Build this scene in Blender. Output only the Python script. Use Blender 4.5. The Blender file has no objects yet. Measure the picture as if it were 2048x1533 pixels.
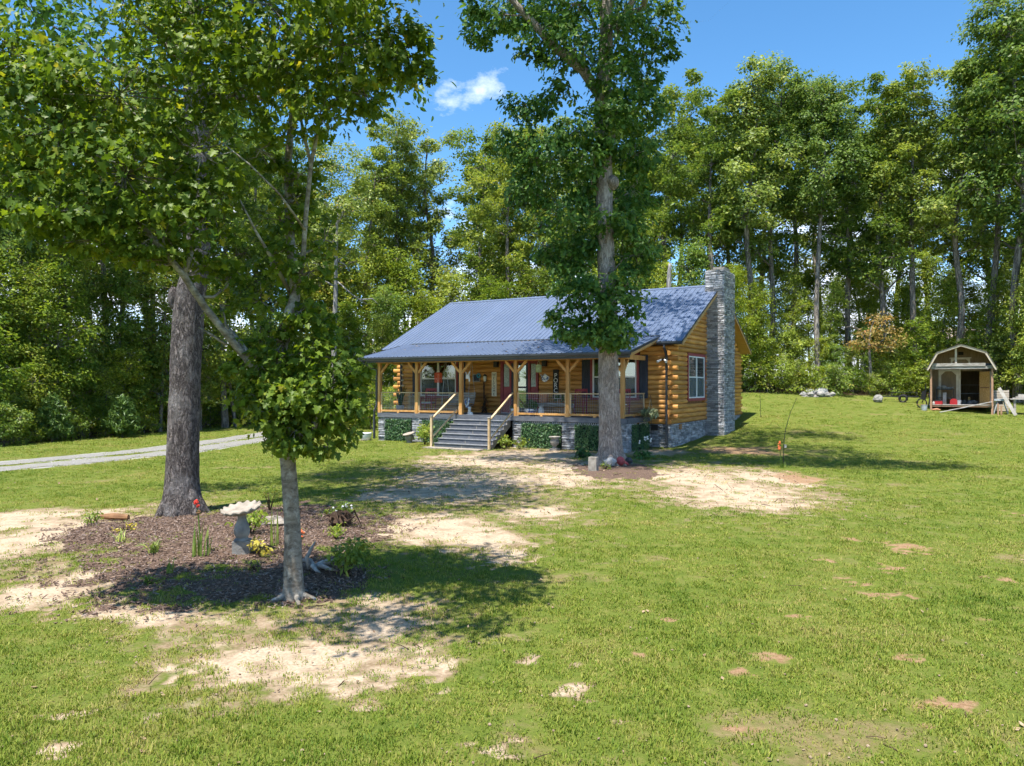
import bpy, math, random
import numpy as np
from mathutils import Vector, Matrix
R = math.radians
scene = bpy.context.scene
col = scene.collection

# ------------------------------------------------------------------ camera, sky, sun, exposure
F, HZ, CX, CAMZ = 1486.24, 770.3, 1024.0, 2.6          # focal length and horizon of the 2048 px photograph
TH = R(30.623)                                          # the cabin's turn
cam = bpy.data.cameras.new('camera')
cam.sensor_width = 36.0
cam.lens = 36.0 * F / 2048
cam.shift_y = (HZ - 766.5) / 2048
cam.clip_start, cam.clip_end = 0.1, 3000
camo = bpy.data.objects.new('camera', cam)
col.objects.link(camo)
camo.location = (0, 0, CAMZ)
camo.rotation_euler = (R(90), 0, 0)
scene.camera = camo

SUN_EL = R(69.5)
SUN_AZ = math.pi + TH + R(1.5)
world = bpy.data.worlds.new('World')
scene.world = world
world.use_nodes = True
wn, wl = world.node_tree.nodes, world.node_tree.links
wn.clear()
w_out = wn.new('ShaderNodeOutputWorld')
w_bg = wn.new('ShaderNodeBackground')
w_bg.inputs['Strength'].default_value = 0.148
sky = wn.new('ShaderNodeTexSky')
sky.sky_type = 'NISHITA'
sky.sun_disc = False
sky.sun_elevation = SUN_EL
sky.sun_rotation = SUN_AZ
sky.air_density, sky.dust_density, sky.ozone_density = 0.72, 0.15, 2.2
# fair-weather cloud: thin wisps all round, thicker towards the horizon
tc = wn.new('ShaderNodeTexCoord')
def wnode(t, **kw):
    n = wn.new(t)
    for k, v in kw.items():
        setattr(n, k, v)
    return n
def wmath(op, a, b=None, c=None, clamp=False):
    n = wnode('ShaderNodeMath', operation=op, use_clamp=clamp)
    for i, s in enumerate((a, b, c)):
        if s is None:
            continue
        if isinstance(s, (int, float)):
            n.inputs[i].default_value = s
        else:
            wl.new(s, n.inputs[i])
    return n.outputs[0]
mp = wn.new('ShaderNodeMapping')
mp.inputs['Scale'].default_value = (1.0, 1.0, 1.7)
mp.inputs['Location'].default_value = (3.1, 0.4, 0.9)
wl.new(tc.outputs['Generated'], mp.inputs['Vector'])
cn = wn.new('ShaderNodeTexNoise')
cn.inputs['Scale'].default_value = 5.0
cn.inputs['Detail'].default_value = 9
cn.inputs['Roughness'].default_value = 0.6
wl.new(mp.outputs[0], cn.inputs['Vector'])
sep = wn.new('ShaderNodeSeparateXYZ')
wl.new(tc.outputs['Generated'], sep.inputs[0])
hor = wmath('MULTIPLY_ADD', sep.outputs['Z'], -1.05, 0.42, clamp=True)      # more cloud low down
# one small cloud of its own
cdir = Vector((-0.045, 1.0, 0.398)).normalized()
vd = wnode('ShaderNodeVectorMath', operation='SUBTRACT')
wl.new(tc.outputs['Generated'], vd.inputs[0])
vd.inputs[1].default_value = cdir
vs = wnode('ShaderNodeVectorMath', operation='MULTIPLY')
vs.inputs[1].default_value = (0.75, 0.6, 1.55)
rot = wnode('ShaderNodeVectorRotate', rotation_type='Y_AXIS')
rot.inputs['Angle'].default_value = R(22)
wl.new(vd.outputs[0], rot.inputs['Vector'])
wl.new(rot.outputs[0], vs.inputs[0])
vl = wnode('ShaderNodeVectorMath', operation='LENGTH')
wl.new(vs.outputs[0], vl.inputs[0])
wisp = wmath('MULTIPLY_ADD', vl.outputs['Value'], -3.6, 0.30, clamp=True)
cn2 = wn.new('ShaderNodeTexNoise')
cn2.inputs['Scale'].default_value = 17.0
cn2.inputs['Detail'].default_value = 8
cn2.inputs['Roughness'].default_value = 0.62
wl.new(mp.outputs[0], cn2.inputs['Vector'])
wisp = wmath('MULTIPLY_ADD', wisp, 3.3, -0.95)
wisp = wmath('MULTIPLY_ADD', cn2.outputs['Fac'], 1.9, wisp)
wisp = wmath('MULTIPLY', wmath('SUBTRACT', wisp, 0.62), 1.1, clamp=True)
wisp = wmath('MULTIPLY', wisp, wmath('LESS_THAN', vl.outputs['Value'], 0.1))
dens = wmath('ADD', cn.outputs['Fac'], hor)
dens = wmath('MULTIPLY_ADD', dens, 5.5, -4.05, clamp=True)
dens = wmath('MAXIMUM', dens, wisp)
cmix = wnode('ShaderNodeMix', data_type='RGBA')
cmix.inputs[7].default_value = (6.6, 6.8, 7.1, 1)
wl.new(dens, cmix.inputs[0])
shs = wn.new('ShaderNodeHueSaturation')
shs.inputs['Hue'].default_value = 0.492
shs.inputs['Saturation'].default_value = 1.2
wl.new(sky.outputs[0], shs.inputs['Color'])
wl.new(shs.outputs[0], cmix.inputs[6])
wl.new(cmix.outputs[2], w_bg.inputs['Color'])
wl.new(w_bg.outputs[0], w_out.inputs['Surface'])

sun = bpy.data.lights.new('sun', 'SUN')
sun.energy = 4.8
sun.angle = R(0.55)
sun.color = (1.0, 0.955, 0.88)
suno = bpy.data.objects.new('sun', sun)
col.objects.link(suno)
sd = Vector((math.sin(SUN_AZ) * math.cos(SUN_EL), math.cos(SUN_AZ) * math.cos(SUN_EL), math.sin(SUN_EL)))
suno.rotation_euler = (-sd).to_track_quat('-Z', 'Y').to_euler()
suno.location = (-10, -15, 40)

vs_ = scene.view_settings
vs_.view_transform, vs_.look = 'Standard', 'None'
vs_.exposure, vs_.gamma = 1.0, 1.0
vs_.use_curve_mapping = False
scene.cycles.max_bounces = 6
scene.cycles.diffuse_bounces = 3
scene.cycles.glossy_bounces = 3
scene.cycles.transmission_bounces = 4
scene.cycles.transparent_max_bounces = 6
scene.cycles.caustics_reflective = scene.cycles.caustics_refractive = False
scene.cycles.sample_clamp_indirect = 6
scene.cycles.use_adaptive_sampling = True
scene.cycles.adaptive_threshold = 0.03

# ------------------------------------------------------------------ helpers
def at(x, y, Y):
    "a point at depth Y metres seen at (x, y) of the photograph"
    return ((x - CX) / F * Y, Y, CAMZ + (HZ - y) / F * Y)

def vnoise(x, y, seed=0):
    "smooth value noise in 0..1"
    x = np.asarray(x, float); y = np.asarray(y, float)
    xi, yi = np.floor(x).astype(np.int64), np.floor(y).astype(np.int64)
    fx, fy = x - xi, y - yi
    fx, fy = fx * fx * (3 - 2 * fx), fy * fy * (3 - 2 * fy)
    def h(a, b):
        n = (a * 374761393 + b * 668265263 + seed * 974711) & 0x7fffffff
        n = ((n ^ (n >> 13)) * 1274126177) & 0x7fffffff
        return ((n ^ (n >> 16)) & 0xffff) / 65535.0
    return (h(xi, yi) * (1 - fx) + h(xi + 1, yi) * fx) * (1 - fy) + (h(xi, yi + 1) * (1 - fx) + h(xi + 1, yi + 1) * fx) * fy

def fbm(x, y, seed=0, octs=4):
    s, a, t = 0, 1.0, 0
    for i in range(octs):
        s = s + a * vnoise(np.asarray(x) * 2 ** i, np.asarray(y) * 2 ** i, seed + i)
        t += a
        a *= 0.55
    return s / t

def sstep(a, b, x):
    t = np.clip((np.asarray(x, float) - a) / (b - a), 0, 1)
    return t * t * (3 - 2 * t)

def ground_z(x, y):
    x = np.asarray(x, float); y = np.asarray(y, float)
    d = np.clip(y - 28, 0, 60)
    rise = 0.045 * d + 0.0028 * d * d
    rise = np.where(d > 24, 0.045 * 24 + 0.0028 * 576 + (d - 24) * 0.02, rise)
    side = sstep(2, 13, x - (y - 30) * 0.1)
    back = sstep(48, 70, y)
    near = 0.05 * (fbm(x * 0.35, y * 0.35, 5, 3) - 0.5) * (1 - sstep(22, 27, y))
    mound = 0.10 * np.exp(-((x + 4.4) ** 2 / 5 + (y - 11.6) ** 2 / 4.5)) + 0.12 * np.exp(-((x - 3.35) ** 2 + (y - 24.8) ** 2) / 1.2)
    return rise * side + back * 0.8 * (1 - side) + near + mound

def gz(x, y):
    return float(ground_z(x, y))

def taken(o, label, cat, group=None, kind=None):
    if label: o['label'] = label
    if cat: o['category'] = cat
    if group: o['group'] = group
    if kind: o['kind'] = kind
    return o

def thing(name, label, cat, loc=(0, 0, 0), rz=0.0, group=None):
    o = bpy.data.objects.new(name, None)
    o.empty_display_size = 0.2
    col.objects.link(o)
    o.location = loc
    o.rotation_euler = (0, 0, rz)
    return taken(o, label, cat, group)

def link(name, me, parent=None, loc=None, rot=None, scale=None):
    o = bpy.data.objects.new(name, me)
    col.objects.link(o)
    if parent: o.parent = parent
    if loc is not None: o.location = loc
    if rot is not None: o.rotation_euler = rot
    if scale is not None: o.scale = scale
    return o

class MB:
    "collects shapes; build() links them as one mesh object"
    def __init__(self):
        self.v, self.f = [], []
    def add(self, vs, fs):
        n = len(self.v)
        self.v += [tuple(p) for p in vs]
        self.f += [tuple(i + n for i in q) for q in fs]
        return self
    def box(self, x0, x1, y0, y1, z0, z1):
        return self.add([(x0, y0, z0), (x1, y0, z0), (x1, y1, z0), (x0, y1, z0), (x0, y0, z1), (x1, y0, z1), (x1, y1, z1), (x0, y1, z1)],
                        [(3, 2, 1, 0), (4, 5, 6, 7), (0, 1, 5, 4), (1, 2, 6, 5), (2, 3, 7, 6), (3, 0, 4, 7)])
    def bar(self, p, q, w, h, up=(0, 0, 1)):
        p, q = Vector(p), Vector(q)
        d = (q - p).normalized()
        u = Vector(up)
        if abs(d.dot(u)) > 0.99: u = Vector((0, 1, 0))
        s = d.cross(u).normalized() * (w / 2)
        t = s.cross(d).normalized() * (h / 2)
        return self.add([p - s - t, p + s - t, p + s + t, p - s + t, q - s - t, q + s - t, q + s + t, q - s + t],
                        [(0, 1, 2, 3), (7, 6, 5, 4), (0, 4, 5, 1), (1, 5, 6, 2), (2, 6, 7, 3), (3, 7, 4, 0)])
    def prism(self, poly, off):
        "poly: ring of 3-D points, swept by the vector off"
        n = len(poly)
        off = Vector(off)
        a = [Vector(p) for p in poly]
        return self.add(a + [p + off for p in a], [tuple(range(n - 1, -1, -1)), tuple(range(n, 2 * n))] +
                        [(i, (i + 1) % n, n + (i + 1) % n, n + i) for i in range(n)])
    def tube(self, pts, rad, n=8, rng=None, rough=0.0):
        pts = [Vector(p) for p in pts]
        if isinstance(rad, (int, float)): rad = [rad] * len(pts)
        base = len(self.v)
        ref = Vector((1, 0, 0))
        for i, p in enumerate(pts):
            d = (pts[min(i + 1, len(pts) - 1)] - pts[max(i - 1, 0)]).normalized()
            s = ref - d * ref.dot(d)
            if s.length < 1e-3: s = Vector((0, 1, 0)) - d * d.y
            s.normalize()
            ref = s
            t = d.cross(s)
            for k in range(n):
                a = 2 * math.pi * k / n
                r = rad[i] * (1 + (rng.uniform(-rough, rough) if rng else 0))
                self.v.append(tuple(p + s * (math.cos(a) * r) + t * (math.sin(a) * r)))
        for i in range(len(pts) - 1):
            for k in range(n):
                a, b = base + i * n + k, base + i * n + (k + 1) % n
                self.f.append((a, b, b + n, a + n))
        self.f.append(tuple(base + k for k in range(n - 1, -1, -1)))
        self.f.append(tuple(base + (len(pts) - 1) * n + k for k in range(n)))
        return self
    def lathe(self, prof, n=20, c=(0, 0, 0), wave=None):
        base = len(self.v)
        for j, (r, z) in enumerate(prof):
            for k in range(n):
                a = 2 * math.pi * k / n
                rr, zz = r, z
                if wave: rr, zz = wave(a, r, z, j)
                self.v.append((c[0] + rr * math.cos(a), c[1] + rr * math.sin(a), c[2] + zz))
        for j in range(len(prof) - 1):
            for k in range(n):
                a, b = base + j * n + k, base + j * n + (k + 1) % n
                self.f.append((a, b, b + n, a + n))
        self.f.append(tuple(base + k for k in range(n - 1, -1, -1)))
        self.f.append(tuple(base + (len(prof) - 1) * n + k for k in range(n)))
        return self
    def blob(self, c, r, rng, nu=8, nv=6, rough=0.15):
        prof = []
        base = len(self.v)
        for j in range(nv + 1):
            ph = math.pi * j / nv
            for k in range(nu):
                a = 2 * math.pi * k / nu
                q = 1 + rng.uniform(-rough, rough)
                self.v.append((c[0] + r[0] * math.sin(ph) * math.cos(a) * q, c[1] + r[1] * math.sin(ph) * math.sin(a) * q, c[2] - r[2] * math.cos(ph) * q))
        for j in range(nv):
            for k in range(nu):
                a, b = base + j * nu + k, base + j * nu + (k + 1) % nu
                self.f.append((a, b, b + nu, a + nu))
        return self
    def mesh(self, name, mat, smooth=False):
        me = bpy.data.meshes.new(name)
        me.from_pydata(self.v, [], self.f)
        if mat: me.materials.append(mat)
        if smooth:
            me.polygons.foreach_set('use_smooth', [True] * len(me.polygons))
        me.update()
        return me
    def build(self, name, mat, parent=None, smooth=False, loc=None, rot=None):
        return link(name, self.mesh(name, mat, smooth), parent, loc, rot)

def np_mesh(name, V, Fc, mat, attrs=None, smooth=False):
    "V (n,3); Fc (m,k) faces of one size"
    me = bpy.data.meshes.new(name)
    V = np.ascontiguousarray(V, np.float32); Fc = np.ascontiguousarray(Fc, np.int32)
    me.vertices.add(len(V)); me.vertices.foreach_set('co', V.ravel())
    m, k = Fc.shape
    me.loops.add(m * k); me.loops.foreach_set('vertex_index', Fc.ravel())
    me.polygons.add(m)
    me.polygons.foreach_set('loop_start', np.arange(0, m * k, k, dtype=np.int32))
    if smooth: me.polygons.foreach_set('use_smooth', np.ones(m, bool))
    for an, av in (attrs or {}).items():
        a = me.attributes.new(an, 'FLOAT', 'POINT')
        a.data.foreach_set('value', np.ascontiguousarray(av, np.float32))
    if mat: me.materials.append(mat)
    me.update(calc_edges=True)
    me.validate()
    return me

# ------------------------------------------------------------------ materials
def new_mat(name):
    m = bpy.data.materials.new(name)
    m.use_nodes = True
    return m, m.node_tree.nodes, m.node_tree.links, m.node_tree.nodes['Principled BSDF']

def mat(name, c1, c2=None, sc=5.0, rough=0.7, bump=0.0, bsc=None, st=(1, 1, 1), spec=0.3, rnd=0.0, metal=0.0, detail=5, lo=0.35, hi=0.65, attr=None):
    "two colours mixed by noise, bump, and a brightness change from object to object (rnd) or along an attribute"
    m, n, l, b = new_mat(name)
    b.inputs['Roughness'].default_value = rough
    b.inputs['Specular IOR Level'].default_value = spec
    b.inputs['Metallic'].default_value = metal
    t = n.new('ShaderNodeTexCoord')
    oi = n.new('ShaderNodeObjectInfo')
    off = n.new('ShaderNodeVectorMath'); off.operation = 'MULTIPLY_ADD'
    l.new(oi.outputs['Random'], off.inputs[0]); off.inputs[1].default_value = (17, 31, 23); l.new(t.outputs['Object'], off.inputs[2])
    mpn = n.new('ShaderNodeMapping'); mpn.inputs['Scale'].default_value = st
    l.new(off.outputs[0], mpn.inputs['Vector'])
    ns = n.new('ShaderNodeTexNoise'); ns.inputs['Scale'].default_value = sc; ns.inputs['Detail'].default_value = detail
    l.new(mpn.outputs[0], ns.inputs['Vector'])
    rp = n.new('ShaderNodeValToRGB')
    rp.color_ramp.elements[0].position, rp.color_ramp.elements[1].position = lo, hi
    rp.color_ramp.elements[0].color = (*c1, 1); rp.color_ramp.elements[1].color = (*(c2 or c1), 1)
    l.new(ns.outputs['Fac'], rp.inputs[0])
    out = rp.outputs[0]
    if rnd:
        hs = n.new('ShaderNodeHueSaturation')
        mr = n.new('ShaderNodeMapRange'); mr.inputs['To Min'].default_value = 1 - rnd; mr.inputs['To Max'].default_value = 1 + rnd
        if attr:
            at_ = n.new('ShaderNodeAttribute'); at_.attribute_name = attr
            l.new(at_.outputs['Fac'], mr.inputs['Value'])
        else:
            l.new(oi.outputs['Random'], mr.inputs['Value'])
        l.new(mr.outputs[0], hs.inputs['Value']); l.new(out, hs.inputs['Color'])
        out = hs.outputs[0]
    l.new(out, b.inputs['Base Color'])
    if bump:
        nb = n.new('ShaderNodeTexNoise'); nb.inputs['Scale'].default_value = bsc or sc * 3; nb.inputs['Detail'].default_value = 6
        l.new(mpn.outputs[0], nb.inputs['Vector'])
        bp = n.new('ShaderNodeBump'); bp.inputs['Strength'].default_value = bump; bp.inputs['Distance'].default_value = 0.03
        l.new(nb.outputs['Fac'], bp.inputs['Height']); l.new(bp.outputs[0], b.inputs['Normal'])
    return m

def leaf_mat(name, dark, light, trans=0.35, tint=None, gloss=0.35, rough=0.45, orand=0.25):
    "leaf: diffuse + translucent, colour from the per-leaf attribute 'rnd' and from the plant"
    m, n, l, b = new_mat(name)
    a = n.new('ShaderNodeAttribute'); a.attribute_name = 'rnd'
    rp = n.new('ShaderNodeValToRGB')
    e = rp.color_ramp.elements
    e[0].color, e[1].color = (*dark, 1), (*light, 1)
    e[0].position, e[1].position = 0.05, 0.85
    if tint:
        x = e.new(0.97); x.color = (*tint, 1)
    l.new(a.outputs['Fac'], rp.inputs[0])
    oi = n.new('ShaderNodeObjectInfo')
    hs = n.new('ShaderNodeHueSaturation')
    mv = n.new('ShaderNodeMapRange'); mv.inputs['To Min'].default_value = 1 - orand; mv.inputs['To Max'].default_value = 1 + orand
    mh = n.new('ShaderNodeMapRange'); mh.inputs['To Min'].default_value = 0.5 + 0.06 * orand; mh.inputs['To Max'].default_value = 0.5 - 0.10 * orand
    l.new(oi.outputs['Random'], mv.inputs['Value']); l.new(oi.outputs['Random'], mh.inputs['Value'])
    l.new(mv.outputs[0], hs.inputs['Value']); l.new(mh.outputs[0], hs.inputs['Hue']); l.new(rp.outputs[0], hs.inputs['Color'])
    l.new(hs.outputs[0], b.inputs['Base Color'])
    b.inputs['Roughness'].default_value = rough
    b.inputs['Specular IOR Level'].default_value = gloss
    tr = n.new('ShaderNodeBsdfTranslucent')
    h2 = n.new('ShaderNodeHueSaturation'); h2.inputs['Saturation'].default_value = 1.1; h2.inputs['Value'].default_value = 1.45; h2.inputs['Hue'].default_value = 0.485
    l.new(hs.outputs[0], h2.inputs['Color']); l.new(h2.outputs[0], tr.inputs['Color'])
    mx = n.new('ShaderNodeMixShader'); mx.inputs[0].default_value = trans
    l.new(b.outputs[0], mx.inputs[1]); l.new(tr.outputs[0], mx.inputs[2])
    l.new(mx.outputs[0], n['Material Output'].inputs['Surface'])
    return m

def bark_mat(name, dark, light, sc=9.0, st=(1, 1, 0.18), bump=1.0, lichen=None, dist=0.05, furrow=True):
    "ridges running up the stem (or smooth mottled bark) with pale lichen"
    m, n, l, b = new_mat(name)
    t = n.new('ShaderNodeTexCoord')
    mpn = n.new('ShaderNodeMapping'); mpn.inputs['Scale'].default_value = st
    l.new(t.outputs['Object'], mpn.inputs['Vector'])
    ns = n.new('ShaderNodeTexNoise'); ns.inputs['Scale'].default_value = sc; ns.inputs['Detail'].default_value = 5; ns.inputs['Roughness'].default_value = 0.62
    ns.inputs['Distortion'].default_value = 0.6
    l.new(mpn.outputs[0], ns.inputs['Vector'])
    h = ns.outputs['Fac']
    if furrow:      # ridged noise: |n - 0.5|
        a = n.new('ShaderNodeMath'); a.operation = 'SUBTRACT'; a.inputs[1].default_value = 0.5; l.new(h, a.inputs[0])
        a2 = n.new('ShaderNodeMath'); a2.operation = 'ABSOLUTE'; l.new(a.outputs[0], a2.inputs[0])
        n3 = n.new('ShaderNodeTexNoise'); n3.inputs['Scale'].default_value = sc * 2.5; n3.inputs['Detail'].default_value = 4; l.new(t.outputs['Object'], n3.inputs['Vector'])
        a3 = n.new('ShaderNodeMath'); a3.operation = 'MULTIPLY_ADD'; l.new(n3.outputs['Fac'], a3.inputs[0]); a3.inputs[1].default_value = 0.12
        l.new(a2.outputs[0], a3.inputs[2])
        h = a3.outputs[0]
    rp = n.new('ShaderNodeValToRGB')
    rp.color_ramp.elements[0].position, rp.color_ramp.elements[1].position = (0.06, 0.20) if furrow else (0.38, 0.62)
    rp.color_ramp.elements[0].color, rp.color_ramp.elements[1].color = (*dark, 1), (*light, 1)
    l.new(h, rp.inputs[0])
    out = rp.outputs[0]
    if lichen:
        nl = n.new('ShaderNodeTexNoise'); nl.inputs['Scale'].default_value = 2.4 if furrow else 7; nl.inputs['Detail'].default_value = 7; nl.inputs['Roughness'].default_value = 0.72
        l.new(t.outputs['Object'], nl.inputs['Vector'])
        r2 = n.new('ShaderNodeValToRGB'); r2.color_ramp.elements[0].position, r2.color_ramp.elements[1].position = 0.5, 0.64
        l.new(nl.outputs['Fac'], r2.inputs[0])
        mm = n.new('ShaderNodeMix'); mm.data_type = 'RGBA'; mm.blend_type = 'MIX'; mm.inputs[7].default_value = (*lichen, 1)
        k = n.new('ShaderNodeMath'); k.operation = 'MULTIPLY'; k.inputs[1].default_value = 0.5
        l.new(r2.outputs[0], k.inputs[0]); l.new(k.outputs[0], mm.inputs[0]); l.new(out, mm.inputs[6])
        out = mm.outputs[2]
    l.new(out, b.inputs['Base Color'])
    b.inputs['Roughness'].default_value = 0.9
    b.inputs['Specular IOR Level'].default_value = 0.15
    bp = n.new('ShaderNodeBump'); bp.inputs['Strength'].default_value = bump; bp.inputs['Distance'].default_value = dist
    l.new(h, bp.inputs['Height']); l.new(bp.outputs[0], b.inputs['Normal'])
    return m

M = {}
M['log'] = mat('stained log', (0.36, 0.150, 0.030), (0.64, 0.325, 0.085), sc=2.2, st=(0.6, 0.6, 4), rough=0.55, bump=0.25, rnd=0.28, lo=0.28, hi=0.7, spec=0.4)
M['logend'] = mat('log end grain', (0.30, 0.14, 0.05), (0.5, 0.28, 0.11), sc=9, rough=0.7, rnd=0.3)
M['post'] = mat('pine post', (0.50, 0.245, 0.070), (0.66, 0.37, 0.135), sc=2.2, st=(4, 4, 0.5), rough=0.6, bump=0.1, rnd=0.12)
M['rail'] = mat('weathered rail wood', (0.50, 0.35, 0.19), (0.66, 0.50, 0.30), sc=3, rough=0.75, bump=0.15, rnd=0.15)
M['soffit'] = mat('soffit board', (0.46, 0.26, 0.09), (0.58, 0.35, 0.14), sc=2.5, st=(0.4, 6, 1), rough=0.6)
M['rake'] = mat('rake board', (0.45, 0.26, 0.10), (0.55, 0.34, 0.15), sc=3, rough=0.6)
M['roof'] = mat('blue grey steel', (0.108, 0.142, 0.218), (0.124, 0.158, 0.236), sc=0.8, rough=0.42, spec=0.5, rnd=0.05, bump=0.02, bsc=1.2)
M['gutter'] = mat('charcoal gutter', (0.040, 0.046, 0.054), (0.052, 0.058, 0.066), sc=2, rough=0.4, spec=0.5)
M['blackm'] = mat('black metal', (0.012, 0.012, 0.013), (0.02, 0.02, 0.022), sc=6, rough=0.45, spec=0.5)
M['deck'] = mat('slate deck paint', (0.090, 0.098, 0.118), (0.14, 0.148, 0.165), sc=4, st=(1, 3, 3), rough=0.6, bump=0.1, rnd=0.12)
M['deckedge'] = mat('pale tread nosing', (0.30, 0.31, 0.33), (0.42, 0.42, 0.43), sc=6, rough=0.7)  # paler strip along each tread's front edge
M['stringer'] = mat('grey stringer', (0.20, 0.18, 0.155), (0.28, 0.25, 0.215), sc=5, rough=0.8)
M['stone'] = mat('ledge stone', (0.17, 0.175, 0.19), (0.56, 0.56, 0.57), sc=5, rough=0.85, bump=0.5, bsc=24, rnd=0.42, lo=0.25, hi=0.75)
M['stoneshade'] = mat('ledge stone darkened for shade', (0.14, 0.148, 0.162), (0.47, 0.475, 0.49), sc=5, rough=0.85, bump=0.5, bsc=24, rnd=0.42, attr='rnd', lo=0.25, hi=0.75)  # darker copy of ledge stone: the chimney's shaded side put into the colour
M['mortar'] = mat('dark mortar', (0.05, 0.05, 0.055), (0.09, 0.09, 0.095), sc=12, rough=0.95)
M['redtrim'] = mat('barn red paint', (0.27, 0.050, 0.055), (0.33, 0.070, 0.075), sc=5, rough=0.5, rnd=0.06)
M['redchair'] = mat('red chair paint', (0.30, 0.035, 0.045), (0.36, 0.05, 0.06), sc=5, rough=0.45)
M['white'] = mat('white vinyl', (0.74, 0.74, 0.72), (0.80, 0.80, 0.78), sc=4, rough=0.45)
M['cream'] = mat('cream paint', (0.74, 0.68, 0.48), (0.80, 0.75, 0.56), sc=6, rough=0.6)
M['navy'] = mat('blue black stain', (0.022, 0.028, 0.045), (0.05, 0.06, 0.085), sc=3, st=(8, 8, 0.6), rough=0.55, bump=0.2)
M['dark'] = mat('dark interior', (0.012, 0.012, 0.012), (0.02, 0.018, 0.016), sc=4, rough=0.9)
M['blind'] = mat('window blind', (0.13, 0.17, 0.14), (0.18, 0.22, 0.19), sc=2, rough=0.6)
M['screen'] = mat('insect screen', (0.10, 0.12, 0.125), (0.14, 0.16, 0.165), sc=60, rough=0.7)
M['concrete'] = mat('old concrete', (0.22, 0.20, 0.17), (0.38, 0.35, 0.30), sc=6, rough=0.9, bump=0.35, bsc=40, rnd=0.1)
M['concretepale'] = mat('pale cast stone', (0.24, 0.205, 0.165), (0.38, 0.33, 0.275), sc=7, rough=0.9, bump=0.3, bsc=45)
M['concretegrey'] = mat('grey cast stone', (0.15, 0.145, 0.135), (0.34, 0.32, 0.29), sc=6, rough=0.9, bump=0.3, bsc=45)
M['ceramic'] = mat('white glazed ceramic', (0.62, 0.66, 0.68), (0.78, 0.80, 0.80), sc=4, rough=0.2, spec=0.6)
M['delft'] = mat('blue and white glaze', (0.08, 0.14, 0.34), (0.78, 0.80, 0.80), sc=9, rough=0.2, spec=0.6, lo=0.46, hi=0.52)
M['greywood'] = mat('weathered grey wood', (0.24, 0.21, 0.18), (0.44, 0.41, 0.37), sc=3, st=(1, 5, 5), rough=0.9, bump=0.3, rnd=0.15)
M['brownwood'] = mat('brown wood', (0.20, 0.10, 0.045), (0.34, 0.18, 0.085), sc=4, rough=0.75, bump=0.2, rnd=0.15)
M['steel'] = mat('galvanised steel', (0.34, 0.37, 0.39), (0.48, 0.51, 0.53), sc=8, rough=0.45, spec=0.6)
M['terracotta'] = mat('terracotta', (0.40, 0.17, 0.09), (0.52, 0.25, 0.14), sc=6, rough=0.8)
M['redpaint'] = mat('bright red plastic', (0.33, 0.018, 0.022), (0.40, 0.026, 0.03), sc=4, rough=0.4)
M['redlant'] = mat('red lantern slats', (0.52, 0.06, 0.02), (0.62, 0.10, 0.035), sc=6, rough=0.5)
M['greenlant'] = mat('green lantern', (0.30, 0.38, 0.16), (0.46, 0.54, 0.28), sc=7, rough=0.5)
M['aqua'] = mat('aqua paint', (0.03, 0.34, 0.50), (0.05, 0.42, 0.58), sc=5, rough=0.5)
M['black'] = mat('black board', (0.02, 0.02, 0.022), (0.03, 0.03, 0.032), sc=5, rough=0.6)
M['osb'] = mat('strand board', (0.50, 0.27, 0.08), (0.72, 0.46, 0.18), sc=14, st=(1, 1, 2), rough=0.8, bump=0.1)
M['shedwall'] = mat('brown shed siding', (0.17, 0.115, 0.065), (0.24, 0.165, 0.095), sc=4, st=(6, 6, 0.7), rough=0.8, bump=0.15)
M['shedtrim'] = mat('tan shed trim', (0.50, 0.42, 0.32), (0.62, 0.54, 0.43), sc=4, rough=0.75)
M['shedpost'] = mat('treated post', (0.34, 0.19, 0.115), (0.44, 0.27, 0.17), sc=4, st=(4, 4, 0.6), rough=0.8, bump=0.2)
M['shingle'] = mat('brown shingle', (0.10, 0.08, 0.065), (0.17, 0.14, 0.115), sc=20, rough=0.95, bump=0.4)
M['farroof'] = mat('pale pinkish shingle', (0.42, 0.33, 0.31), (0.52, 0.42, 0.39), sc=10, rough=0.95, bump=0.3)
M['farwall'] = mat('beige siding', (0.45, 0.38, 0.30), (0.52, 0.45, 0.36), sc=3, rough=0.8)
M['plankwhite'] = mat('pale plank', (0.30, 0.275, 0.24), (0.46, 0.43, 0.39), sc=4, rough=0.8)
M['rock'] = mat('grey field stone', (0.19, 0.18, 0.165), (0.36, 0.345, 0.32), sc=5, rough=0.95, bump=0.6, bsc=18, rnd=0.25)
M['whiterock'] = mat('white quartz', (0.28, 0.28, 0.27), (0.46, 0.45, 0.43), sc=6, rough=0.7, bump=0.4)
M['ash'] = mat('ash and charcoal', (0.10, 0.09, 0.085), (0.30, 0.28, 0.27), sc=9, rough=1.0, bump=0.5)
M['drift'] = mat('bleached driftwood', (0.24, 0.22, 0.20), (0.42, 0.39, 0.36), sc=6, st=(2, 2, 2), rough=0.9, bump=0.3)
M['twig'] = mat('dark twig', (0.045, 0.028, 0.018), (0.09, 0.055, 0.035), sc=8, rough=0.9)
M['rope'] = mat('pale rope', (0.5, 0.42, 0.30), (0.6, 0.5, 0.36), sc=8, rough=0.9)
M['flower_red'] = mat('red petals', (0.62, 0.05, 0.035), (0.75, 0.10, 0.06), sc=9, rough=0.6)
M['flower_orange'] = mat('orange petals', (0.80, 0.16, 0.05), (0.85, 0.24, 0.09), sc=9, rough=0.6)
M['flower_white'] = mat('white petals', (0.78, 0.76, 0.74), (0.85, 0.83, 0.80), sc=9, rough=0.6)
M['lightglass'] = mat('frosted glass', (0.66, 0.68, 0.62), (0.74, 0.76, 0.70), sc=9, rough=0.3, spec=0.5)
M['sideglass'] = mat('etched glass', (0.20, 0.26, 0.22), (0.36, 0.42, 0.36), sc=22, rough=0.25, spec=0.6)

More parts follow.
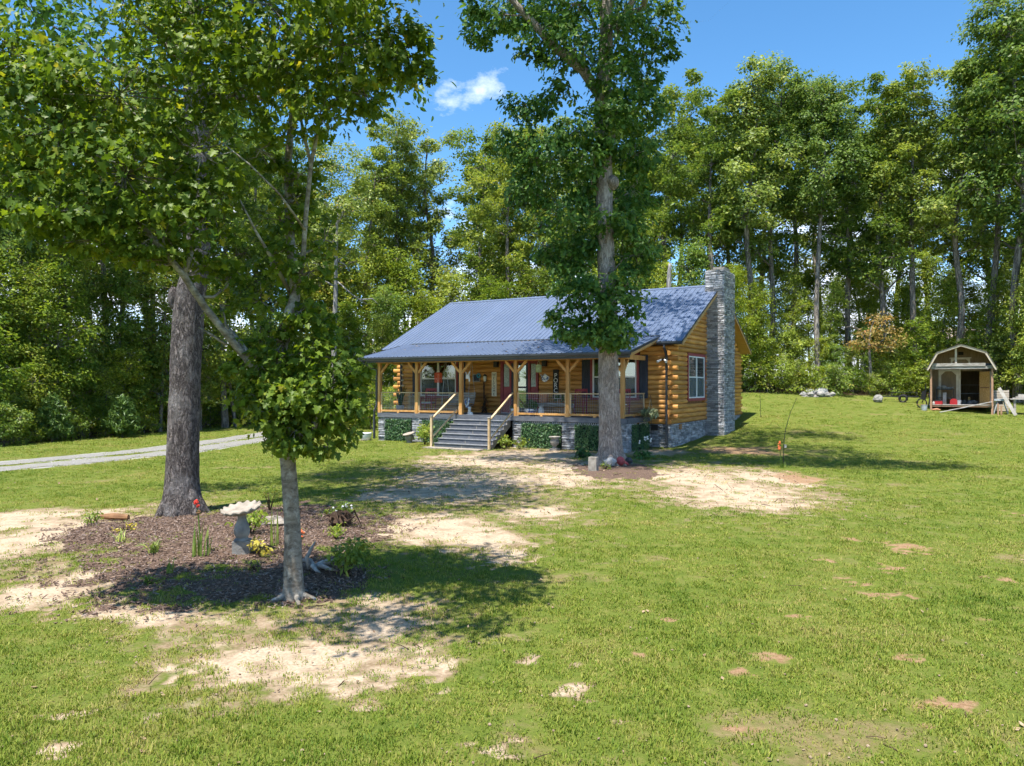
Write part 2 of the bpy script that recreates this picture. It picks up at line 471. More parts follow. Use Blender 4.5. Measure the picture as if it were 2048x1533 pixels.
# window glass: mirror-like at a glance, see-through otherwise
m, n, l, b = new_mat('window glass')
fr = n.new('ShaderNodeFresnel'); fr.inputs['IOR'].default_value = 1.75
gl = n.new('ShaderNodeBsdfGlossy'); gl.inputs['Roughness'].default_value = 0.02; gl.inputs['Color'].default_value = (0.95, 1, 0.97, 1)
tp = n.new('ShaderNodeBsdfTransparent'); tp.inputs['Color'].default_value = (0.62, 0.72, 0.68, 1)
ad = n.new('ShaderNodeMath'); ad.operation = 'MULTIPLY_ADD'; ad.inputs[1].default_value = 1.0; ad.inputs[2].default_value = 0.10; ad.use_clamp = True
mx = n.new('ShaderNodeMixShader')
l.new(fr.outputs[0], ad.inputs[0]); l.new(ad.outputs[0], mx.inputs[0]); l.new(tp.outputs[0], mx.inputs[1]); l.new(gl.outputs[0], mx.inputs[2])
l.new(mx.outputs[0], n['Material Output'].inputs['Surface'])
M['glass'] = m

L = {}
L['maple'] = leaf_mat('maple leaf', (0.055, 0.112, 0.016), (0.185, 0.265, 0.032), trans=0.45, gloss=0.22, tint=(0.38, 0.36, 0.05), orand=0.05)
L['oak'] = leaf_mat('oak leaf', (0.040, 0.105, 0.022), (0.130, 0.240, 0.040), trans=0.40, gloss=0.25, tint=(0.26, 0.33, 0.05), orand=0.06)
L['wood'] = leaf_mat('woodland leaf', (0.075, 0.140, 0.028), (0.230, 0.320, 0.060), trans=0.40, gloss=0.25, tint=(0.36, 0.39, 0.08), orand=0.26)
L['woody'] = leaf_mat('yellow green leaf', (0.11, 0.18, 0.03), (0.28, 0.35, 0.06), trans=0.38, tint=(0.44, 0.34, 0.09), orand=0.2)
L['bushl'] = leaf_mat('understory leaf', (0.10, 0.180, 0.028), (0.29, 0.385, 0.06), trans=0.42, gloss=0.25, tint=(0.40, 0.42, 0.08), orand=0.28)
L['autumn'] = leaf_mat('turning leaf', (0.20, 0.20, 0.05), (0.48, 0.30, 0.085), trans=0.35, tint=(0.52, 0.22, 0.07), orand=0.1)
L['needle'] = leaf_mat('pine needle', (0.05, 0.11, 0.022), (0.16, 0.25, 0.045), trans=0.2, orand=0.2)
L['ivy'] = leaf_mat('plastic ivy', (0.016, 0.060, 0.020), (0.075, 0.175, 0.050), trans=0.12, tint=(0.16, 0.26, 0.08), gloss=0.5, orand=0.05)
L['shrub'] = leaf_mat('garden shrub leaf', (0.075, 0.14, 0.02), (0.24, 0.32, 0.045), trans=0.38, tint=(0.42, 0.40, 0.07), orand=0.15)
L['yellow'] = leaf_mat('yellow leaf', (0.30, 0.28, 0.03), (0.56, 0.48, 0.07), trans=0.3, orand=0.1)
L['pot'] = leaf_mat('potted leaf', (0.025, 0.09, 0.02), (0.09, 0.19, 0.04), trans=0.3, orand=0.2)
L['spider'] = leaf_mat('spider plant leaf', (0.16, 0.22, 0.10), (0.44, 0.46, 0.26), trans=0.3, orand=0.1)
L['blade'] = leaf_mat('iris blade', (0.12, 0.20, 0.035), (0.32, 0.40, 0.09), trans=0.3, tint=(0.40, 0.36, 0.10), orand=0.15)
BK = {}
BK['oakL'] = bark_mat('dark oak bark', (0.045, 0.038, 0.037), (0.25, 0.215, 0.20), sc=15, st=(1, 1, 0.30), bump=1.0, lichen=(0.34, 0.32, 0.31), dist=0.16)
BK['oakM'] = bark_mat('pale oak bark', (0.16, 0.135, 0.118), (0.50, 0.43, 0.375), sc=16, st=(1, 1, 0.2), bump=0.95, lichen=(0.54, 0.49, 0.45), dist=0.11)
BK['maple'] = bark_mat('smooth maple bark', (0.12, 0.10, 0.08), (0.28, 0.25, 0.205), sc=9, st=(1, 1, 1.8), bump=0.3, lichen=(0.50, 0.50, 0.46), dist=0.03, furrow=False)
BK['wood'] = bark_mat('woodland bark', (0.09, 0.076, 0.064), (0.34, 0.30, 0.26), sc=7, st=(1, 1, 0.2), bump=0.7, dist=0.06)
BK['grey'] = bark_mat('dead grey trunk', (0.16, 0.15, 0.14), (0.42, 0.40, 0.38), sc=8, st=(1, 1, 0.15), bump=0.5, dist=0.03)

# ------------------------------------------------------------------ the ground
def onground(px, py):
    "where the line of sight through (px, py) meets the ground"
    Y = np.arange(4, 90, 0.02)
    X = (px - CX) / F * Y
    z = CAMZ + (HZ - py) / F * Y
    k = np.argmax(z <= ground_z(X, Y))
    return float(X[k]), float(Y[k])

def px_ellipses(lst):
    out = []
    for (cx, cy, rx, ry) in lst:
        x0, y0 = onground(cx, cy)
        y1, y2 = onground(cx, cy + ry)[1], onground(cx, max(cy - ry, HZ + 20))[1]
        out.append((x0, (y1 + y2) / 2, 1.12 * rx / F * y0, 1.12 * (y2 - y1) / 2))
    return out
WORN_PX = [(950, 990, 280, 95), (600, 1290, 330, 110), (70, 1120, 170, 130), (1440, 975, 260, 62), (1100, 925, 260, 40)]
SAND = px_ellipses([(600, 1325, 250, 52), (760, 1245, 125, 48), (700, 1355, 120, 26), (440, 1335, 110, 32), (860, 1330, 60, 28),
    (40, 1085, 120, 70), (95, 1180, 105, 42), (60, 1040, 120, 26), (330, 1232, 130, 22), (200, 1215, 90, 22),
    (950, 1080, 105, 36), (1020, 1112, 60, 18), (880, 1060, 120, 32), (810, 1050, 90, 26), (1075, 1030, 95, 20),
    (900, 985, 160, 18), (1000, 962, 190, 22), (1120, 958, 130, 22), (800, 995, 80, 12), (960, 925, 130, 17), (1070, 912, 150, 13), (1150, 935, 90, 12),
    (1480, 990, 160, 38), (1400, 962, 120, 26), (1560, 960, 75, 26), (1330, 950, 60, 14),
    (1150, 1385, 40, 18), (1232, 1443, 32, 10), (1065, 1315, 22, 11), (1150, 1330, 20, 8), (130, 1432, 48, 9), (305, 1432, 24, 10), (110, 1508, 40, 26),
    (980, 1500, 40, 14), (730, 1410, 30, 12), (1300, 905, 70, 6), (1030, 1480, 26, 10)])
CLAY = px_ellipses([(1700, 1078, 20, 8), (1820, 1095, 42, 13), (1790, 1137, 48, 9), (1710, 1165, 42, 9), (1785, 1190, 62, 8), (1600, 1235, 26, 5), (1560, 1318, 55, 13),
    (1490, 1347, 42, 9), (1900, 1410, 60, 14), (1820, 1320, 36, 11), (1850, 1452, 34, 9), (1490, 1458, 40, 8), (2045, 1030, 16, 9), (1480, 903, 90, 10), (1280, 1310, 22, 8),
    (1745, 829, 22, 3), (1590, 955, 50, 14), (1960, 1240, 30, 6), (1650, 1120, 24, 5), (2000, 1160, 30, 6), (1340, 1240, 20, 5)])
MULCH = px_ellipses([(430, 1092, 290, 84), (585, 1160, 150, 48), (1230, 940, 100, 17), (300, 1060, 160, 32)])
DRIVE = np.array([(-24.5, 8.5), (-19.6, 17.6), (-16.3, 23.7), (-13.7, 29), (-12.5, 37.0), (-11.9, 45), (-12.5, 54)])
EDGE = np.array([(-70, 24), (-21.8, 31.0), (-20.2, 38), (-19.0, 44), (-14.5, 53), (0, 56), (9.5, 50.5), (16, 48.5), (26, 47), (33, 44), (70, 40)])  # the lawn ends here

def ell(lst, x, y, seed, wob=1.1, s0=0.25, s1=1.5):
    m = np.zeros_like(x)
    w1, w2 = fbm(x * 1.3, y * 1.3, seed, 4) - 0.5, fbm(x * 5, y * 5, seed + 9, 3) - 0.5
    for (cx, cy, a, b) in lst:
        near = (np.abs(x - cx) < 2.2 * a) & (np.abs(y - cy) < 2.2 * b)
        if not near.any(): continue
        d = np.sqrt(((x[near] - cx) / a) ** 2 + ((y[near] - cy) / b) ** 2) + wob * w1[near] + 0.9 * w2[near]
        if a < 0.7: d = d + 1.7 * (vnoise(x[near] * 11, y[near] * 11, seed + 50) - 0.5) + 0.15
        m[near] = np.maximum(m[near], 1 - sstep(s0, s1, d))
    return m

WORN = px_ellipses(WORN_PX)
def sand_mask(x, y):
    return np.maximum(ell(SAND, x, y, 11), 0.58 * ell(WORN, x, y, 15, wob=0.8))

def drive_mask(x, y):
    best = np.full(x.shape, 99.0)
    for a, b in zip(DRIVE[:-1], DRIVE[1:]):
        ab = b - a
        t = np.clip(((x - a[0]) * ab[0] + (y - a[1]) * ab[1]) / (ab @ ab), 0, 1)
        dx, dy = x - a[0] - t * ab[0], y - a[1] - t * ab[1]
        s = np.sign(ab[0] * dy - ab[1] * dx)
        d = np.hypot(dx, dy) * s
        best = np.where(np.abs(d) < np.abs(best), d, best)
    w = (fbm(x * 1.1, y * 1.1, 31, 3) - 0.5) * 0.5
    rut = lambda c: 1 - sstep(0.55, 0.85, np.abs(best - c) + w)
    return np.clip(np.maximum(rut(-0.95), rut(0.95)) + 0.45 * (1 - sstep(0.5, 1.1, np.abs(best))) * (fbm(x * 2, y * 2, 44, 2) > 0.5), 0, 1)

def woods_mask(x, y):
    e = np.interp(x, EDGE[:, 0], EDGE[:, 1])
    return sstep(-1.2, 0.8, y - e + (fbm(x * 0.5, y * 0.5, 71, 3) - 0.5) * 3)

def axis(lo, hi, a, b, fine, grow, big):
    "coordinates: step fine between a and b, growing outwards"
    c = list(np.arange(a, b, fine))
    s, p = fine, b
    while p < hi:
        c.append(p); s = min(s * grow, big); p += s
    c.append(hi)
    s, p = fine, a
    while p > lo:
        s = min(s * grow, big); p -= s; c.insert(0, max(p, lo))
    return np.unique(np.array(c))
gx = axis(-420, 420, -7.0, 7.0, 0.07, 1.035, 22)
gy = axis(-120, 620, 4.6, 12.0, 0.06, 1.022, 25)
GX, GY = np.meshgrid(gx, gy)
gxf, gyf = GX.ravel(), GY.ravel()
sand, clay, mulch = sand_mask(gxf, gyf), ell(CLAY, gxf, gyf, 21, wob=1.3), ell(MULCH, gxf, gyf, 41, wob=0.5, s0=0.6, s1=1.2)
mulch = mulch * (1 - 0.0 * sand)
grav, wood = drive_mask(gxf, gyf), woods_mask(gxf, gyf)
bare = np.clip((fbm(gxf * 0.9, gyf * 0.9, 81, 4) - 0.57) * 5, 0, 1) * (gyf < 60) * 0.8
gzf = ground_z(gxf, gyf) - 0.02 * sand + 0.015 * (fbm(gxf * 6, gyf * 6, 3, 2) - 0.5) * (np.abs(gxf) < 15) * (gyf < 25)
nx, ny = len(gx), len(gy)
ii = (np.arange(ny - 1)[:, None] * nx + np.arange(nx - 1)[None, :]).ravel()
quads = np.stack([ii, ii + 1, ii + nx + 1, ii + nx], 1)

m, n, l, b = new_mat('lawn soil and litter')
b.inputs['Roughness'].default_value = 0.95
b.inputs['Specular IOR Level'].default_value = 0.1
geo = n.new('ShaderNodeNewGeometry')
def noise(sc, det=5, rough=0.55):
    q = n.new('ShaderNodeTexNoise'); q.inputs['Scale'].default_value = sc; q.inputs['Detail'].default_value = det; q.inputs['Roughness'].default_value = rough
    l.new(geo.outputs['Position'], q.inputs['Vector'])
    return q.outputs['Fac']
def ramp(fac, stops):
    q = n.new('ShaderNodeValToRGB')
    e = q.color_ramp.elements
    e[0].position, e[0].color = stops[0][0], (*stops[0][1], 1)
    e[1].position, e[1].color = stops[-1][0], (*stops[-1][1], 1)
    for p_, c_ in stops[1:-1]:
        x = e.new(p_); x.color = (*c_, 1)
    l.new(fac, q.inputs[0])
    return q.outputs[0]
def over(base, top, att, nsc, amp=0.7, lo=0.42, hi=0.62):
    a_ = n.new('ShaderNodeAttribute'); a_.attribute_name = att
    q = n.new('ShaderNodeMath'); q.operation = 'MULTIPLY_ADD'
    s_ = n.new('ShaderNodeMath'); s_.operation = 'SUBTRACT'; s_.inputs[1].default_value = 0.5
    l.new(noise(nsc, 6, 0.7), s_.inputs[0])
    l.new(s_.outputs[0], q.inputs[0]); q.inputs[1].default_value = amp; l.new(a_.outputs['Fac'], q.inputs[2])
    mr = n.new('ShaderNodeMapRange'); mr.inputs['From Min'].default_value = lo; mr.inputs['From Max'].default_value = hi
    l.new(q.outputs[0], mr.inputs['Value'])
    mm = n.new('ShaderNodeMix'); mm.data_type = 'RGBA'
    l.new(mr.outputs[0], mm.inputs[0]); l.new(base, mm.inputs[6]); l.new(top, mm.inputs[7])
    return mm.outputs[2]
grassc = ramp(noise(2.6, 10, 0.8), [(0.3, (0.070, 0.105, 0.016)), (0.5, (0.120, 0.150, 0.026)), (0.60, (0.165, 0.165, 0.044)), (0.72, (0.21, 0.17, 0.075))])
c = over(grassc, ramp(noise(14, 6), [(0.3, (0.16, 0.125, 0.055)), (0.7, (0.25, 0.20, 0.095))]), 'bare', 9, 1.4, 0.45, 0.9)
c = over(c, ramp(noise(24, 6), [(0.25, (0.16, 0.11, 0.065)), (0.5, (0.25, 0.18, 0.11)), (0.75, (0.33, 0.25, 0.165))]), 'sand', 3.2, 1.7, 0.28, 0.62)
c = over(c, ramp(noise(30, 6), [(0.25, (0.30, 0.22, 0.145)), (0.5, (0.46, 0.355, 0.25)), (0.75, (0.56, 0.45, 0.335))]), 'sand', 2.1, 1.9, 0.50, 1.05)
c = over(c, ramp(noise(22, 6), [(0.3, (0.22, 0.125, 0.065)), (0.7, (0.36, 0.235, 0.14))]), 'clay', 6, 1.8, 0.45, 0.95)
c = over(c, ramp(noise(45, 7, 0.75), [(0.32, (0.05, 0.032, 0.023)), (0.5, (0.125, 0.083, 0.062)), (0.68, (0.24, 0.165, 0.125))]), 'mulch', 10, 0.6)
c = over(c, ramp(noise(40, 6), [(0.3, (0.22, 0.21, 0.19)), (0.7, (0.44, 0.425, 0.40))]), 'gravel', 4, 1.1)
c = over(c, ramp(noise(6, 7), [(0.3, (0.045, 0.030, 0.018)), (0.55, (0.13, 0.085, 0.05)), (0.75, (0.26, 0.165, 0.10))]), 'woods', 3, 0.5)
l.new(c, b.inputs['Base Color'])
bp = n.new('ShaderNodeBump'); bp.inputs['Strength'].default_value = 0.7; bp.inputs['Distance'].default_value = 0.03
l.new(noise(26, 8, 0.75), bp.inputs['Height']); l.new(bp.outputs[0], b.inputs['Normal'])
M['ground'] = m
gme = np_mesh('ground', np.stack([gxf, gyf, gzf], 1), quads, m, dict(sand=sand, clay=clay, mulch=mulch, gravel=grav, woods=wood, bare=bare), smooth=True)
taken(link('ground', gme), 'uneven lawn with sandy bare patches in front of the log cabin', 'ground', kind='structure')

# ------------------------------------------------------------------ grass, mulch chips, leaf litter: scattered by geometry nodes
def tuft(name, seed, nb, h, spread, w, mat_):
    rng = np.random.default_rng(seed)
    V, Fc, A = [], [], []
    for i in range(nb):
        a, r_ = rng.uniform(0, 2 * math.pi), spread * math.sqrt(rng.uniform())
        bx, by = r_ * math.cos(a), r_ * math.sin(a)
        la, lean = rng.uniform(0, 2 * math.pi), rng.uniform(0.25, 1.1)
        hh = h * rng.uniform(0.5, 1.15)
        dx, dy = math.cos(la), math.sin(la)
        sx, sy = -dy * w / 2, dx * w / 2
        k = len(V)
        V += [(bx - sx, by - sy, -0.01), (bx + sx, by + sy, -0.01),
              (bx + dx * hh * lean * 0.35 + sx, by + dy * hh * lean * 0.35 + sy, hh * 0.6), (bx + dx * hh * lean * 0.35 - sx, by + dy * hh * lean * 0.35 - sy, hh * 0.6),
              (bx + dx * hh * lean, by + dy * hh * lean, hh * (1 - 0.35 * lean * lean * 0.6))]
        Fc += [(k, k + 1, k + 2), (k, k + 2, k + 3), (k + 3, k + 2, k + 4)]
        A += [rng.uniform()] * 5
    return np_mesh(name, np.array(V), np.array(Fc), mat_, {'rnd': np.array(A)})

m, n, l, b = new_mat('grass blade')
geo = n.new('ShaderNodeNewGeometry'); oi = n.new('ShaderNodeObjectInfo')
n1 = n.new('ShaderNodeTexNoise'); n1.inputs['Scale'].default_value = 0.4; n1.inputs['Detail'].default_value = 5; n1.inputs['Roughness'].default_value = 0.7
l.new(geo.outputs['Position'], n1.inputs['Vector'])
a_ = n.new('ShaderNodeAttribute'); a_.attribute_name = 'rnd'
s1 = n.new('ShaderNodeMath'); s1.operation = 'MULTIPLY_ADD'; s1.inputs[1].default_value = 0.25
l.new(a_.outputs['Fac'], s1.inputs[0]); l.new(n1.outputs['Fac'], s1.inputs[2])
s2 = n.new('ShaderNodeMath'); s2.operation = 'MULTIPLY_ADD'; s2.inputs[1].default_value = 0.25
l.new(oi.outputs['Random'], s2.inputs[0]); l.new(s1.outputs[0], s2.inputs[2])
gc = ramp(s2.outputs[0], [(0.48, (0.095, 0.165, 0.017)), (0.66, (0.172, 0.248, 0.025)), (0.82, (0.275, 0.305, 0.043)), (1.0, (0.40, 0.335, 0.115))])
l.new(gc, b.inputs['Base Color'])
b.inputs['Roughness'].default_value = 0.6; b.inputs['Specular IOR Level'].default_value = 0.25
tr = n.new('ShaderNodeBsdfTranslucent'); l.new(gc, tr.inputs['Color'])
mx = n.new('ShaderNodeMixShader'); mx.inputs[0].default_value = 0.35
l.new(b.outputs[0], mx.inputs[1]); l.new(tr.outputs[0], mx.inputs[2]); l.new(mx.outputs[0], n['Material Output'].inputs['Surface'])
M['grass'] = m

def scatter(name, meshes, P, rot, scl, label, cat, seed=0):
    "one object: the meshes, instanced on the points P"
    kinds = bpy.data.collections.new(name + '_kinds')
    for i, me_ in enumerate(meshes):
        kinds.objects.link(bpy.data.objects.new('%s_kind' % name, me_))
    me = bpy.data.meshes.new(name)
    me.vertices.add(len(P)); me.vertices.foreach_set('co', np.ascontiguousarray(P, np.float32).ravel())
    scl = np.asarray(scl)
    scl = scl if scl.ndim == 2 else np.stack([scl] * 3, 1)
    for an, ty, key, av in (('rot', 'FLOAT_VECTOR', 'vector', rot), ('scl', 'FLOAT_VECTOR', 'vector', scl),
                            ('idx', 'INT', 'value', np.random.default_rng(seed).integers(0, len(meshes), len(P)))):
        at_ = me.attributes.new(an, ty, 'POINT')
        at_.data.foreach_set(key, np.ascontiguousarray(av).astype(np.int32 if ty == 'INT' else np.float32).ravel())
    me.update()
    o = link(name, me)
    ng = bpy.data.node_groups.new(name + '_scatter', 'GeometryNodeTree')
    ng.interface.new_socket('Geometry', in_out='INPUT', socket_type='NodeSocketGeometry')
    ng.interface.new_socket('Geometry', in_out='OUTPUT', socket_type='NodeSocketGeometry')
    N, K = ng.nodes, ng.links
    gi, go = N.new('NodeGroupInput'), N.new('NodeGroupOutput')
    ip = N.new('GeometryNodeInstanceOnPoints')
    ci = N.new('GeometryNodeCollectionInfo'); ci.inputs['Collection'].default_value = kinds
    ci.inputs['Separate Children'].default_value = True; ci.inputs['Reset Children'].default_value = True
    def named(nm, ty):
        q = N.new('GeometryNodeInputNamedAttribute'); q.data_type = ty; q.inputs['Name'].default_value = nm
        return [s for s in q.outputs if s.enabled and s.name == 'Attribute'][0]
    K.new(gi.outputs[0], ip.inputs['Points']); K.new(ci.outputs[0], ip.inputs['Instance'])
    ip.inputs['Pick Instance'].default_value = True
    K.new(named('idx', 'INT'), ip.inputs['Instance Index'])
    K.new(named('rot', 'FLOAT_VECTOR'), ip.inputs['Rotation'])
    K.new(named('scl', 'FLOAT_VECTOR'), ip.inputs['Scale'])
    K.new(ip.outputs[0], go.inputs[0])
    md = o.modifiers.new('scatter', 'NODES'); md.node_group = ng
    return taken(o, label, cat, kind='stuff')

HOUSE = (4.424, 28.569)
CT, ST = math.cos(TH), math.sin(TH)
def house_uv(x, y):
    dx, dy = np.asarray(x) - HOUSE[0], np.asarray(y) - HOUSE[1]
    return dx * CT - dy * ST, dx * ST + dy * CT
def hw(u, v):
    "world x, y of a point in the cabin's frame"
    return HOUSE[0] + u * CT + v * ST, HOUSE[1] - u * ST + v * CT

rng = np.random.default_rng(4)
pts = []
for (y0, y1, dens) in ((4.6, 8, 190), (8, 12, 115), (12, 18, 60), (18, 27, 32), (27, 40, 14), (40, 55, 6)):
    area = (y1 - y0) * 1.76 * (y0 + y1) / 2
    k = int(area * dens)
    y = rng.uniform(y0, y1, k); x = rng.uniform(-0.88, 0.88, k) * y * 1.0
    pts.append(np.stack([x, y], 1))
pts = np.concatenate(pts)
x, y = pts[:, 0], pts[:, 1]
s_ = np.maximum.reduce([sand_mask(x, y), ell(CLAY, x, y, 21, wob=1.3), ell(MULCH, x, y, 41, wob=0.5, s0=0.6, s1=1.2), drive_mask(x, y), woods_mask(x, y) * 0.9])
br = np.clip((fbm(x * 0.9, y * 0.9, 81, 4) - 0.57) * 5, 0, 1) * 0.6
hu, hv = house_uv(x, y)
inside = (hu > -13.4) & (hu < 1.8) & (hv > -0.05) & (hv < 14) | (hu > -8.1) & (hu < -5.1) & (hv > -2.5) & (hv < 0)
keep = (rng.uniform(0, 1, len(x)) > np.minimum(np.maximum(s_, br) ** 0.85, 0.93)) & ~inside
keep_ = keep
x, y = x[keep], y[keep]
rot_ = np.zeros((len(x), 3)); rot_[:, 2] = rng.uniform(0, 6.28, len(x)); rot_[:, :2] = rng.normal(0, 0.12, (len(x), 2))
big = 1.0 + np.clip((y - 10) / 22, 0, 1.3)
hmod = (0.45 + 0.95 * fbm(x * 0.8, y * 0.8, 55, 3)) * (1 - 0.45 * np.clip(s_[keep_], 0, 1))
scatter('grass', [tuft('tuft', i, 28, 0.036, 0.10, 0.0062, M['grass']) for i in range(5)], np.stack([x, y, ground_z(x, y) - 0.005], 1), rot_, (lambda q: np.stack([q * big, q * big, q * big ** 0.45 * hmod], 1))(rng.uniform(0.7, 1.3, len(x))),
        'short lawn grass growing between the bare sandy patches', 'grass')

# mulch chips in the planting bed
def chip(name, sx, sy, sz, mat_, seed):
    r_ = random.Random(seed)
    mb = MB().box(-sx, sx, -sy, sy, -sz, sz)
    mb.v = [(p[0] * r_.uniform(0.6, 1.1), p[1] * r_.uniform(0.6, 1.1), p[2] * r_.uniform(0.6, 1.2)) for p in mb.v]
    return mb.mesh(name, mat_)
M['chip1'] = mat('dark bark chip', (0.08, 0.05, 0.036), (0.15, 0.098, 0.07), sc=9, rough=0.95)
M['chip2'] = mat('brown bark chip', (0.16, 0.105, 0.078), (0.25, 0.17, 0.125), sc=9, rough=0.95)
M['chip3'] = mat('pale bark chip', (0.24, 0.18, 0.15), (0.35, 0.27, 0.23), sc=9, rough=0.95)
chips = [chip('chip', *d, M[k], i) for i, (d, k) in enumerate((((0.035, 0.011, 0.006), 'chip1'), ((0.028, 0.014, 0.006), 'chip2'), ((0.045, 0.010, 0.006), 'chip2'), ((0.024, 0.010, 0.005), 'chip1'), ((0.03, 0.009, 0.005), 'chip3')))]
k = 60000
x = rng.uniform(-9, 0, k); y = rng.uniform(8, 16, k)
mk = ell(MULCH, x, y, 41, wob=0.5, s0=0.6, s1=1.2)
keep = rng.uniform(0, 1, k) < mk * 0.6
x, y = x[keep], y[keep]
rot_ = np.stack([rng.normal(0, 0.35, len(x)), rng.normal(0, 0.35, len(x)), rng.uniform(0, 6.28, len(x))], 1)
scatter('mulch', chips, np.stack([x, y, ground_z(x, y) + 0.008], 1), rot_, rng.uniform(0.35, 1.0, len(x)), 'brown bark mulch spread over the planting bed under the two left trees', 'mulch', seed=2)
# dry leaves, clods and twigs lying about
M['dryleaf'] = mat('dry leaf', (0.22, 0.14, 0.08), (0.40, 0.29, 0.19), sc=6, rough=0.9)
M['clod'] = mat('soil clod', (0.24, 0.17, 0.11), (0.36, 0.27, 0.19), sc=9, rough=1.0)
dl = MB().add([(0, 0, 0), (0.03, -0.022, 0.008), (0.075, 0, 0.016), (0.03, 0.024, 0.012)], [(0, 1, 2), (0, 2, 3)]).mesh('dry_leaf', M['dryleaf'])
tw = MB().tube([(0, 0, 0), (0.12, 0.02, 0.01), (0.24, -0.01, 0.006)], [0.006, 0.005, 0.003], 5).mesh('twig', M['twig'])
cl = MB().blob((0, 0, 0), (0.016, 0.014, 0.010), random.Random(3), 6, 4, 0.3).mesh('clod', M['clod'])
k = 900
y = 5 + 30 * rng.uniform(0, 1, k) ** 1.4; x = rng.uniform(-0.72, 0.72, k) * y
hu, hv = house_uv(x, y)
keep = ~((hu > -13.4) & (hu < 1.8) & (hv > -2.2))
x, y = x[keep], y[keep]
xs = rng.uniform(-7, 8, 30000); ys = rng.uniform(5, 26, 30000)
q = rng.uniform(0, 1, 30000) < 0.16 * ell(SAND, xs, ys, 11) ** 1.5
x, y = np.concatenate([x, xs[q]]), np.concatenate([y, ys[q]])
rot_ = np.stack([rng.normal(0, 0.3, len(x)), rng.normal(0, 0.3, len(x)), rng.uniform(0, 6.28, len(x))], 1)
scatter('leaf_litter', [dl, dl, tw, cl, cl, cl, cl, cl, cl, cl], np.stack([x, y, ground_z(x, y) + 0.012], 1), rot_, rng.uniform(0.35, 0.95, len(x)) * (1 + (y > 14) * 0.4), 'dry leaves, twigs and clods scattered over the lawn', 'litter', seed=3)

# the gravel drive: two worn wheel tracks, each a thin sheet on the lawn
M['gravel'] = mat('pale crushed gravel', (0.15, 0.142, 0.128), (0.34, 0.325, 0.30), sc=26, rough=1.0, bump=0.8, bsc=45, lo=0.3, hi=0.7)
cum = np.concatenate([[0], np.cumsum(np.hypot(*np.diff(DRIVE, axis=0).T))])
ss = np.arange(0, cum[-1], 0.3)
cxd, cyd = np.interp(ss, cum, DRIVE[:, 0]), np.interp(ss, cum, DRIVE[:, 1])
for k_ in range(6):      # round the corners of the course
    cxd[1:-1] = (cxd[:-2] + cxd[1:-1] * 2 + cxd[2:]) / 4; cyd[1:-1] = (cyd[:-2] + cyd[1:-1] * 2 + cyd[2:]) / 4
tx, ty = np.gradient(cxd), np.gradient(cyd)
tl = np.hypot(tx, ty); tx, ty = tx / tl, ty / tl
V_, F_ = [], []
for off, seed in ((-0.84, 3), (0.84, 8)):
    k0 = len(V_)
    for i in range(len(ss)):
        a = off - 0.66 - 0.34 * (fbm(ss[i] * 0.9, seed, 3, 3) - 0.5) * 2
        b_ = off + 0.66 + 0.34 * (fbm(ss[i] * 0.9, seed + 20, 3, 3) - 0.5) * 2
        for q in (a, a * 0.6 + b_ * 0.4, a * 0.3 + b_ * 0.7, b_):
            px_, py_ = cxd[i] + ty[i] * q, cyd[i] - tx[i] * q
            V_.append((px_, py_, gz(px_, py_) + (0.012 if q in (a, b_) else 0.028)))
    n_ = len(ss)
    F_ += [(k0 + i * 4 + j, k0 + i * 4 + j + 1, k0 + i * 4 + j + 5, k0 + i * 4 + j + 4)[::-1] for i in range(n_ - 1) for j in range(3)]
taken(link('driveway', np_mesh('driveway', np.array(V_), np.array(F_), M['gravel'])), 'pale gravel drive of two wheel tracks crossing the lawn at left', 'driveway', kind='structure')

# ------------------------------------------------------------------ trees
DIAMOND = (np.array([(0, 0, 0), (0.45, -0.30, 0.05), (1, 0, -0.06), (0.45, 0.30, 0.05)]), np.array([(0, 1, 2), (0, 2, 3)]))
def fan(half, droop=0.18, fold=0.25):
    out = [half[0]] + half[1:] + [(p[0], -p[1]) for p in half[-2:0:-1]]
    V = [(0.42, 0, -droop * 0.42 ** 2)] + [(p[0], p[1], fold * abs(p[1]) - droop * p[0] ** 2) for p in out]
    k = len(out)
    return np.array(V), np.array([(0, 1 + i, 1 + (i + 1) % k) for i in range(k)])
MAPLE = fan([(0, 0), (-0.06, 0.26), (0.10, 0.48), (0.30, 0.27), (0.56, 0.54), (0.60, 0.20), (0.78, 0.21), (1.0, 0)])
OAK = fan([(0, 0), (0.30, 0.22), (0.44, 0.10), (0.72, 0.27), (1.0, 0)])
OVAL = fan([(0, 0), (0.3, 0.22), (0.7, 0.20), (1.0, 0)])
LONG = (np.array([(0, 0, 0), (0.4, -0.14, 0.04), (1, 0, -0.10), (0.4, 0.14, 0.04)]), DIAMOND[1])

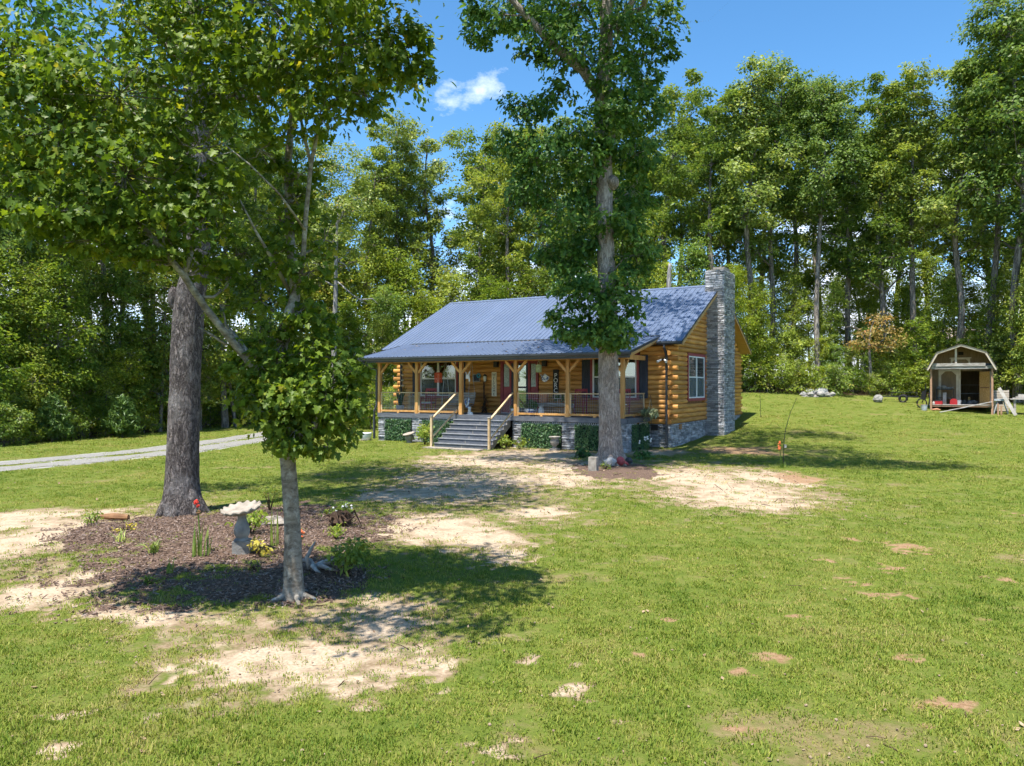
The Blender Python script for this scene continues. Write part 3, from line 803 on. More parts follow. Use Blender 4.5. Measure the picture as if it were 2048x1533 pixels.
SUNV = np.array((sd.x * 1.5, sd.y * 1.5, sd.z))      # leaves turn to the light
def leaf_cloud(rng, C, out, size, tmpl, up=0.8, outw=0.6, rand=0.8, droop=0.3, jit=0.35):
    "a leaf at every point C; out = directions away from the crown's middle"
    n_ = len(C)
    N = SUNV * up + out * outw + rng.normal(0, rand, (n_, 3))
    N /= np.linalg.norm(N, axis=1, keepdims=True) + 1e-9
    T = rng.normal(0, 1, (n_, 3)) + out * 0.8 - np.array([0, 0, droop * 2])
    T -= N * np.sum(T * N, 1, keepdims=True)
    T /= np.linalg.norm(T, axis=1, keepdims=True) + 1e-9
    B = np.cross(N, T)
    S = size * np.exp(np.clip(rng.normal(0, jit, n_), -0.6, 0.42))
    tv, tf = tmpl
    V = C[:, None] + S[:, None, None] * (tv[None, :, 0:1] * T[:, None] + tv[None, :, 1:2] * B[:, None] + tv[None, :, 2:3] * N[:, None])
    k = len(tv)
    Fc = tf[None] + (np.arange(n_) * k)[:, None, None]
    return V.reshape(-1, 3), Fc.reshape(-1, tf.shape[1]), np.repeat(rng.uniform(0, 1, n_), k)

class Tree:
    def __init__(self, seed):
        self.rng = np.random.default_rng(seed)
        self.pr = random.Random(seed)
        self.wood = MB()
        self.leaf = []
        self.skel = []
    def trunk(self, pts, rad, n=14, rough=0.03):
        self.tp, self.tr = [np.array(p, float) for p in pts], list(rad)
        fp, fr = [], []
        for i in range(len(pts) - 1):
            for k in range(4):
                t = k / 4
                a, b_ = self.tp[i], self.tp[i + 1]
                p0, p3 = self.tp[max(i - 1, 0)], self.tp[min(i + 2, len(pts) - 1)]
                q = 0.5 * (2 * a + (b_ - p0) * t + (2 * p0 - 5 * a + 4 * b_ - p3) * t * t + (3 * a - p0 - 3 * b_ + p3) * t ** 3)
                fp.append(q); fr.append(rad[i] * (1 - t) + rad[i + 1] * t)
        fp.append(self.tp[-1]); fr.append(rad[-1])
        self.fp, self.fr = fp, fr
        self.wood.tube(fp, fr, n, self.pr, rough)
        self.skel += list(zip(fp[4:], fr[4:]))
        return self
    def branch(self, pts, rad, n=8):
        "a limb set by hand; later limbs may spring from it"
        self.wood.tube(pts, rad, n, self.pr, 0.04)
        for i in range(len(pts) - 1):
            for k in (0.0, 0.33, 0.67):
                self.skel.append((np.array(pts[i]) * (1 - k) + np.array(pts[i + 1]) * k, rad[i] * (1 - k) + rad[i + 1] * k))
    def roots(self, c, r, k, length):
        for i in range(k):
            a = 2 * math.pi * (i + self.pr.uniform(-0.25, 0.25)) / k
            d = np.array((math.cos(a), math.sin(a), 0))
            L_ = length * self.pr.uniform(0.7, 1.2)
            self.wood.tube([c + np.array((0, 0, r * 2.0)) + d * r * 0.35, c + np.array((0, 0, r * 0.75)) + d * r * 0.8, c + np.array((0, 0, 0.03)) + d * (r + L_ * 0.5), c + np.array((0, 0, -0.06)) + d * (r + L_)],
                           [r * 0.55, r * 0.42, r * 0.24, r * 0.08], 8, self.pr, 0.08)
    def trunk_at(self, z):
        zs = [p[2] for p in self.fp]
        i = int(np.clip(np.searchsorted(zs, z), 1, len(zs) - 1))
        t = np.clip((z - zs[i - 1]) / max(zs[i] - zs[i - 1], 1e-6), 0, 1)
        return self.fp[i - 1] * (1 - t) + self.fp[i] * t, self.fr[i - 1] * (1 - t) + self.fr[i] * t
    def limb(self, a, b_, r0, r1=None, sag=0.12, n=7):
        a, b_ = np.array(a, float), np.array(b_, float)
        L_ = np.linalg.norm(b_ - a)
        q = self.rng.normal(0, 0.06 * L_, (3, 3))
        pts = [a, a * 0.68 + b_ * 0.32 + q[0] + np.array((0, 0, -sag * L_)), a * 0.34 + b_ * 0.66 + q[1] + np.array((0, 0, -sag * 0.6 * L_)), b_]
        r1 = r1 or r0 * 0.4
        self.wood.tube(pts, [r0, r0 * 0.75 + r1 * 0.25, r0 * 0.4 + r1 * 0.6, r1], n)
        return pts
    def clump(self, c, r, nleaf, nsub, size, tmpl, frm=None, limb_r=None, spread=0.34, twigs=True, flat=0.75, **kw):
        "leaves in nsub sprays through the ellipsoid c, r, carried by a limb from the trunk"
        c, r = np.array(c, float), np.array(r, float)
        rng = self.rng
        d = rng.normal(0, 1, (nsub, 3)); d /= np.linalg.norm(d, axis=1, keepdims=True)
        sub = c + d * r * (rng.uniform(0.35, 1.0, (nsub, 1)) ** 0.6)
        if frm is None and limb_r:
            S_ = np.array([q[0] for q in self.skel])
            dd = np.linalg.norm(S_ - c, axis=1)
            cost = dd + 1.6 * np.clip(S_[:, 2] - c[2] + 0.45 * dd, 0, None)
            k0 = int(np.argmin(cost))
            frm, tr = self.skel[k0]
            limb_r = min(limb_r, tr * 0.75)
        if frm is not None and limb_r:
            pp = self.limb(frm, c, limb_r, limb_r * 0.4)
            self.skel += [(np.array(pp[1]), limb_r * 0.8), (np.array(pp[2]), limb_r * 0.6), (np.array(pp[3]), limb_r * 0.4)]
        if twigs:
            for s in sub[: max(3, nsub * 2 // 3)]:
                self.wood.tube([c, (c + s) / 2 + rng.normal(0, 0.08, 3) * r, s], [max(0.25 * (limb_r or 0.03), 0.006), 0.012 * max(r.max(), 0.6), 0.005], 5)
        k = max(nleaf // nsub, 1)
        rep = np.repeat(sub, k, 0)
        P = rep + rng.normal(0, 1, rep.shape) * r * spread * np.array((1, 1, flat))
        out = P - c
        out /= np.linalg.norm(out, axis=1, keepdims=True) + 1e-6
        V, Fc, A = leaf_cloud(rng, P, out, size, tmpl, **kw)
        tone = np.repeat(rng.normal(0, 0.10, nsub), k)
        A = np.clip(A * 0.75 + np.repeat(tone, len(tmpl[0])) + 0.12, 0, 1)
        self.leaf.append((V, Fc, A))
        return sub
    def leaf_mesh(self, name, m_):
        V, Fc, A, o_ = [], [], [], 0
        for v_, f_, a_ in self.leaf:
            V.append(v_); Fc.append(f_ + o_); A.append(a_); o_ += len(v_)
        return np_mesh(name, np.concatenate(V), np.concatenate(Fc), m_, {'rnd': np.concatenate(A)})

# --- the small maple in the bed, nearest the camera
MY = 9.1
t = Tree(7)
mx0, my0 = onground(590, 1195)
base = np.array((mx0, my0, gz(mx0, my0)))
def mp_(x_, y_, Y_=MY):
    return np.array(at(x_, y_, Y_))
t.trunk([base + np.array((0, 0, -0.12)), base + np.array((-0.02, 0, 0.18)), mp_(585, 1060), mp_(578, 950), mp_(568, 850), mp_(563, 720), mp_(575, 640, 9.0), mp_(590, 590, 9.05), mp_(581, 480), mp_(577, 320), mp_(592, 160), mp_(600, 0), mp_(590, -160)],
        [0.16, 0.122, 0.100, 0.096, 0.088, 0.078, 0.075, 0.062, 0.055, 0.046, 0.038, 0.03, 0.015], 14, 0.035)
t.roots(base + np.array((0, 0, -0.04)), 0.105, 5, 0.34)
t.branch([mp_(592, 905), mp_(610, 893, 8.95), mp_(626, 872, 8.9), mp_(640, 815, 8.85)], [0.05, 0.045, 0.036, 0.02], 8)
t.branch([mp_(555, 800), mp_(520, 750, 8.9), mp_(470, 690, 8.7), mp_(410, 615, 8.5), mp_(368, 552, 8.3), mp_(300, 470, 8.1), mp_(220, 380, 8.0)], [0.050, 0.047, 0.043, 0.040, 0.037, 0.028, 0.016], 9)
t.branch([mp_(368, 552, 8.3), mp_(384, 500, 8.4), mp_(390, 430, 8.6)], [0.036, 0.028, 0.016], 7)
t.branch([mp_(500, 712, 8.8), mp_(470, 672, 8.9), mp_(455, 655, 9.0)], [0.030, 0.026, 0.02], 7)
t.branch([mp_(452, 690, 8.7), mp_(420, 668, 8.6), mp_(398, 655, 8.6)], [0.02, 0.014, 0.008], 6)
t.branch([mp_(590, 600), mp_(606, 520, 8.9), mp_(612, 430, 8.8), mp_(622, 330, 8.7), mp_(640, 240, 8.6), mp_(690, 180, 8.4)], [0.032, 0.030, 0.027, 0.024, 0.018, 0.012], 8)
t.branch([mp_(622, 330, 8.7), mp_(605, 260, 8.7), mp_(598, 200, 8.7)], [0.022, 0.018, 0.012], 7)
t.branch([mp_(583, 590), mp_(545, 520, 8.8), mp_(510, 460, 8.6), mp_(480, 400, 8.5)], [0.028, 0.022, 0.016, 0.008], 7)
t.branch([mp_(610, 460, 8.8), mp_(560, 390, 8.4), mp_(500, 330, 8.2), mp_(450, 290, 8.1)], [0.018, 0.014, 0.01, 0.006], 6)
LK = dict(up=0.75, outw=0.4, rand=0.62, droop=0.7, jit=0.30, spread=0.26, flat=0.6)
def mclump(x_, y_, Y_, rx, ry, n_, sub, size=0.070, ryd=None, frm=None, lr=0.02, **kw):
    s_ = Y_ / F
    q = dict(LK); q.update(kw)
    return t.clump(mp_(x_, y_, Y_), (rx * s_, (ryd or rx) * s_, ry * s_), int(n_ * 1.6), int(sub * 1.25), size, MAPLE, frm=frm, limb_r=lr, **q)
# low dense head round the stem
for a in ((600, 790, 9.0, 95, 80, 620, 26), (655, 770, 8.9, 70, 85, 420, 18), (540, 745, 9.0, 60, 75, 300, 14), (615, 700, 9.1, 70, 50, 260, 12), (680, 820, 8.9, 45, 70, 240, 12), (590, 860, 8.8, 50, 45, 200, 10), (610, 850, 9.3, 70, 60, 240, 10), (500, 720, 8.9, 35, 45, 110, 6), (700, 745, 9.0, 35, 50, 110, 6), (470, 680, 8.9, 28, 22, 50, 5), (705, 800, 9.0, 28, 55, 150, 8), (560, 815, 8.9, 60, 55, 240, 12), (620, 885, 8.9, 55, 32, 200, 10), (520, 790, 8.9, 42, 48, 140, 8), (590, 400, 9.0, 40, 50, 130, 9), (620, 545, 8.9, 40, 40, 110, 8), (540, 520, 8.9, 45, 42, 120, 8), (600, 625, 8.9, 50, 30, 140, 9), (640, 650, 9.1, 40, 26, 80, 6), (565, 650, 8.9, 40, 26, 80, 6), (455, 735, 8.8, 22, 26, 36, 4), (655, 895, 8.8, 26, 22, 44, 4), (545, 850, 8.8, 30, 30, 60, 5)):
    mclump(*a)
# the spreading left limb
for a in ((250, 350, 8.0, 150, 95, 900, 34), (120, 250, 7.9, 130, 110, 760, 30), (330, 470, 8.2, 105, 70, 520, 22), (60, 120, 8.0, 110, 90, 520, 20), (240, 190, 8.0, 140, 90, 640, 26), (400, 300, 8.3, 90, 80, 440, 18), (160, 420, 7.7, 100, 60, 420, 16), (30, 380, 7.6, 80, 60, 300, 12), (420, 420, 8.5, 60, 60, 220, 10), (-60, 230, 7.7, 110, 110, 420, 16), (330, 90, 8.3, 110, 80, 420, 18), (-120, 40, 7.8, 120, 120, 380, 14), (300, 520, 8.2, 80, 34, 220, 12), (400, 535, 8.5, 50, 30, 110, 7), (190, 480, 7.9, 80, 34, 200, 11), (90, 440, 7.8, 70, 34, 170, 9)):
    mclump(*a, lr=0.022)
# the upper head, running out of the top of the picture
for a in ((560, 120, 8.6, 120, 90, 720, 28), (690, 90, 8.3, 110, 85, 640, 26), (800, 110, 8.2, 60, 70, 300, 14), (640, 230, 8.5, 90, 50, 320, 14), (470, 190, 8.5, 80, 70, 340, 14), (730, 190, 8.2, 70, 30, 180, 9), (540, 10, 8.7, 140, 90, 620, 22), (720, 10, 8.2, 120, 70, 480, 18), (840, 60, 8.1, 30, 45, 90, 5), (400, 20, 8.5, 110, 80, 420, 16), (610, -130, 8.6, 170, 90, 620, 20), (450, -160, 8.6, 150, 90, 420, 14), (845, 150, 8.15, 25, 35, 60, 4), (250, -60, 8.3, 170, 90, 460, 16), (520, 300, 8.7, 60, 40, 130, 8), (560, 440, 9.1, 60, 50, 130, 10), (470, 540, 9.0, 50, 45, 110, 8), (650, 480, 9.2, 40, 50, 60, 5), (520, 600, 9.2, 50, 40, 110, 8), (600, 350, 9.0, 50, 40, 120, 8), (440, 610, 9.0, 30, 30, 50, 4)):
    mclump(*a, lr=0.02)
# the side towards the camera, above the picture
for (x_, y_, z_, r_, n_) in ((-2.0, 6.6, 6.6, 0.9, 520), (-2.9, 6.2, 6.9, 0.8, 380), (-1.6, 7.4, 6.9, 0.8, 380)):
    t.clump((x_, y_, z_), (r_, r_, r_ * 0.6), int(n_ * 1.6), 20, 0.078, MAPLE, limb_r=0.02, **LK)
maple = thing('maple_tree', 'small grey-barked maple nearest the camera, standing in the mulch bed', 'tree', tuple(base))
def under(root, name, me):
    o = link(name, me, root)
    o.location = -Vector(root.location)
    return o
under(maple, 'trunk', t.wood.mesh('trunk', BK['maple'], True))
# the 300 leaves that show largest are leaves of their own, the rest is one mass
allv = np.concatenate([v_ for v_, f_, a_ in t.leaf]); alla = np.concatenate([a_ for v_, f_, a_ in t.leaf])
kk = len(MAPLE[0])
lv = allv.reshape(-1, kk, 3); la = alla.reshape(-1, kk)[:, 0]
cen = lv.mean(1)
pxx, pyy = CX + F * cen[:, 0] / cen[:, 1], HZ - F * (cen[:, 2] - CAMZ) / cen[:, 1]
span = np.linalg.norm(lv[:, 1] - lv[:, 8], axis=1) * F / cen[:, 1] - (cen[:, 1] - 8.0) * 9
span[(pxx < 10) | (pxx > 2040) | (pyy < 10)] = -1
order = np.argsort(-span)
single, rest = order[:300], order[300:]
restv = lv[rest].reshape(-1, 3)
restf = (MAPLE[1][None] + (np.arange(len(rest)) * kk)[:, None, None]).reshape(-1, 3)
crown = under(maple, 'crown', np_mesh('crown', restv, restf, L['maple'], {'rnd': np.repeat(la[rest], kk)}))
crown['kind'] = 'stuff'
lmesh = [np_mesh('leaf', MAPLE[0], MAPLE[1], L['maple'], {'rnd': np.full(kk, q)}) for q in (0.15, 0.35, 0.55, 0.75)]
for i in single:
    q = lv[i]
    T = q[8] - q[1]
    S = np.linalg.norm(T)
    T = T / S
    B = q[5] - q[11] if kk > 11 else q[3] - q[-3]
    B = B - T * (B @ T); B /= np.linalg.norm(B)
    N = np.cross(T, B)
    o = link('leaf', lmesh[int(la[i] * 3.99)], maple)
    o.matrix_parent_inverse = Matrix.Identity(4)
    o.matrix_basis = Matrix.Translation(Vector(q[1]) - Vector(maple.location)) @ Matrix(((T[0], B[0], N[0]), (T[1], B[1], N[1]), (T[2], B[2], N[2]))).to_4x4() @ Matrix.Scale(S, 4)

# --- the tall oak behind the bed on the left
t = Tree(17)
ox, oy = onground(365, 1026)
OY = oy
base = np.array((ox, oy, gz(ox, oy)))
op = lambda x_, y_, Y_=OY: np.array(at(x_, y_, Y_))
t.trunk([base + np.array((0, 0, -0.15)), base + np.array((0, 0, 0.12)), op(364, 980), op(366, 900), op(370, 780), op(374, 680), op(380, 600), op(393, 520), op(397, 400), op(396, 280), op(388, 160), op(382, 40), (ox + 0.2, oy + 0.1, 11.5), (ox + 0.3, oy, 14.5), (ox + 0.2, oy + 0.2, 18.5)],
        [0.50, 0.42, 0.345, 0.305, 0.295, 0.30, 0.295, 0.25, 0.24, 0.225, 0.21, 0.20, 0.18, 0.12, 0.04], 20, 0.03)
t.roots(base, 0.33, 8, 0.22)
t.wood.blob(op(348, 598, OY - 0.05), (0.11, 0.17, 0.24), t.pr, 10, 8, 0.08)
for i in range(20):
    a = t.pr.uniform(0, 6.28); rr = t.pr.uniform(1.2, 4.8); zz = t.pr.uniform(9.5, 18)
    t.clump((ox + rr * math.cos(a) * 0.9, oy + 0.3 + rr * math.sin(a), zz), (1.5, 1.5, 1.0), 700, 20, 0.17, OVAL, limb_r=0.07, spread=0.32)
for (x_, y_, Y_, r_) in ((70, 30, 15.5, 0.8), (330, 40, 15, 0.7), (420, 60, 14.6, 0.8), (180, 90, 16, 0.9)):
    t.clump(op(x_, y_, Y_), (r_, r_, r_ * 0.7), 420, 14, 0.16, OVAL, limb_r=0.04)
oakl = thing('oak_tree', 'tall dark-barked oak with thick rough trunk behind the bird bath', 'tree', tuple(base))
under(oakl, 'trunk', t.wood.mesh('trunk', BK['oakL'], True))
under(oakl, 'crown', t.leaf_mesh('crown', L['oak']))

# --- the oak in front of the porch
t = Tree(23)
ox, oy = onground(1222, 926)
OY = oy
base = np.array((ox, oy, gz(ox, oy)))
t.trunk([base + np.array((0, 0, -0.15)), base + np.array((0, 0, 0.12)), op(1221, 890, OY), op(1219, 830, OY), op(1217, 740, OY), op(1216, 640, OY), op(1213, 540, OY), op(1209, 440, OY), op(1208, 320, OY), op(1206, 200, OY), op(1212, 90, OY), op(1214, -40, OY), (ox + 0.1, oy, 19.5), (ox, oy + 0.2, 23), (ox, oy, 26)],
        [0.55, 0.46, 0.385, 0.345, 0.325, 0.305, 0.285, 0.27, 0.265, 0.28, 0.22, 0.20, 0.17, 0.11, 0.04], 20, 0.025)
t.roots(base, 0.36, 8, 0.36)
t.wood.blob(op(1226, 365, OY - 0.2), (0.2, 0.2, 0.24), t.pr, 8, 6, 0.15)
t.branch([op(1200, 190, OY), op(1165, 140, OY - 0.3), op(1110, 95, OY - 0.5), op(1065, 45, OY - 0.7), op(1015, -10, OY - 0.8), op(960, -60, OY - 0.9)], [0.19, 0.16, 0.14, 0.12, 0.09, 0.05], 10)
t.branch([op(1215, 60, OY), op(1250, 30, OY), op(1272, -10, OY), op(1310, -70, OY)], [0.14, 0.12, 0.10, 0.07], 9)
OK = dict(up=0.75, outw=0.5, rand=0.6, droop=0.6, jit=0.28, spread=0.25)
def oclump(x_, y_, dY, rx, ry, n_, sub, size=0.185, lr=0.035, frm=None):
    s_ = OY / F
    k_ = 0.88 if y_ > 420 else 1.0
    t.clump(np.array(at(1215 + (x_ - 1215) * k_, y_, OY + dY)), (rx * s_ * k_, rx * s_ * k_, ry * s_), int(n_ * 1.6 * k_), sub, size, OAK, limb_r=lr, frm=frm, **OK)
for a in (
    (1165, 665, -0.6, 62, 28, 520, 16), (1225, 665, -0.9, 50, 26, 420, 14), (1115, 640, -0.7, 34, 26, 200, 8), (1270, 640, -0.5, 26, 22, 120, 6), (1235, 688, -0.9, 34, 14, 160, 7), (1200, 630, -1.0, 40, 24, 260, 10),
    (1150, 580, -0.4, 55, 35, 460, 16), (1262, 570, -0.3, 45, 34, 360, 14), (1120, 530, 0.2, 50, 32, 380, 14), (1275, 510, -0.1, 48, 34, 380, 14), (1165, 490, 0.4, 45, 40, 380, 14), (1085, 500, 0.3, 36, 22, 180, 8),
    (1255, 450, 0.2, 50, 36, 420, 16), (1110, 430, 0.1, 70, 45, 620, 22), (1160, 370, 0.4, 45, 40, 380, 14), (1060, 380, 0.2, 45, 40, 360, 14), (1265, 380, 0.4, 42, 40, 380, 14), (1100, 320, -0.2, 65, 40, 560, 20), (1040, 290, 0.1, 38, 40, 300, 12),
    (1270, 310, 0.1, 50, 42, 460, 16), (1230, 270, -0.7, 42, 32, 320, 12), (1150, 260, -0.5, 50, 36, 400, 14), (1050, 210, 0.0, 40, 26, 260, 10), (1100, 190, 0.5, 40, 28, 260, 10), (1270, 220, 0.0, 55, 36, 460, 16), (1290, 160, 0.2, 34, 30, 220, 9),
    (1230, 170, -0.6, 50, 36, 420, 14), (1150, 100, -0.8, 60, 44, 520, 18), (1085, 60, -0.6, 50, 36, 360, 14), (1010, 30, -0.7, 55, 30, 340, 13), (960, 70, -0.6, 28, 24, 140, 6), (940, 15, -0.7, 34, 18, 150, 6), (1060, 110, -0.3, 28, 18, 120, 5),
    (1230, 70, -0.5, 70, 46, 620, 20), (1320, 50, 0.0, 46, 36, 320, 13), (1340, 100, 0.1, 26, 16, 100, 5), (1290, 110, 0.3, 40, 26, 240, 10), (1150, 10, -0.3, 80, 40, 560, 18), (1215, 235, -0.9, 40, 26, 260, 10), (1210, 440, -0.8, 34, 18, 150, 7), (1180, 590, -0.9, 36, 24, 200, 9), (1235, 600, -0.8, 34, 22, 180, 8), (1185, 320, -0.8, 30, 30, 180, 8), (1270, -10, 0.1, 80, 36, 480, 16)):
    oclump(*a)
for i in range(34):      # the spreading head above the picture
    a = 2 * math.pi * i / 34 * 5.2 + t.pr.uniform(-0.3, 0.3); rr = t.pr.uniform(1.5, 7.2); zz = t.pr.uniform(16.2, 25) - 0.22 * rr
    t.clump((ox + rr * math.cos(a), oy + rr * math.sin(a) * 0.9, max(zz, 16.4)), (1.6, 1.6, 0.9), 420, 16, 0.22, OVAL, limb_r=0.09, spread=0.32)
for (x_, y_, z_) in ((ox + 6.5, oy - 5.5, 17.0), (ox + 5.0, oy - 4.2, 17.5), (ox + 3.2, oy - 3.8, 17.8), (ox + 1.4, oy - 4.6, 17.6), (ox + 4.2, oy - 5.6, 17.4), (ox - 4.5, oy - 4.5, 17.2), (ox - 6.0, oy - 3.0, 17.0), (ox - 3.0, oy - 5.0, 17.6)):
    t.clump((x_, y_, z_), (1.5, 1.2, 0.7), 850, 18, 0.22, OVAL, limb_r=0.08, spread=0.32)
oakm = thing('oak_tree', 'tall leafy oak with pale trunk standing right in front of the porch', 'tree', tuple(base))
under(oakm, 'trunk', t.wood.mesh('trunk', BK['oakM'], True))
under(oakm, 'crown', t.leaf_mesh('crown', L['oak']))

# --- prototypes for the woods
def forest_proto(seed, H, base_h, rad, ncl, nleaf, size, tr, tmpl=DIAMOND, top=0.35, csize=(1.0, 1.7)):
    t = Tree(seed)
    lean = t.rng.normal(0, 0.02 * H, 2)
    bend = t.rng.normal(0, 0.012 * H, (3, 2))
    P = [np.array((0, 0, -0.3))]
    for i, f_ in enumerate((0.04, 0.25, 0.5, 0.75, 0.97)):
        q = bend[i % 3] if i else np.zeros(2)
        P.append(np.array((lean[0] * f_ + q[0], lean[1] * f_ + q[1], H * f_)))
    t.trunk(P, [tr * 1.5, tr * 1.08, tr * 0.92, tr * 0.75, tr * 0.42, tr * 0.08], 9, 0.02)
    for i in range(ncl):
        f_ = (i + t.pr.uniform(0.1, 0.9)) / ncl
        z_ = base_h + (H - base_h) * f_
        prof = rad * (0.55 + 0.45 * math.sin(math.pi * min(f_ * 1.15, 1))) * (1 - top * max(f_ - 0.6, 0) / 0.4)
        a, rr = i * 2.4 + t.pr.uniform(-0.5, 0.5), prof * t.pr.uniform(0.15, 0.95)
        c0, _ = t.trunk_at(z_)
        cs = t.pr.uniform(*csize) * (1 - 0.12 * f_)
        t.clump((c0[0] + rr * math.cos(a), c0[1] + rr * math.sin(a), z_), (cs, cs, cs * 0.72), nleaf // ncl, 15, size, tmpl, limb_r=tr * 0.4, spread=0.27, up=0.95, outw=0.45, rand=0.6, droop=0.4)
    return t
PROTO = {}
def reg(kind, mats_, bark, *trees):
    PROTO[kind] = [(q.wood.mesh('trunk', bark, True), [q.leaf_mesh('crown', m_) for m_ in mats_]) for q in trees]
reg('tall', [L['wood']], BK['wood'], *[forest_proto(100 + i, 20, b_ + 0.6, r_ * 1.18, 36, 16500, 0.175, 0.18, csize=(0.55, 1.1), top=0.05) for i, (b_, r_) in enumerate(((9, 2.6), (7, 2.9), (11, 2.5), (8.5, 2.4), (6.5, 3.0)))])
reg('mid', [L['bushl'], L['woody']], BK['wood'], *[forest_proto(140 + i, 11, b_, r_, 24, 12500, 0.15, 0.11, csize=(0.7, 1.25)) for i, (b_, r_) in enumerate(((2.6, 2.1), (3.4, 2.3), (1.8, 1.9)))])
reg('sapling', [L['bushl'], L['woody'], L['bushl']], BK['wood'], *[forest_proto(170 + i, 5, 0.6, 1.5, 15, 6200, 0.125, 0.05, csize=(0.6, 1.0)) for i in range(3)])
reg('bush', [L['bushl'], L['shrub']], BK['wood'], *[forest_proto(190 + i, 1.7, 0.25, 0.85, 8, 2200, 0.095, 0.025, csize=(0.35, 0.6)) for i in range(3)])
cntr = {}
def plant(kind, name, x, y, h, label, cat, group=None, var=None, lm=0, seed=0):
    r_ = random.Random(seed * 131 + int(x * 10))
    H0 = {'tall': 20, 'mid': 11, 'sapling': 5, 'bush': 1.7}[kind]
    w_, ls = PROTO[kind][(var if var is not None else r_.randrange(99)) % len(PROTO[kind])]
    s_ = h / H0
    o = thing(name, label, cat, (x, y, gz(x, y)), r_.uniform(0, 6.28), group)
    o.scale = (s_ * r_.uniform(0.95, 1.12), s_ * r_.uniform(0.95, 1.12), s_)
    link('trunk', w_, o)
    link('crown', ls[lm % len(ls)], o)
    return o
ORD = 'first second third fourth fifth sixth seventh eighth ninth tenth eleventh twelfth thirteenth fourteenth fifteenth sixteenth seventeenth eighteenth nineteenth twentieth'.split()
def ordn(i):
    if i < 20: return ORD[i]
    t_, u_ = divmod(i + 1, 10)
    return ({3: 'thirtieth', 4: 'fortieth', 5: 'fiftieth', 6: 'sixtieth', 7: 'seventieth', 8: 'eightieth', 9: 'ninetieth'}[t_] if u_ == 0 else {2: 'twenty-', 3: 'thirty-', 4: 'forty-', 5: 'fifty-', 6: 'sixty-', 7: 'seventy-', 8: 'eighty-', 9: 'ninety-'}[t_] + ORD[u_ - 1])
def place_of(px):
    for lim, s_ in ((480, 'beyond the gravel drive'), (740, 'behind the small maple'), (1010, 'over the cabin roof left end'), (1400, 'behind the porch oak'), (1640, 'just past the chimney'), (1840, 'behind the stone fire ring'), (9999, 'behind the open shed')):
        if px < lim: return s_
# front row: (x in the photo, depth, top in the photo, variant)
front = [(-60, 36, 150, 1), (25, 38, 250, 4), (130, 37, 130, 0), (215, 41, 180, 1), (300, 43, 110, 4), (450, 45, 170, 3), (520, 50, 220, 1), (610, 54, 265, 4), (735, 57, 300, 1), (800, 60, 250, 0), (850, 62, 250, 4), (968, 60, 262, 1), (1010, 57, 255, 0), (1075, 58, 240, 4), (1150, 57, 250, 1), (1290, 56, 225, 3), (1345, 54, 160, 4), (1415, 52, 185, 0),
         (1480, 51, 132, 3), (1540, 52, 138, 1), (1636, 49, 150, 2), (1700, 51, 185, 1), (1765, 50, 165, 4), (1830, 49, 160, 0), (1905, 48, 150, 3), (1965, 47, 60, 2), (2035, 45, -20, 1), (2120, 46, 10, 4), (2215, 44, 0, 0), (2320, 43, -20, 1), (2430, 42, 0, 4), (2560, 41, -30, 3), (2700, 40, 0, 1)]
for i, (px, Y, top, var) in enumerate(front):
    x = (px - CX) / F * Y
    h = CAMZ + (HZ - top) / F * Y - gz(x, Y)
    plant('tall', 'woodland_tree', x, Y, h, 'tall hardwood, %s from left along the woods front row, %s' % (ordn(i), place_of(px)), 'tree', 'tall trees at the edge of the woods', var, 0, i)
r_ = random.Random(8)
back = sorted([(px, r_.uniform(58, 68) if px > 480 else r_.uniform(44, 52), r_.uniform(40, 110)) for px in list(range(-120, 520, 62)) + list(range(1230, 2200, 58))] + [(px, r_.uniform(66, 74), r_.uniform(60, 90)) for px in list(range(540, 880, 70)) + list(range(990, 1230, 70))])
for i, (px, Y, dt) in enumerate(back):
    top0 = np.interp(px, [f_[0] for f_ in front], [f_[2] for f_ in front]) + dt
    x = (px - CX) / F * Y
    h = CAMZ + (HZ - top0) / F * Y - gz(x, Y)
    plant('tall', 'woodland_tree', x, Y, max(h, 9), 'tall hardwood, %s from left in the woods second row, %s' % (ordn(i), place_of(px)), 'tree', 'tall trees deeper in the woods', None, 0, 50 + i)
# mid-storey trees
mids = [(-40, 34, 9), (45, 35, 8), (110, 36, 9), (180, 39, 8), (250, 40, 9), (320, 41, 10), (400, 43, 9), (470, 46, 10), (545, 50, 11), (620, 52, 12), (672, 53, 15), (735, 55, 12), (800, 56, 12), (850, 55, 9), (910, 57, 11), (985, 55, 10), (1050, 55, 11), (1125, 54, 10), (1200, 54, 11), (1285, 53, 10), (1340, 51, 9), (1395, 50, 10), (1450, 49, 8), (1510, 49, 7), (1580, 51, 8), (1660, 50, 7), (1880, 49, 7.5), (700, 50, 8), (760, 49, 7), (790, 52, 9), (1980, 47, 8), (2050, 44, 8), (2110, 43, 9), (2190, 43, 9), (2280, 42, 8), (2390, 41, 9), (2510, 40, 8), (2640, 39, 9), (2330, 47, 10), (2450, 46, 10), (2580, 45, 10), (1740, 52, 8), (1810, 51, 7)] + [(px, 57 + (px % 7), 8 + px % 3) for px in range(1480, 2160, 47)]
for i, (px, Y, h) in enumerate(sorted(mids)):
    x = (px - CX) / F * Y
    plant('mid', 'understory_tree', x, Y, h, 'shorter leafy tree, %s from left under the woods, %s' % (ordn(i), place_of(px)), 'tree', 'understory trees of the woods', None, 1 if i in (1, 3, 5, 10, 9, 6, 13, 19, 22, 28) else 0, 120 + i)
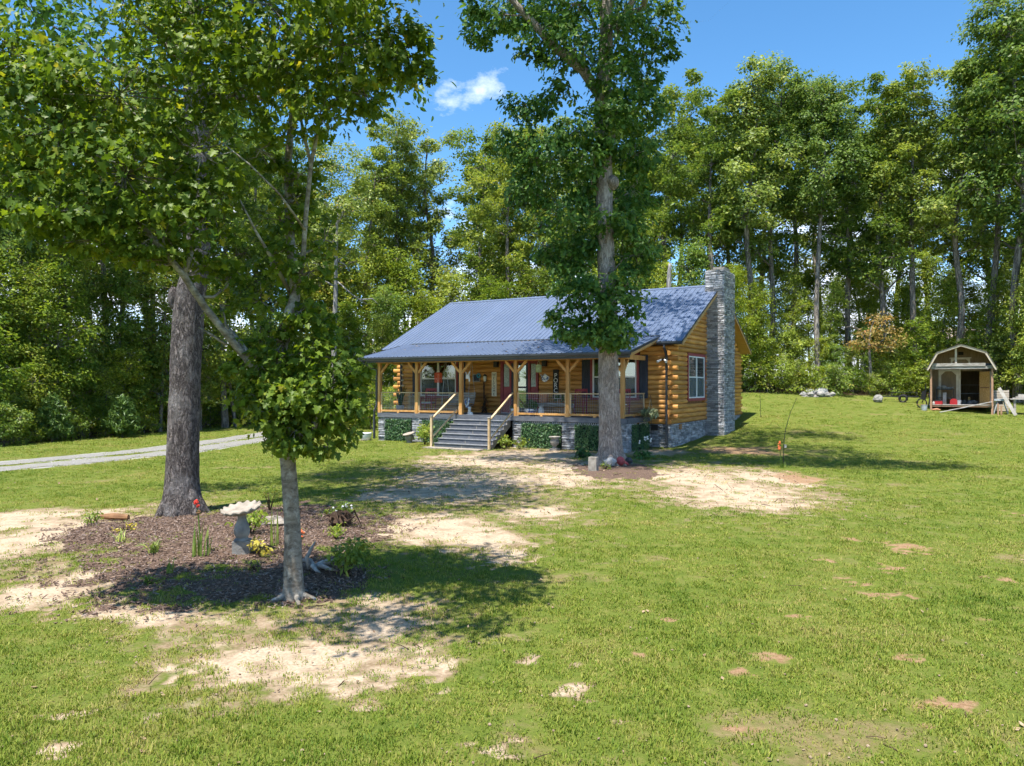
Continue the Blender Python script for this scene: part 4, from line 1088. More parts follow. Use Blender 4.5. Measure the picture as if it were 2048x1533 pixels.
# saplings and bushes along the edge
k = 0
saps = []
for px in list(range(-60, 740, 34)) + list(range(1470, 2120, 33)) + list(range(2140, 2700, 70)) + list(range(770, 1470, 75)):
    x0 = (px - CX) / F
    Y = next(q for q in np.arange(28, 70, 0.1) if q > np.interp(x0 * q, EDGE[:, 0], EDGE[:, 1]))
    saps.append((px, Y + r_.uniform(0.8, 3.0), r_.uniform(3.0, 5.6)))
for px in range(-50, 740, 40):
    x0 = (px - CX) / F
    Y = next(q for q in np.arange(28, 70, 0.1) if q > np.interp(x0 * q, EDGE[:, 0], EDGE[:, 1]))
    saps.append((px, Y + r_.uniform(3.5, 7.0), r_.uniform(4.5, 7.0)))
for i, (px, Y, h) in enumerate(sorted(saps)):
    x = px_ = (px - CX) / F * Y
    plant('sapling', 'sapling', x, Y, h * (1.0 if px < 900 else 0.85), 'leafy sapling, %s from left along the wood edge, %s' % (ordn(i), place_of(px)), 'sapling', 'saplings along the edge of the woods', None, i, 200 + i)
bsh = [(775, 43, 2.2), (742, 44, 2.4), (715, 45, 2.2), (800, 45, 2.4), (680, 47, 2.2)]
for px in list(range(-40, 560, 42)) + list(range(1490, 2090, 36)):
    x0 = (px - CX) / F
    Y = next(q for q in np.arange(28, 70, 0.1) if q > np.interp(x0 * q, EDGE[:, 0], EDGE[:, 1]))
    if 1850 < px < 2010: continue
    bsh.append((px + r_.uniform(-10, 10), Y + r_.uniform(-0.3, 0.5), r_.uniform(1.1, 2.0)))
for i, (px, Y, h) in enumerate(sorted(bsh)):
    x = (px - CX) / F * Y
    plant('bush', 'edge_bush', x, Y, h, 'low leafy bush, %s from left where lawn meets woods, %s' % (ordn(i), place_of(px)), 'bush', 'bushes where the lawn meets the woods', None, i, 300 + i)
# the wood edge goes on past the left of the picture and behind the camera: the windows mirror them
for i in range(16):
    a = R(-76 - 8.8 * i)
    plant('mid' if i % 3 else 'tall', 'far_side_tree', (33 + 0.9 * i) * math.sin(a), 25 + (33 + 0.9 * i) * math.cos(a), 11 if i % 3 else 14, 'leafy wood-edge tree, %s of those outside the frame mirrored in the windows' % ordn(i), 'tree', 'trees mirrored in the windows', i, 0, 400 + i)

# dead grey trunk rising behind the left end of the cabin, and the lopped one by the chimney
t = Tree(61)
P0 = onground(668, 846)
P0 = ((670 - CX) / F * 47, 47)
b0 = np.array((P0[0], P0[1], gz(*P0)))
dp = lambda x_, y_: np.array(at(x_, y_, 47))
t.trunk([b0 + np.array((0, 0, -0.2)), dp(668, 690), dp(671, 600), dp(672, 520), dp(674, 450), dp(676, 400)], [0.2, 0.16, 0.14, 0.12, 0.09, 0.03], 9, 0.04)
for (x1, y1, x2, y2, x3, y3) in ((671, 575, 655, 565, 645, 560), (674, 500, 664, 480, 652, 478), (670, 560, 705, 590, 735, 610), (720, 600, 745, 598, 757, 610), (675, 450, 690, 420, 705, 405), (672, 520, 690, 530, 700, 545)):
    t.wood.tube([dp(x1, y1), dp(x2, y2), dp(x3, y3)], [0.06, 0.04, 0.015], 6)
for (cx_, cy_, rx_, ry_, n_) in ((660, 470, 40, 22, 700), (690, 420, 44, 26, 900), (640, 400, 40, 26, 800), (700, 360, 40, 26, 800), (665, 330, 38, 24, 800), (725, 400, 28, 20, 400), (610, 450, 30, 20, 400), (690, 300, 26, 16, 400), (640, 530, 30, 14, 300), (700, 500, 26, 12, 260)):
    t.clump(dp(cx_, cy_), (rx_ * 47 / F, rx_ * 47 / F, ry_ * 47 / F), n_, 14, 0.15, DIAMOND, limb_r=0.05, spread=0.28, up=0.95, outw=0.45, rand=0.6)
d = thing('slim_tree', 'slim grey-stemmed tree with yellow-green crown behind the left cabin eave', 'tree', tuple(b0))
under(d, 'trunk', t.wood.mesh('trunk', BK['grey'], True))
under(d, 'crown', t.leaf_mesh('crown', L['woody']))
t = Tree(62)
P0 = ((1338 - CX) / F * 49, 49)
b0 = np.array((P0[0], P0[1], gz(*P0)))
t.trunk([b0 + np.array((0, 0, -0.2)), np.array(at(1338, 620, 49)), np.array(at(1338, 560, 49)), np.array(at(1340, 528, 49))], [0.19, 0.17, 0.16, 0.10], 9, 0.04)
d = thing('snag', 'bare lopped grey stem poking up behind the roof ridge', 'tree', tuple(b0))
under(d, 'trunk', t.wood.mesh('trunk', BK['grey'], True))

# orange-leaved sapling on the lawn
t = Tree(63)
x, y = onground(1741, 790)
b0 = np.array((x, y, gz(x, y)))
sp = lambda x_, y_, dy=0: np.array(at(x_, y_, y + dy))
t.trunk([b0 + np.array((0, 0, -0.1)), sp(1741, 760), sp(1740, 720), sp(1738, 690), sp(1742, 660), sp(1748, 640)], [0.13, 0.10, 0.085, 0.06, 0.04, 0.015], 9, 0.03)
for (x1, y1, x2, y2) in ((1738, 695, 1715, 660), (1740, 680, 1700, 648), (1715, 660, 1690, 655)):
    t.wood.tube([sp(x1, y1), sp((x1 + x2) / 2, (y1 + y2) / 2 - 4), sp(x2, y2)], [0.04, 0.028, 0.008], 6)
for (cx_, cy_, rx_, ry_, n_) in ((1755, 640, 26, 12, 320), (1775, 668, 34, 12, 360), (1722, 690, 34, 9, 320), (1760, 695, 30, 10, 260), (1740, 665, 26, 9, 220), (1790, 685, 20, 10, 160)):
    s_ = y / F
    t.clump(sp(cx_, cy_), (rx_ * s_, rx_ * s_, ry_ * s_), n_, 11, 0.14, DIAMOND, limb_r=0.03, spread=0.3)
d = thing('young_tree', 'young tree with orange turning leaves alone on the back lawn', 'tree', tuple(b0))
under(d, 'trunk', t.wood.mesh('trunk', BK['wood'], True))
under(d, 'crown', t.leaf_mesh('crown', L['autumn']))
t = Tree(64)
for (cx_, cy_, rx_, ry_, n_) in ((1770, 735, 34, 30, 700), (1715, 745, 26, 20, 350), (1800, 755, 30, 20, 400)):
    s_ = (y + 1) / F
    t.clump(np.array(at(cx_, cy_, y + 1.6)), (rx_ * s_, rx_ * s_, ry_ * s_), n_, 12, 0.14, DIAMOND, spread=0.3)
xx, yy = (1765 - CX) / F * (y + 1.6), y + 1.6
t.wood.tube([(xx, yy, gz(xx, yy) - 0.1), (xx, yy, gz(xx, yy) + 1.2)], [0.04, 0.02], 6)
d = thing('green_shrub', 'rounded green shrub close behind the orange-leaved young tree', 'shrub', (xx, yy, gz(xx, yy)))
under(d, 'stem', t.wood.mesh('stem', BK['wood'], True))
under(d, 'foliage', t.leaf_mesh('foliage', L['bushl']))

# two young pines on the left of the drive
def pine(x, y, h, label, seed):
    t = Tree(seed)
    b0 = np.array((x, y, gz(x, y)))
    t.trunk([b0 + np.array((0, 0, -0.1)), b0 + np.array((0, 0, h * 0.5)), b0 + np.array((0.02, 0, h))], [0.05, 0.035, 0.008], 7)
    for i in range(34):
        f_ = (i + 0.5) / 34
        z_, a = h * (0.14 + 0.84 * f_), i * 2.4
        rr = 0.36 * h * (1 - f_) ** 0.8 + 0.08
        e = b0 + np.array((rr * math.cos(a), rr * math.sin(a), z_ + 0.18))
        t.wood.tube([b0 + np.array((0, 0, z_ - 0.1)), e], [0.014, 0.006], 5)
        for q in np.linspace(0.35, 1, 3):
            c = (b0 + np.array((0, 0, z_ - 0.1))) * (1 - q) + e * q
            t.clump(c, (0.15, 0.15, 0.13), 60, 3, 0.17, LONG, spread=0.5, twigs=False, up=0.2, outw=1.2, rand=0.5, droop=-0.5)
    o = thing('pine_sapling', label, 'pine', tuple(b0))
    under(o, 'trunk', t.wood.mesh('trunk', BK['wood'], True))
    under(o, 'crown', t.leaf_mesh('crown', L['needle']))
pine(*onground(105, 884), 1.9, 'broad yellow-green young pine at the lawn edge, the more left of two', 71)
pine(*onground(245, 876), 1.75, 'slender young pine on a short bare stem, nearer the big oak trunk', 72)

# ------------------------------------------------------------------ the log cabin (local axes: x along the porch, y into the house, z up)
D, UR, UL, VB = 2.49, 0.905, -13.3, 13.94
ZD = 1.3                                       # deck
cabin = thing('log_cabin', 'log cabin with blue metal roof, front porch and stone chimney', 'house', (HOUSE[0], HOUSE[1], 0), -TH)
V0, Z0, VR, ZR = D - 0.21, 4.38, D + 5.725, 7.30   # main eave and ridge
SL = (ZR - Z0) / (VR - V0)
PV0, PZ0, PV1, PZ1 = -0.55, 3.87, D + 0.25, 4.61   # porch roof
U0, U1, PU0, PU1 = -14.16, 1.454, -13.05, 0.38

wall = MB()
wall.box(UL + 0.05, UR - 0.05, D + 0.03, VB - 0.05, 0.95, 4.2)
wall.prism([(UL + 0.05, D + 0.03, 4.2), (UL + 0.05, VB - 0.05, 4.2), (UL + 0.05, VR, ZR - 0.22)], (UR - UL - 0.1, 0, 0))
wall = wall.build('wall', M['brownwood'], cabin)
CH = 0.2
def log_prof(b, h=CH):
    return [(0.06, 0.004), (-b * 0.25, 0.006), (-b * 0.72, h * 0.16), (-b * 0.97, h * 0.36), (-b, h * 0.55), (-b * 0.85, h * 0.78), (-b * 0.35, h * 0.97), (0.06, h * 0.985)]
def log_front(u0, u1, z, b):
    o = MB().prism([(0, p[0], p[1]) for p in log_prof(b)], (u1 - u0, 0, 0)).build('log', M['log'], wall, loc=(u0, D, z))
    return o
def log_gable(v0, v1, z, b, u=UR, s=1):
    return MB().prism([(-p[0] * s, 0, p[1]) for p in log_prof(b)], (0, v1 - v0, 0)).build('log', M['log'], wall, loc=(u, v0, z))
OPEN = [(-11.9, -9.5, 1.95, 3.85), (-7.2, -5.19, 1.3, 3.74), (-2.66, -0.40, 1.95, 3.93)]
z, i = 1.0, 0
while z < 4.15:
    cuts = [UL - (0.26 if i % 2 else 0.0)]
    for (a, b_, za, zb) in OPEN:
        if z + CH * 0.6 > za and z + CH * 0.4 < zb: cuts += [a, b_]
    cuts.append(UR + (0.30 if i % 2 else 0.06))
    for a, b_ in zip(cuts[::2], cuts[1::2]):
        log_front(a, b_, z, 0.055)
    z += CH; i += 1
z, i = 1.0, 0
GWIN = (4.44, 7.06, 1.90, 3.98)
while z < ZR - 0.35:
    lim0, lim1 = D - (0.0 if i % 2 else 0.26), VB + (0.0 if i % 2 else 0.26)
    if z > 4.1:
        e = (z + CH - Z0 + 0.20) / SL
        lim0, lim1 = max(D, V0 + e), min(VB, 2 * VR - V0 - e)
    if z < GWIN[3] - 0.08 and z + CH > GWIN[2] + 0.08:
        log_gable(lim0, GWIN[0] + 0.03, z, 0.08); log_gable(GWIN[1] - 0.03, lim1, z, 0.08)
    else:
        log_gable(lim0, lim1, z, 0.08)
    z += CH; i += 1
# left gable: seen only from the side
z = 1.0
while z < ZR - 0.35:
    lim0, lim1 = D, VB
    if z > 4.1:
        e = (z + CH - Z0 + 0.20) / SL
        lim0, lim1 = max(D, V0 + e), min(VB, 2 * VR - V0 - e)
    log_gable(lim0, lim1, z, 0.08, UL, -1)
    z += CH

# --- roof
roof = MB()
TK = 0.13
roof.prism([(U0 + 0.03, V0 + 0.02, Z0 - 0.02), (U0 + 0.03, VR, ZR - 0.02), (U0 + 0.03, VR, ZR - TK), (U0 + 0.03, V0 + 0.02, Z0 - TK)], (U1 - U0 - 0.06, 0, 0))
roof.prism([(U0 + 0.03, 2 * VR - V0 - 0.02, Z0 - 0.02), (U0 + 0.03, 2 * VR - V0 - 0.02, Z0 - TK), (U0 + 0.03, VR + 0.001, ZR - TK), (U0 + 0.03, VR + 0.001, ZR - 0.02)], (U1 - U0 - 0.06, 0, 0))
roof = roof.build('roof', M['soffit'], cabin)
proof = MB().prism([(PU0 + 0.03, PV0 + 0.02, PZ0 - 0.02), (PU0 + 0.03, PV1, PZ1 - 0.02), (PU0 + 0.03, PV1, PZ1 - 0.10), (PU0 + 0.03, PV0 + 0.02, PZ0 - 0.10)], (PU1 - PU0 - 0.06, 0, 0))
proof = proof.build('porch_roof', M['soffit'], cabin)
def panel_mesh(w, L_, nr):
    prof = []
    p = w / nr
    for k_ in range(nr):
        x0 = k_ * p
        prof += [(x0 + 0.0, 0.030), (x0 + 0.012, 0.030), (x0 + 0.032, 0.001), (x0 + p - 0.032, 0.001), (x0 + p - 0.012, 0.030)]
    prof.append((w - 0.001, 0.030))
    mb = MB()
    top0 = [(x, 0, z) for x, z in prof]; top1 = [(x, L_, z) for x, z in prof]
    nn = len(prof)
    mb.add(top0 + top1 + [(x, 0, -0.012) for x, z in prof] + [(x, L_, -0.012) for x, z in prof],
           [(i, i + 1, nn + i + 1, nn + i) for i in range(nn - 1)] + [(2 * nn + i + 1, 2 * nn + i, i, i + 1)[::-1] for i in range(nn - 1)])
    return mb.mesh('roof_panel', M['roof'])
NP = 17
pw = (U1 - U0) / NP
ang = math.atan(SL)
LEN = math.hypot(VR - V0, ZR - Z0)
pm = panel_mesh(pw, LEN, 4)
for i in range(NP):
    link('roof_panel', pm, roof, (U0 + i * pw, V0 - 0.03, Z0 - 0.004), (ang, 0, 0))
    link('roof_panel', pm, roof, (U0 + (i + 1) * pw, 2 * VR - V0 + 0.03, Z0 - 0.004), (ang, 0, math.pi))
NQ = 15
qw = (PU1 - PU0) / NQ
pang = math.atan((PZ1 - PZ0) / (PV1 - PV0))
qm = panel_mesh(qw, math.hypot(PV1 - PV0, PZ1 - PZ0) + 0.05, 4)
for i in range(NQ):
    link('roof_panel', qm, proof, (PU0 + i * qw, PV0 - 0.03, PZ0 - 0.004), (pang, 0, 0))
MB().prism([(U0 - 0.01, VR - 0.17, ZR - 0.045), (U0 - 0.01, VR, ZR + 0.045), (U0 - 0.01, VR + 0.17, ZR - 0.045), (U0 - 0.01, VR, ZR + 0.0)], (U1 - U0 + 0.02, 0, 0)).build('ridge_cap', M['roof'], roof)
for u in (U1 - 0.02, U0 - 0.012):
    for s in (0, 1):
        f_ = (lambda v: v) if not s else (lambda v: 2 * VR - v)
        MB().prism([(u, f_(V0 - 0.03), Z0 - 0.05), (u, f_(VR), ZR - 0.035), (u, f_(VR), ZR + 0.03), (u, f_(V0 - 0.03), Z0 + 0.02)], (0.032, 0, 0)).build('rake_trim', M['gutter'], roof)
        MB().prism([(u + 0.004, f_(V0), Z0 - 0.19), (u + 0.004, f_(VR), ZR - 0.175), (u + 0.004, f_(VR), ZR - 0.045), (u + 0.004, f_(V0), Z0 - 0.06)], (0.024, 0, 0)).build('rake_board', M['rake'], roof)
for u in (PU1 - 0.02, PU0 - 0.012):
    MB().prism([(u, PV0 - 0.03, PZ0 - 0.06), (u, D - 0.15, 4.475), (u, D - 0.15, 4.56), (u, PV0 - 0.03, PZ0 + 0.025)], (0.034, 0, 0)).build('rake_trim', M['gutter'], proof)
    MB().prism([(u + 0.004, PV0, PZ0 - 0.15), (u + 0.004, D - 0.1, 4.39), (u + 0.004, D - 0.1, 4.47), (u + 0.004, PV0, PZ0 - 0.07)], (0.026, 0, 0)).build('rake_board', M['rake'], proof)
MB().prism([(PU0 + 0.4, D + 0.20, 4.605), (PU0 + 0.4, D + 0.30, 4.655), (PU0 + 0.4, D + 0.30, 4.675), (PU0 + 0.4, D + 0.19, 4.63)], (PU1 - PU0 - 0.45, 0, 0)).build('flashing', M['gutter'], proof)
def gutter(u0, u1, v, z):
    g = MB().prism([(u0, v, z), (u0, v - 0.09, z), (u0, v - 0.125, z + 0.06), (u0, v - 0.125, z + 0.13), (u0, v - 0.11, z + 0.13), (u0, v - 0.10, z + 0.05), (u0, v - 0.02, z + 0.03), (u0, v - 0.01, z + 0.13), (u0, v, z + 0.13)], (u1 - u0, 0, 0))
    return g.build('gutter', M['gutter'], cabin)
gutter(PU0 - 0.03, PU1 + 0.02, PV0 - 0.035, 3.725)
gutter(PU1 + 0.03, U1, V0 - 0.035, 4.235)
dsp = MB()
dsp.bar((0.72, V0 - 0.09, 4.24), (0.72, V0 - 0.09, 4.10), 0.075, 0.075); dsp.bar((0.72, V0 - 0.09, 4.12), (0.76, D - 0.11, 3.75), 0.075, 0.07); dsp.bar((0.76, D - 0.11, 3.78), (0.76, D - 0.11, 0.10), 0.085, 0.075); dsp.bar((0.76, D - 0.11, 0.14), (0.76, D - 0.32, 0.05), 0.085, 0.07)
dsp.build('downspout', M['gutter'], cabin)
dsp = MB()
dsp.bar((-12.86, PV0 - 0.1, 3.74), (-12.86, PV0 - 0.1, 3.60), 0.07, 0.07); dsp.bar((-12.86, PV0 - 0.1, 3.63), (-12.59, 0.06, 3.30), 0.07, 0.07); dsp.bar((-12.59, 0.06, 3.33), (-12.59, 0.06, 1.62), 0.085, 0.075); dsp.bar((-12.59, 0.06, 1.66), (-12.64, -0.06, 1.35), 0.08, 0.07); dsp.bar((-12.64, -0.06, 1.38), (-12.64, -0.06, 0.08), 0.085, 0.075)
dsp.build('downspout', M['gutter'], cabin)
dsp = MB(); dsp.bar((-13.0, D - 0.12, 4.3), (-13.0, D - 0.12, 0.4), 0.085, 0.075); dsp.build('downspout', M['gutter'], cabin)

# --- ledge stone
def stone_unit(seed):
    r_ = random.Random(seed)
    mb = MB()
    j = lambda a: a + r_.uniform(-0.06, 0.06)
    vs = [(-0.5, 0.5, -0.48), (0.5, 0.5, -0.48), (0.5, 0.5, 0.48), (-0.5, 0.5, 0.48)]
    fr = [(j(-0.45), -0.5 + r_.uniform(0, 0.35), j(-0.38)), (j(0.45), -0.5 + r_.uniform(0, 0.35), j(-0.38)), (j(0.45), -0.5 + r_.uniform(0, 0.35), j(0.38)), (j(-0.45), -0.5 + r_.uniform(0, 0.35), j(0.38))]
    ed = [(-0.49, -0.1, -0.47), (0.49, -0.1, -0.47), (0.49, -0.1, 0.47), (-0.49, -0.1, 0.47)]
    mb.add(vs + ed + fr, [(0, 1, 5, 4), (1, 2, 6, 5), (2, 3, 7, 6), (3, 0, 4, 7), (4, 5, 9, 8), (5, 6, 10, 9), (6, 7, 11, 10), (7, 4, 8, 11), (8, 9, 10, 11)])
    return mb
SU = [stone_unit(i) for i in range(8)]
SM = [q.mesh('stone', M['stone']) for q in SU]
def ledge(W, H, seed, hh=(0.05, 0.105), ll=(0.16, 0.52)):
    "courses of stones on a W x H face: (centre along, centre up, length, height, depth)"
    r_ = random.Random(seed)
    out, z_ = [], 0.0
    while z_ < H - 0.02:
        h = min(r_.uniform(*hh), H - z_)
        x_ = -r_.uniform(0, 0.2)
        while x_ < W:
            L_ = r_.uniform(*ll) * (0.7 + h * 4)
            a, b_ = max(x_, 0), min(x_ + L_, W)
            if b_ - a > 0.03: out.append(((a + b_) / 2, z_ + h / 2, b_ - a - 0.006, h - 0.006, r_.uniform(0.05, 0.11)))
            x_ += L_
        z_ += h
    return out
def face_point(org, ax, st_):
    "org: corner; ax 'F' front face (along +u), 'R' right face (along +v), 'L' left face"
    return {'F': (org[0] + st_[0], org[1] + 0.0, org[2] + st_[1]), 'R': (org[0], org[1] + st_[0], org[2] + st_[1]), 'L': (org[0], org[1] + st_[0], org[2] + st_[1])}[ax]
AZ = {'F': 0.0, 'R': math.pi / 2, 'L': -math.pi / 2}
def veneer(parent, faces, name='stone_veneer'):
    "every stone of the faces, joined"
    V_, F_, A_ = [], [], []
    r_ = random.Random(len(faces) * 7 + int(abs(faces[0][0][0]) * 100))
    for (org, ax, W, H, seed) in faces:
        cs, sn = math.cos(AZ[ax]), math.sin(AZ[ax])
        for s_ in ledge(W, H, seed):
            c_ = face_point(org, ax, s_)
            su = SU[r_.randrange(8)]
            k_ = len(V_)
            tone = r_.random()
            for (x_, y_, z_) in su.v:
                x_, y_, z_ = x_ * s_[2], y_ * s_[4], z_ * s_[3]
                V_.append((c_[0] + x_ * cs - y_ * sn, c_[1] + x_ * sn + y_ * cs, c_[2] + z_)); A_.append(tone)
            F_ += [tuple(i + k_ for i in q) for q in su.f]
    o = link(name, np_mesh(name, np.array(V_), np.array(F_), M['stoneshade'], {'rnd': np.array(A_)}), parent)
    o['kind'] = 'stuff'
    return o
CV0, CV1, CU1, CZ = 7.41, 9.33, 1.76, 7.88
chim = MB().box(UR + 0.09, CU1 - 0.02, CV0 + 0.03, CV1 - 0.03, -0.3, CZ - 0.03).build('chimney', M['mortar'], cabin)
cnt = 0
fs = ledge(CU1 - UR + 0.02, CZ + 0.25, 3)
big_ = sorted(fs, key=lambda q: -q[2] * q[3])[:300]
r_ = random.Random(5)
for s_ in fs:
    if s_ in big_:
        link('stone', SM[r_.randrange(8)], chim, (UR + s_[0], CV0 + 0.0, -0.25 + s_[1]), (0, 0, 0), (s_[2], s_[4], s_[3]))
veneer(chim, [((CU1, CV0, -0.25), 'R', CV1 - CV0, CZ + 0.25, 4), ((UR, CV0, 6.2), 'L', CV1 - CV0, CZ - 6.2, 6)])
cap = MB().box(UR + 0.05, CU1 - 0.03, CV0 + 0.05, CV1 - 0.05, CZ - 0.02, CZ + 0.05); cap.box(UR + 0.22, CU1 - 0.12, CV0 + 0.5, CV1 - 0.4, CZ + 0.05, CZ + 0.22)
cap.build('chimney_cap', M['concrete'], chim)
fnd = MB().box(UL + 0.02, UR - 0.04, D + 0.06, VB - 0.04, -0.4, 0.96).build('foundation', M['mortar'], cabin)
veneer(fnd, [((-0.3, D + 0.02, -0.15), 'F', UR + 0.3, 1.14, 11), ((UR, D + 0.02, -0.15), 'R', CV0 - D - 0.05, 1.14, 12), ((UR, CV1, 0.1), 'R', VB - CV1, 0.9, 13)])
def vent(u0, u1, v0, v1, z0, z1, mt):
    o = MB().box(u0, u1, v0, v1, z0, z1).build('vent', mt, fnd)
    mb = MB()
    for k_ in range(5):
        zz = z0 + (k_ + 0.5) * (z1 - z0) / 5
        mb.box(u0 - 0.004, u1 + 0.004, v0 - 0.008, v1 + 0.004, zz - 0.008, zz + 0.008)
vent(0.06, 0.36, D - 0.05, D + 0.05, 0.74, 0.97, M['blackm'])
vent(UR - 0.05, UR + 0.07, 3.45, 3.72, 0.74, 0.97, M['brownwood'])

# --- windows and door
def window(u0, u1, z0, z1, v, nsash, trim=0.11, axis_='F'):
    "double-hung sashes side by side; built facing -v, turned for the gable"
    W = u1 - u0
    H = z1 - z0
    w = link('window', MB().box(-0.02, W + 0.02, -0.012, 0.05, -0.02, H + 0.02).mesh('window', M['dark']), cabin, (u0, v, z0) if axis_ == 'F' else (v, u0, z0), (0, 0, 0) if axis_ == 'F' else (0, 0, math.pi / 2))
    for a in ((-trim, -0.01, -trim, H + trim), (W + 0.01, W + trim, -trim, H + trim)):
        MB().box(a[0], a[1], -0.105, 0.03, a[2], a[3]).build('trim', M['redtrim'], w)
    MB().box(-0.01, W + 0.01, -0.102, 0.03, H + 0.002, H + trim).build('trim', M['redtrim'], w)
    MB().box(-0.01, W + 0.01, -0.112, 0.03, -trim, -0.002).build('sill', M['redtrim'], w)
    fm = MB()
    fm.box(0, 0.055, -0.098, 0.02, 0, H); fm.box(W - 0.055, W, -0.098, 0.02, 0, H); fm.box(0.055, W - 0.055, -0.096, 0.02, H - 0.055, H - 0.001); fm.box(0.055, W - 0.055, -0.096, 0.02, 0.001, 0.055)
    fm.build('frame', M['white'], w)
    sw = (W - 0.11) / nsash
    for s in range(nsash):
        a, b_ = 0.055 + s * sw, 0.055 + (s + 1) * sw
        if s: MB().box(a - 0.055, a + 0.055, -0.094, 0.02, 0.056, H - 0.056).build('mullion', M['white'], w)
        mid = H * 0.5
        fr_ = MB(); fr_.box(a + 0.03, b_ - 0.03, -0.085, -0.045, mid - 0.025, mid + 0.025)
        fr_.build('meeting_rail', M['white'], w)
        MB().box(a + 0.01, b_ - 0.01, -0.066, -0.062, mid, H - 0.05).build('pane', M['glass'], w)
        MB().box(a + 0.01, b_ - 0.01, -0.058, -0.054, 0.05, mid).build('pane', M['glass'], w)
        MB().box(a + 0.01, b_ - 0.01, -0.074, -0.072, 0.05, mid - 0.03).build('insect_screen', M['screen_'], w)
        bl = MB()
        zz = H - 0.07
        while zz > 0.06:
            bl.add([(a + 0.02, -0.045, zz), (b_ - 0.02, -0.045, zz), (b_ - 0.02, -0.024, zz + 0.042), (a + 0.02, -0.024, zz + 0.042)], [(0, 1, 2, 3)])
            zz -= 0.05
        bl.build('blind', M['blind'], w)
    return w
# the screens let half the light through
m, n, l, b = new_mat('insect screen mesh')
df = n.new('ShaderNodeBsdfDiffuse'); df.inputs['Color'].default_value = (0.16, 0.19, 0.19, 1)
tp = n.new('ShaderNodeBsdfTransparent'); mx = n.new('ShaderNodeMixShader'); mx.inputs[0].default_value = 0.5
l.new(tp.outputs[0], mx.inputs[1]); l.new(df.outputs[0], mx.inputs[2]); l.new(mx.outputs[0], n['Material Output'].inputs['Surface'])
M['screen_'] = m
window(-11.80, -9.68, 2.06, 3.74, D, 2)
window(-2.54, -0.55, 2.06, 3.82, D, 2)
window(4.58, 6.94, 2.02, 3.86, UR, 2, 0.12, 'G')
def shutter(u0, u1, z0, z1):
    s = MB().box(u0, u1, D - 0.085, D - 0.04, z0, z1).build('shutter', M['navy'], cabin)
    k_ = (u1 - u0) / 3
    for i in range(3):
        MB().box(u0 + i * k_ + 0.006, u0 + (i + 1) * k_ - 0.006, D - 0.105, D - 0.084, z0 + 0.004, z1 - 0.004).build('board', M['navy'], s)
for a in ((-12.30, -11.92), (-9.55, -9.16), (-3.05, -2.66), (-0.42, -0.06)):
    shutter(*a, 2.04, 3.84)
door = MB().box(-7.18, -5.21, D - 0.02, D + 0.02, 1.3, 3.72).build('entry', M['redtrim'], cabin)
for a in ((-7.18, -7.05), (-5.32, -5.21), (-6.70, -6.60), (-5.72, -5.62)):
    MB().box(a[0], a[1], D - 0.10, D - 0.02, 1.3, 3.72).build('jamb', M['redtrim'], door)
MB().box(-7.05, -5.32, D - 0.098, D - 0.02, 3.60, 3.72).build('head', M['redtrim'], door)
for a in ((-7.05, -6.70), (-5.62, -5.32)):
    MB().box(a[0] + 0.002, a[1] - 0.002, D - 0.05, D - 0.02, 1.32, 2.50).build('side_panel', M['redtrim'], door)
    MB().box(a[0] + 0.05, a[1] - 0.05, D - 0.062, D - 0.05, 1.42, 2.38).build('side_panel', M['redtrim'], door)
    MB().box(a[0] + 0.03, a[1] - 0.03, D - 0.045, D - 0.02, 2.52, 3.55).build('sidelight', M['sideglass'], door)
sd_ = MB()
sd_.box(-6.60, -6.49, D - 0.085, D - 0.03, 1.32, 3.60); sd_.box(-5.83, -5.72, D - 0.085, D - 0.03, 1.32, 3.60); sd_.box(-6.49, -5.83, D - 0.083, D - 0.03, 3.49, 3.60); sd_.box(-6.49, -5.83, D - 0.083, D - 0.03, 1.32, 1.55); sd_.box(-6.49, -5.83, D - 0.083, D - 0.03, 2.45, 2.53)
sd_ = sd_.build('storm_door', M['navy'], door)
MB().box(-6.50, -5.82, D - 0.05, D - 0.045, 1.54, 3.50).build('pane', M['glass'], sd_)
MB().box(-6.50, -5.82, D - 0.030, D - 0.021, 1.54, 3.50).build('dark_backing', M['dark'], sd_)  # near-black sheet painted for the dark behind the storm door glass
MB().bar((-5.86, D - 0.11, 2.30), (-5.86, D - 0.11, 2.42), 0.02, 0.02).build('handle', M['steel'], sd_)
MB().box(-7.1, -5.3, D - 0.14, D - 0.02, 1.302, 1.33).build('threshold', M['steel'], door)

# --- porch: deck, posts, beam, rails
deck = MB().box(-12.46, 0.0, 0.0, D + 0.03, 1.18, 1.262).build('deck', M['deck'], cabin)
for i in range(17):
    a = i * (D / 17)
    MB().box(-12.50, 0.03, a + 0.003 - (0.03 if i == 0 else 0), a + D / 17 - 0.003, 1.262, 1.30).build('deck_board', M['deck'], deck)
MB().box(-12.46, 0.0, -0.028, 0.0, 1.10, 1.262).build('rim_board', M['deck'], deck)
MB().box(0.0, 0.026, 0.0, D, 1.10, 1.262).build('rim_board', M['deck'], deck)
MB().box(-12.486, -12.46, 0.0, D, 1.10, 1.262).build('rim_board', M['deck'], deck)
PO = [-12.5, -10.29, -7.86, -5.08, -2.65, -0.29]
PW = 0.145
for k_, u in enumerate(PO):
    MB().box(u, u + PW, 0.03, 0.03 + PW, 1.30, 3.61).build('post', M['post'], cabin)
    for s in (-1, 1):
        if (k_ == 0 and s < 0) or (k_ == 5 and s > 0): continue
        c_ = u + PW / 2
        MB().bar((c_ + s * 0.055, 0.03 + PW / 2, 3.14), (c_ + s * 0.50, 0.03 + PW / 2, 3.60), 0.10, 0.085, up=(0, 1, 0)).build('brace', M['post'], cabin)
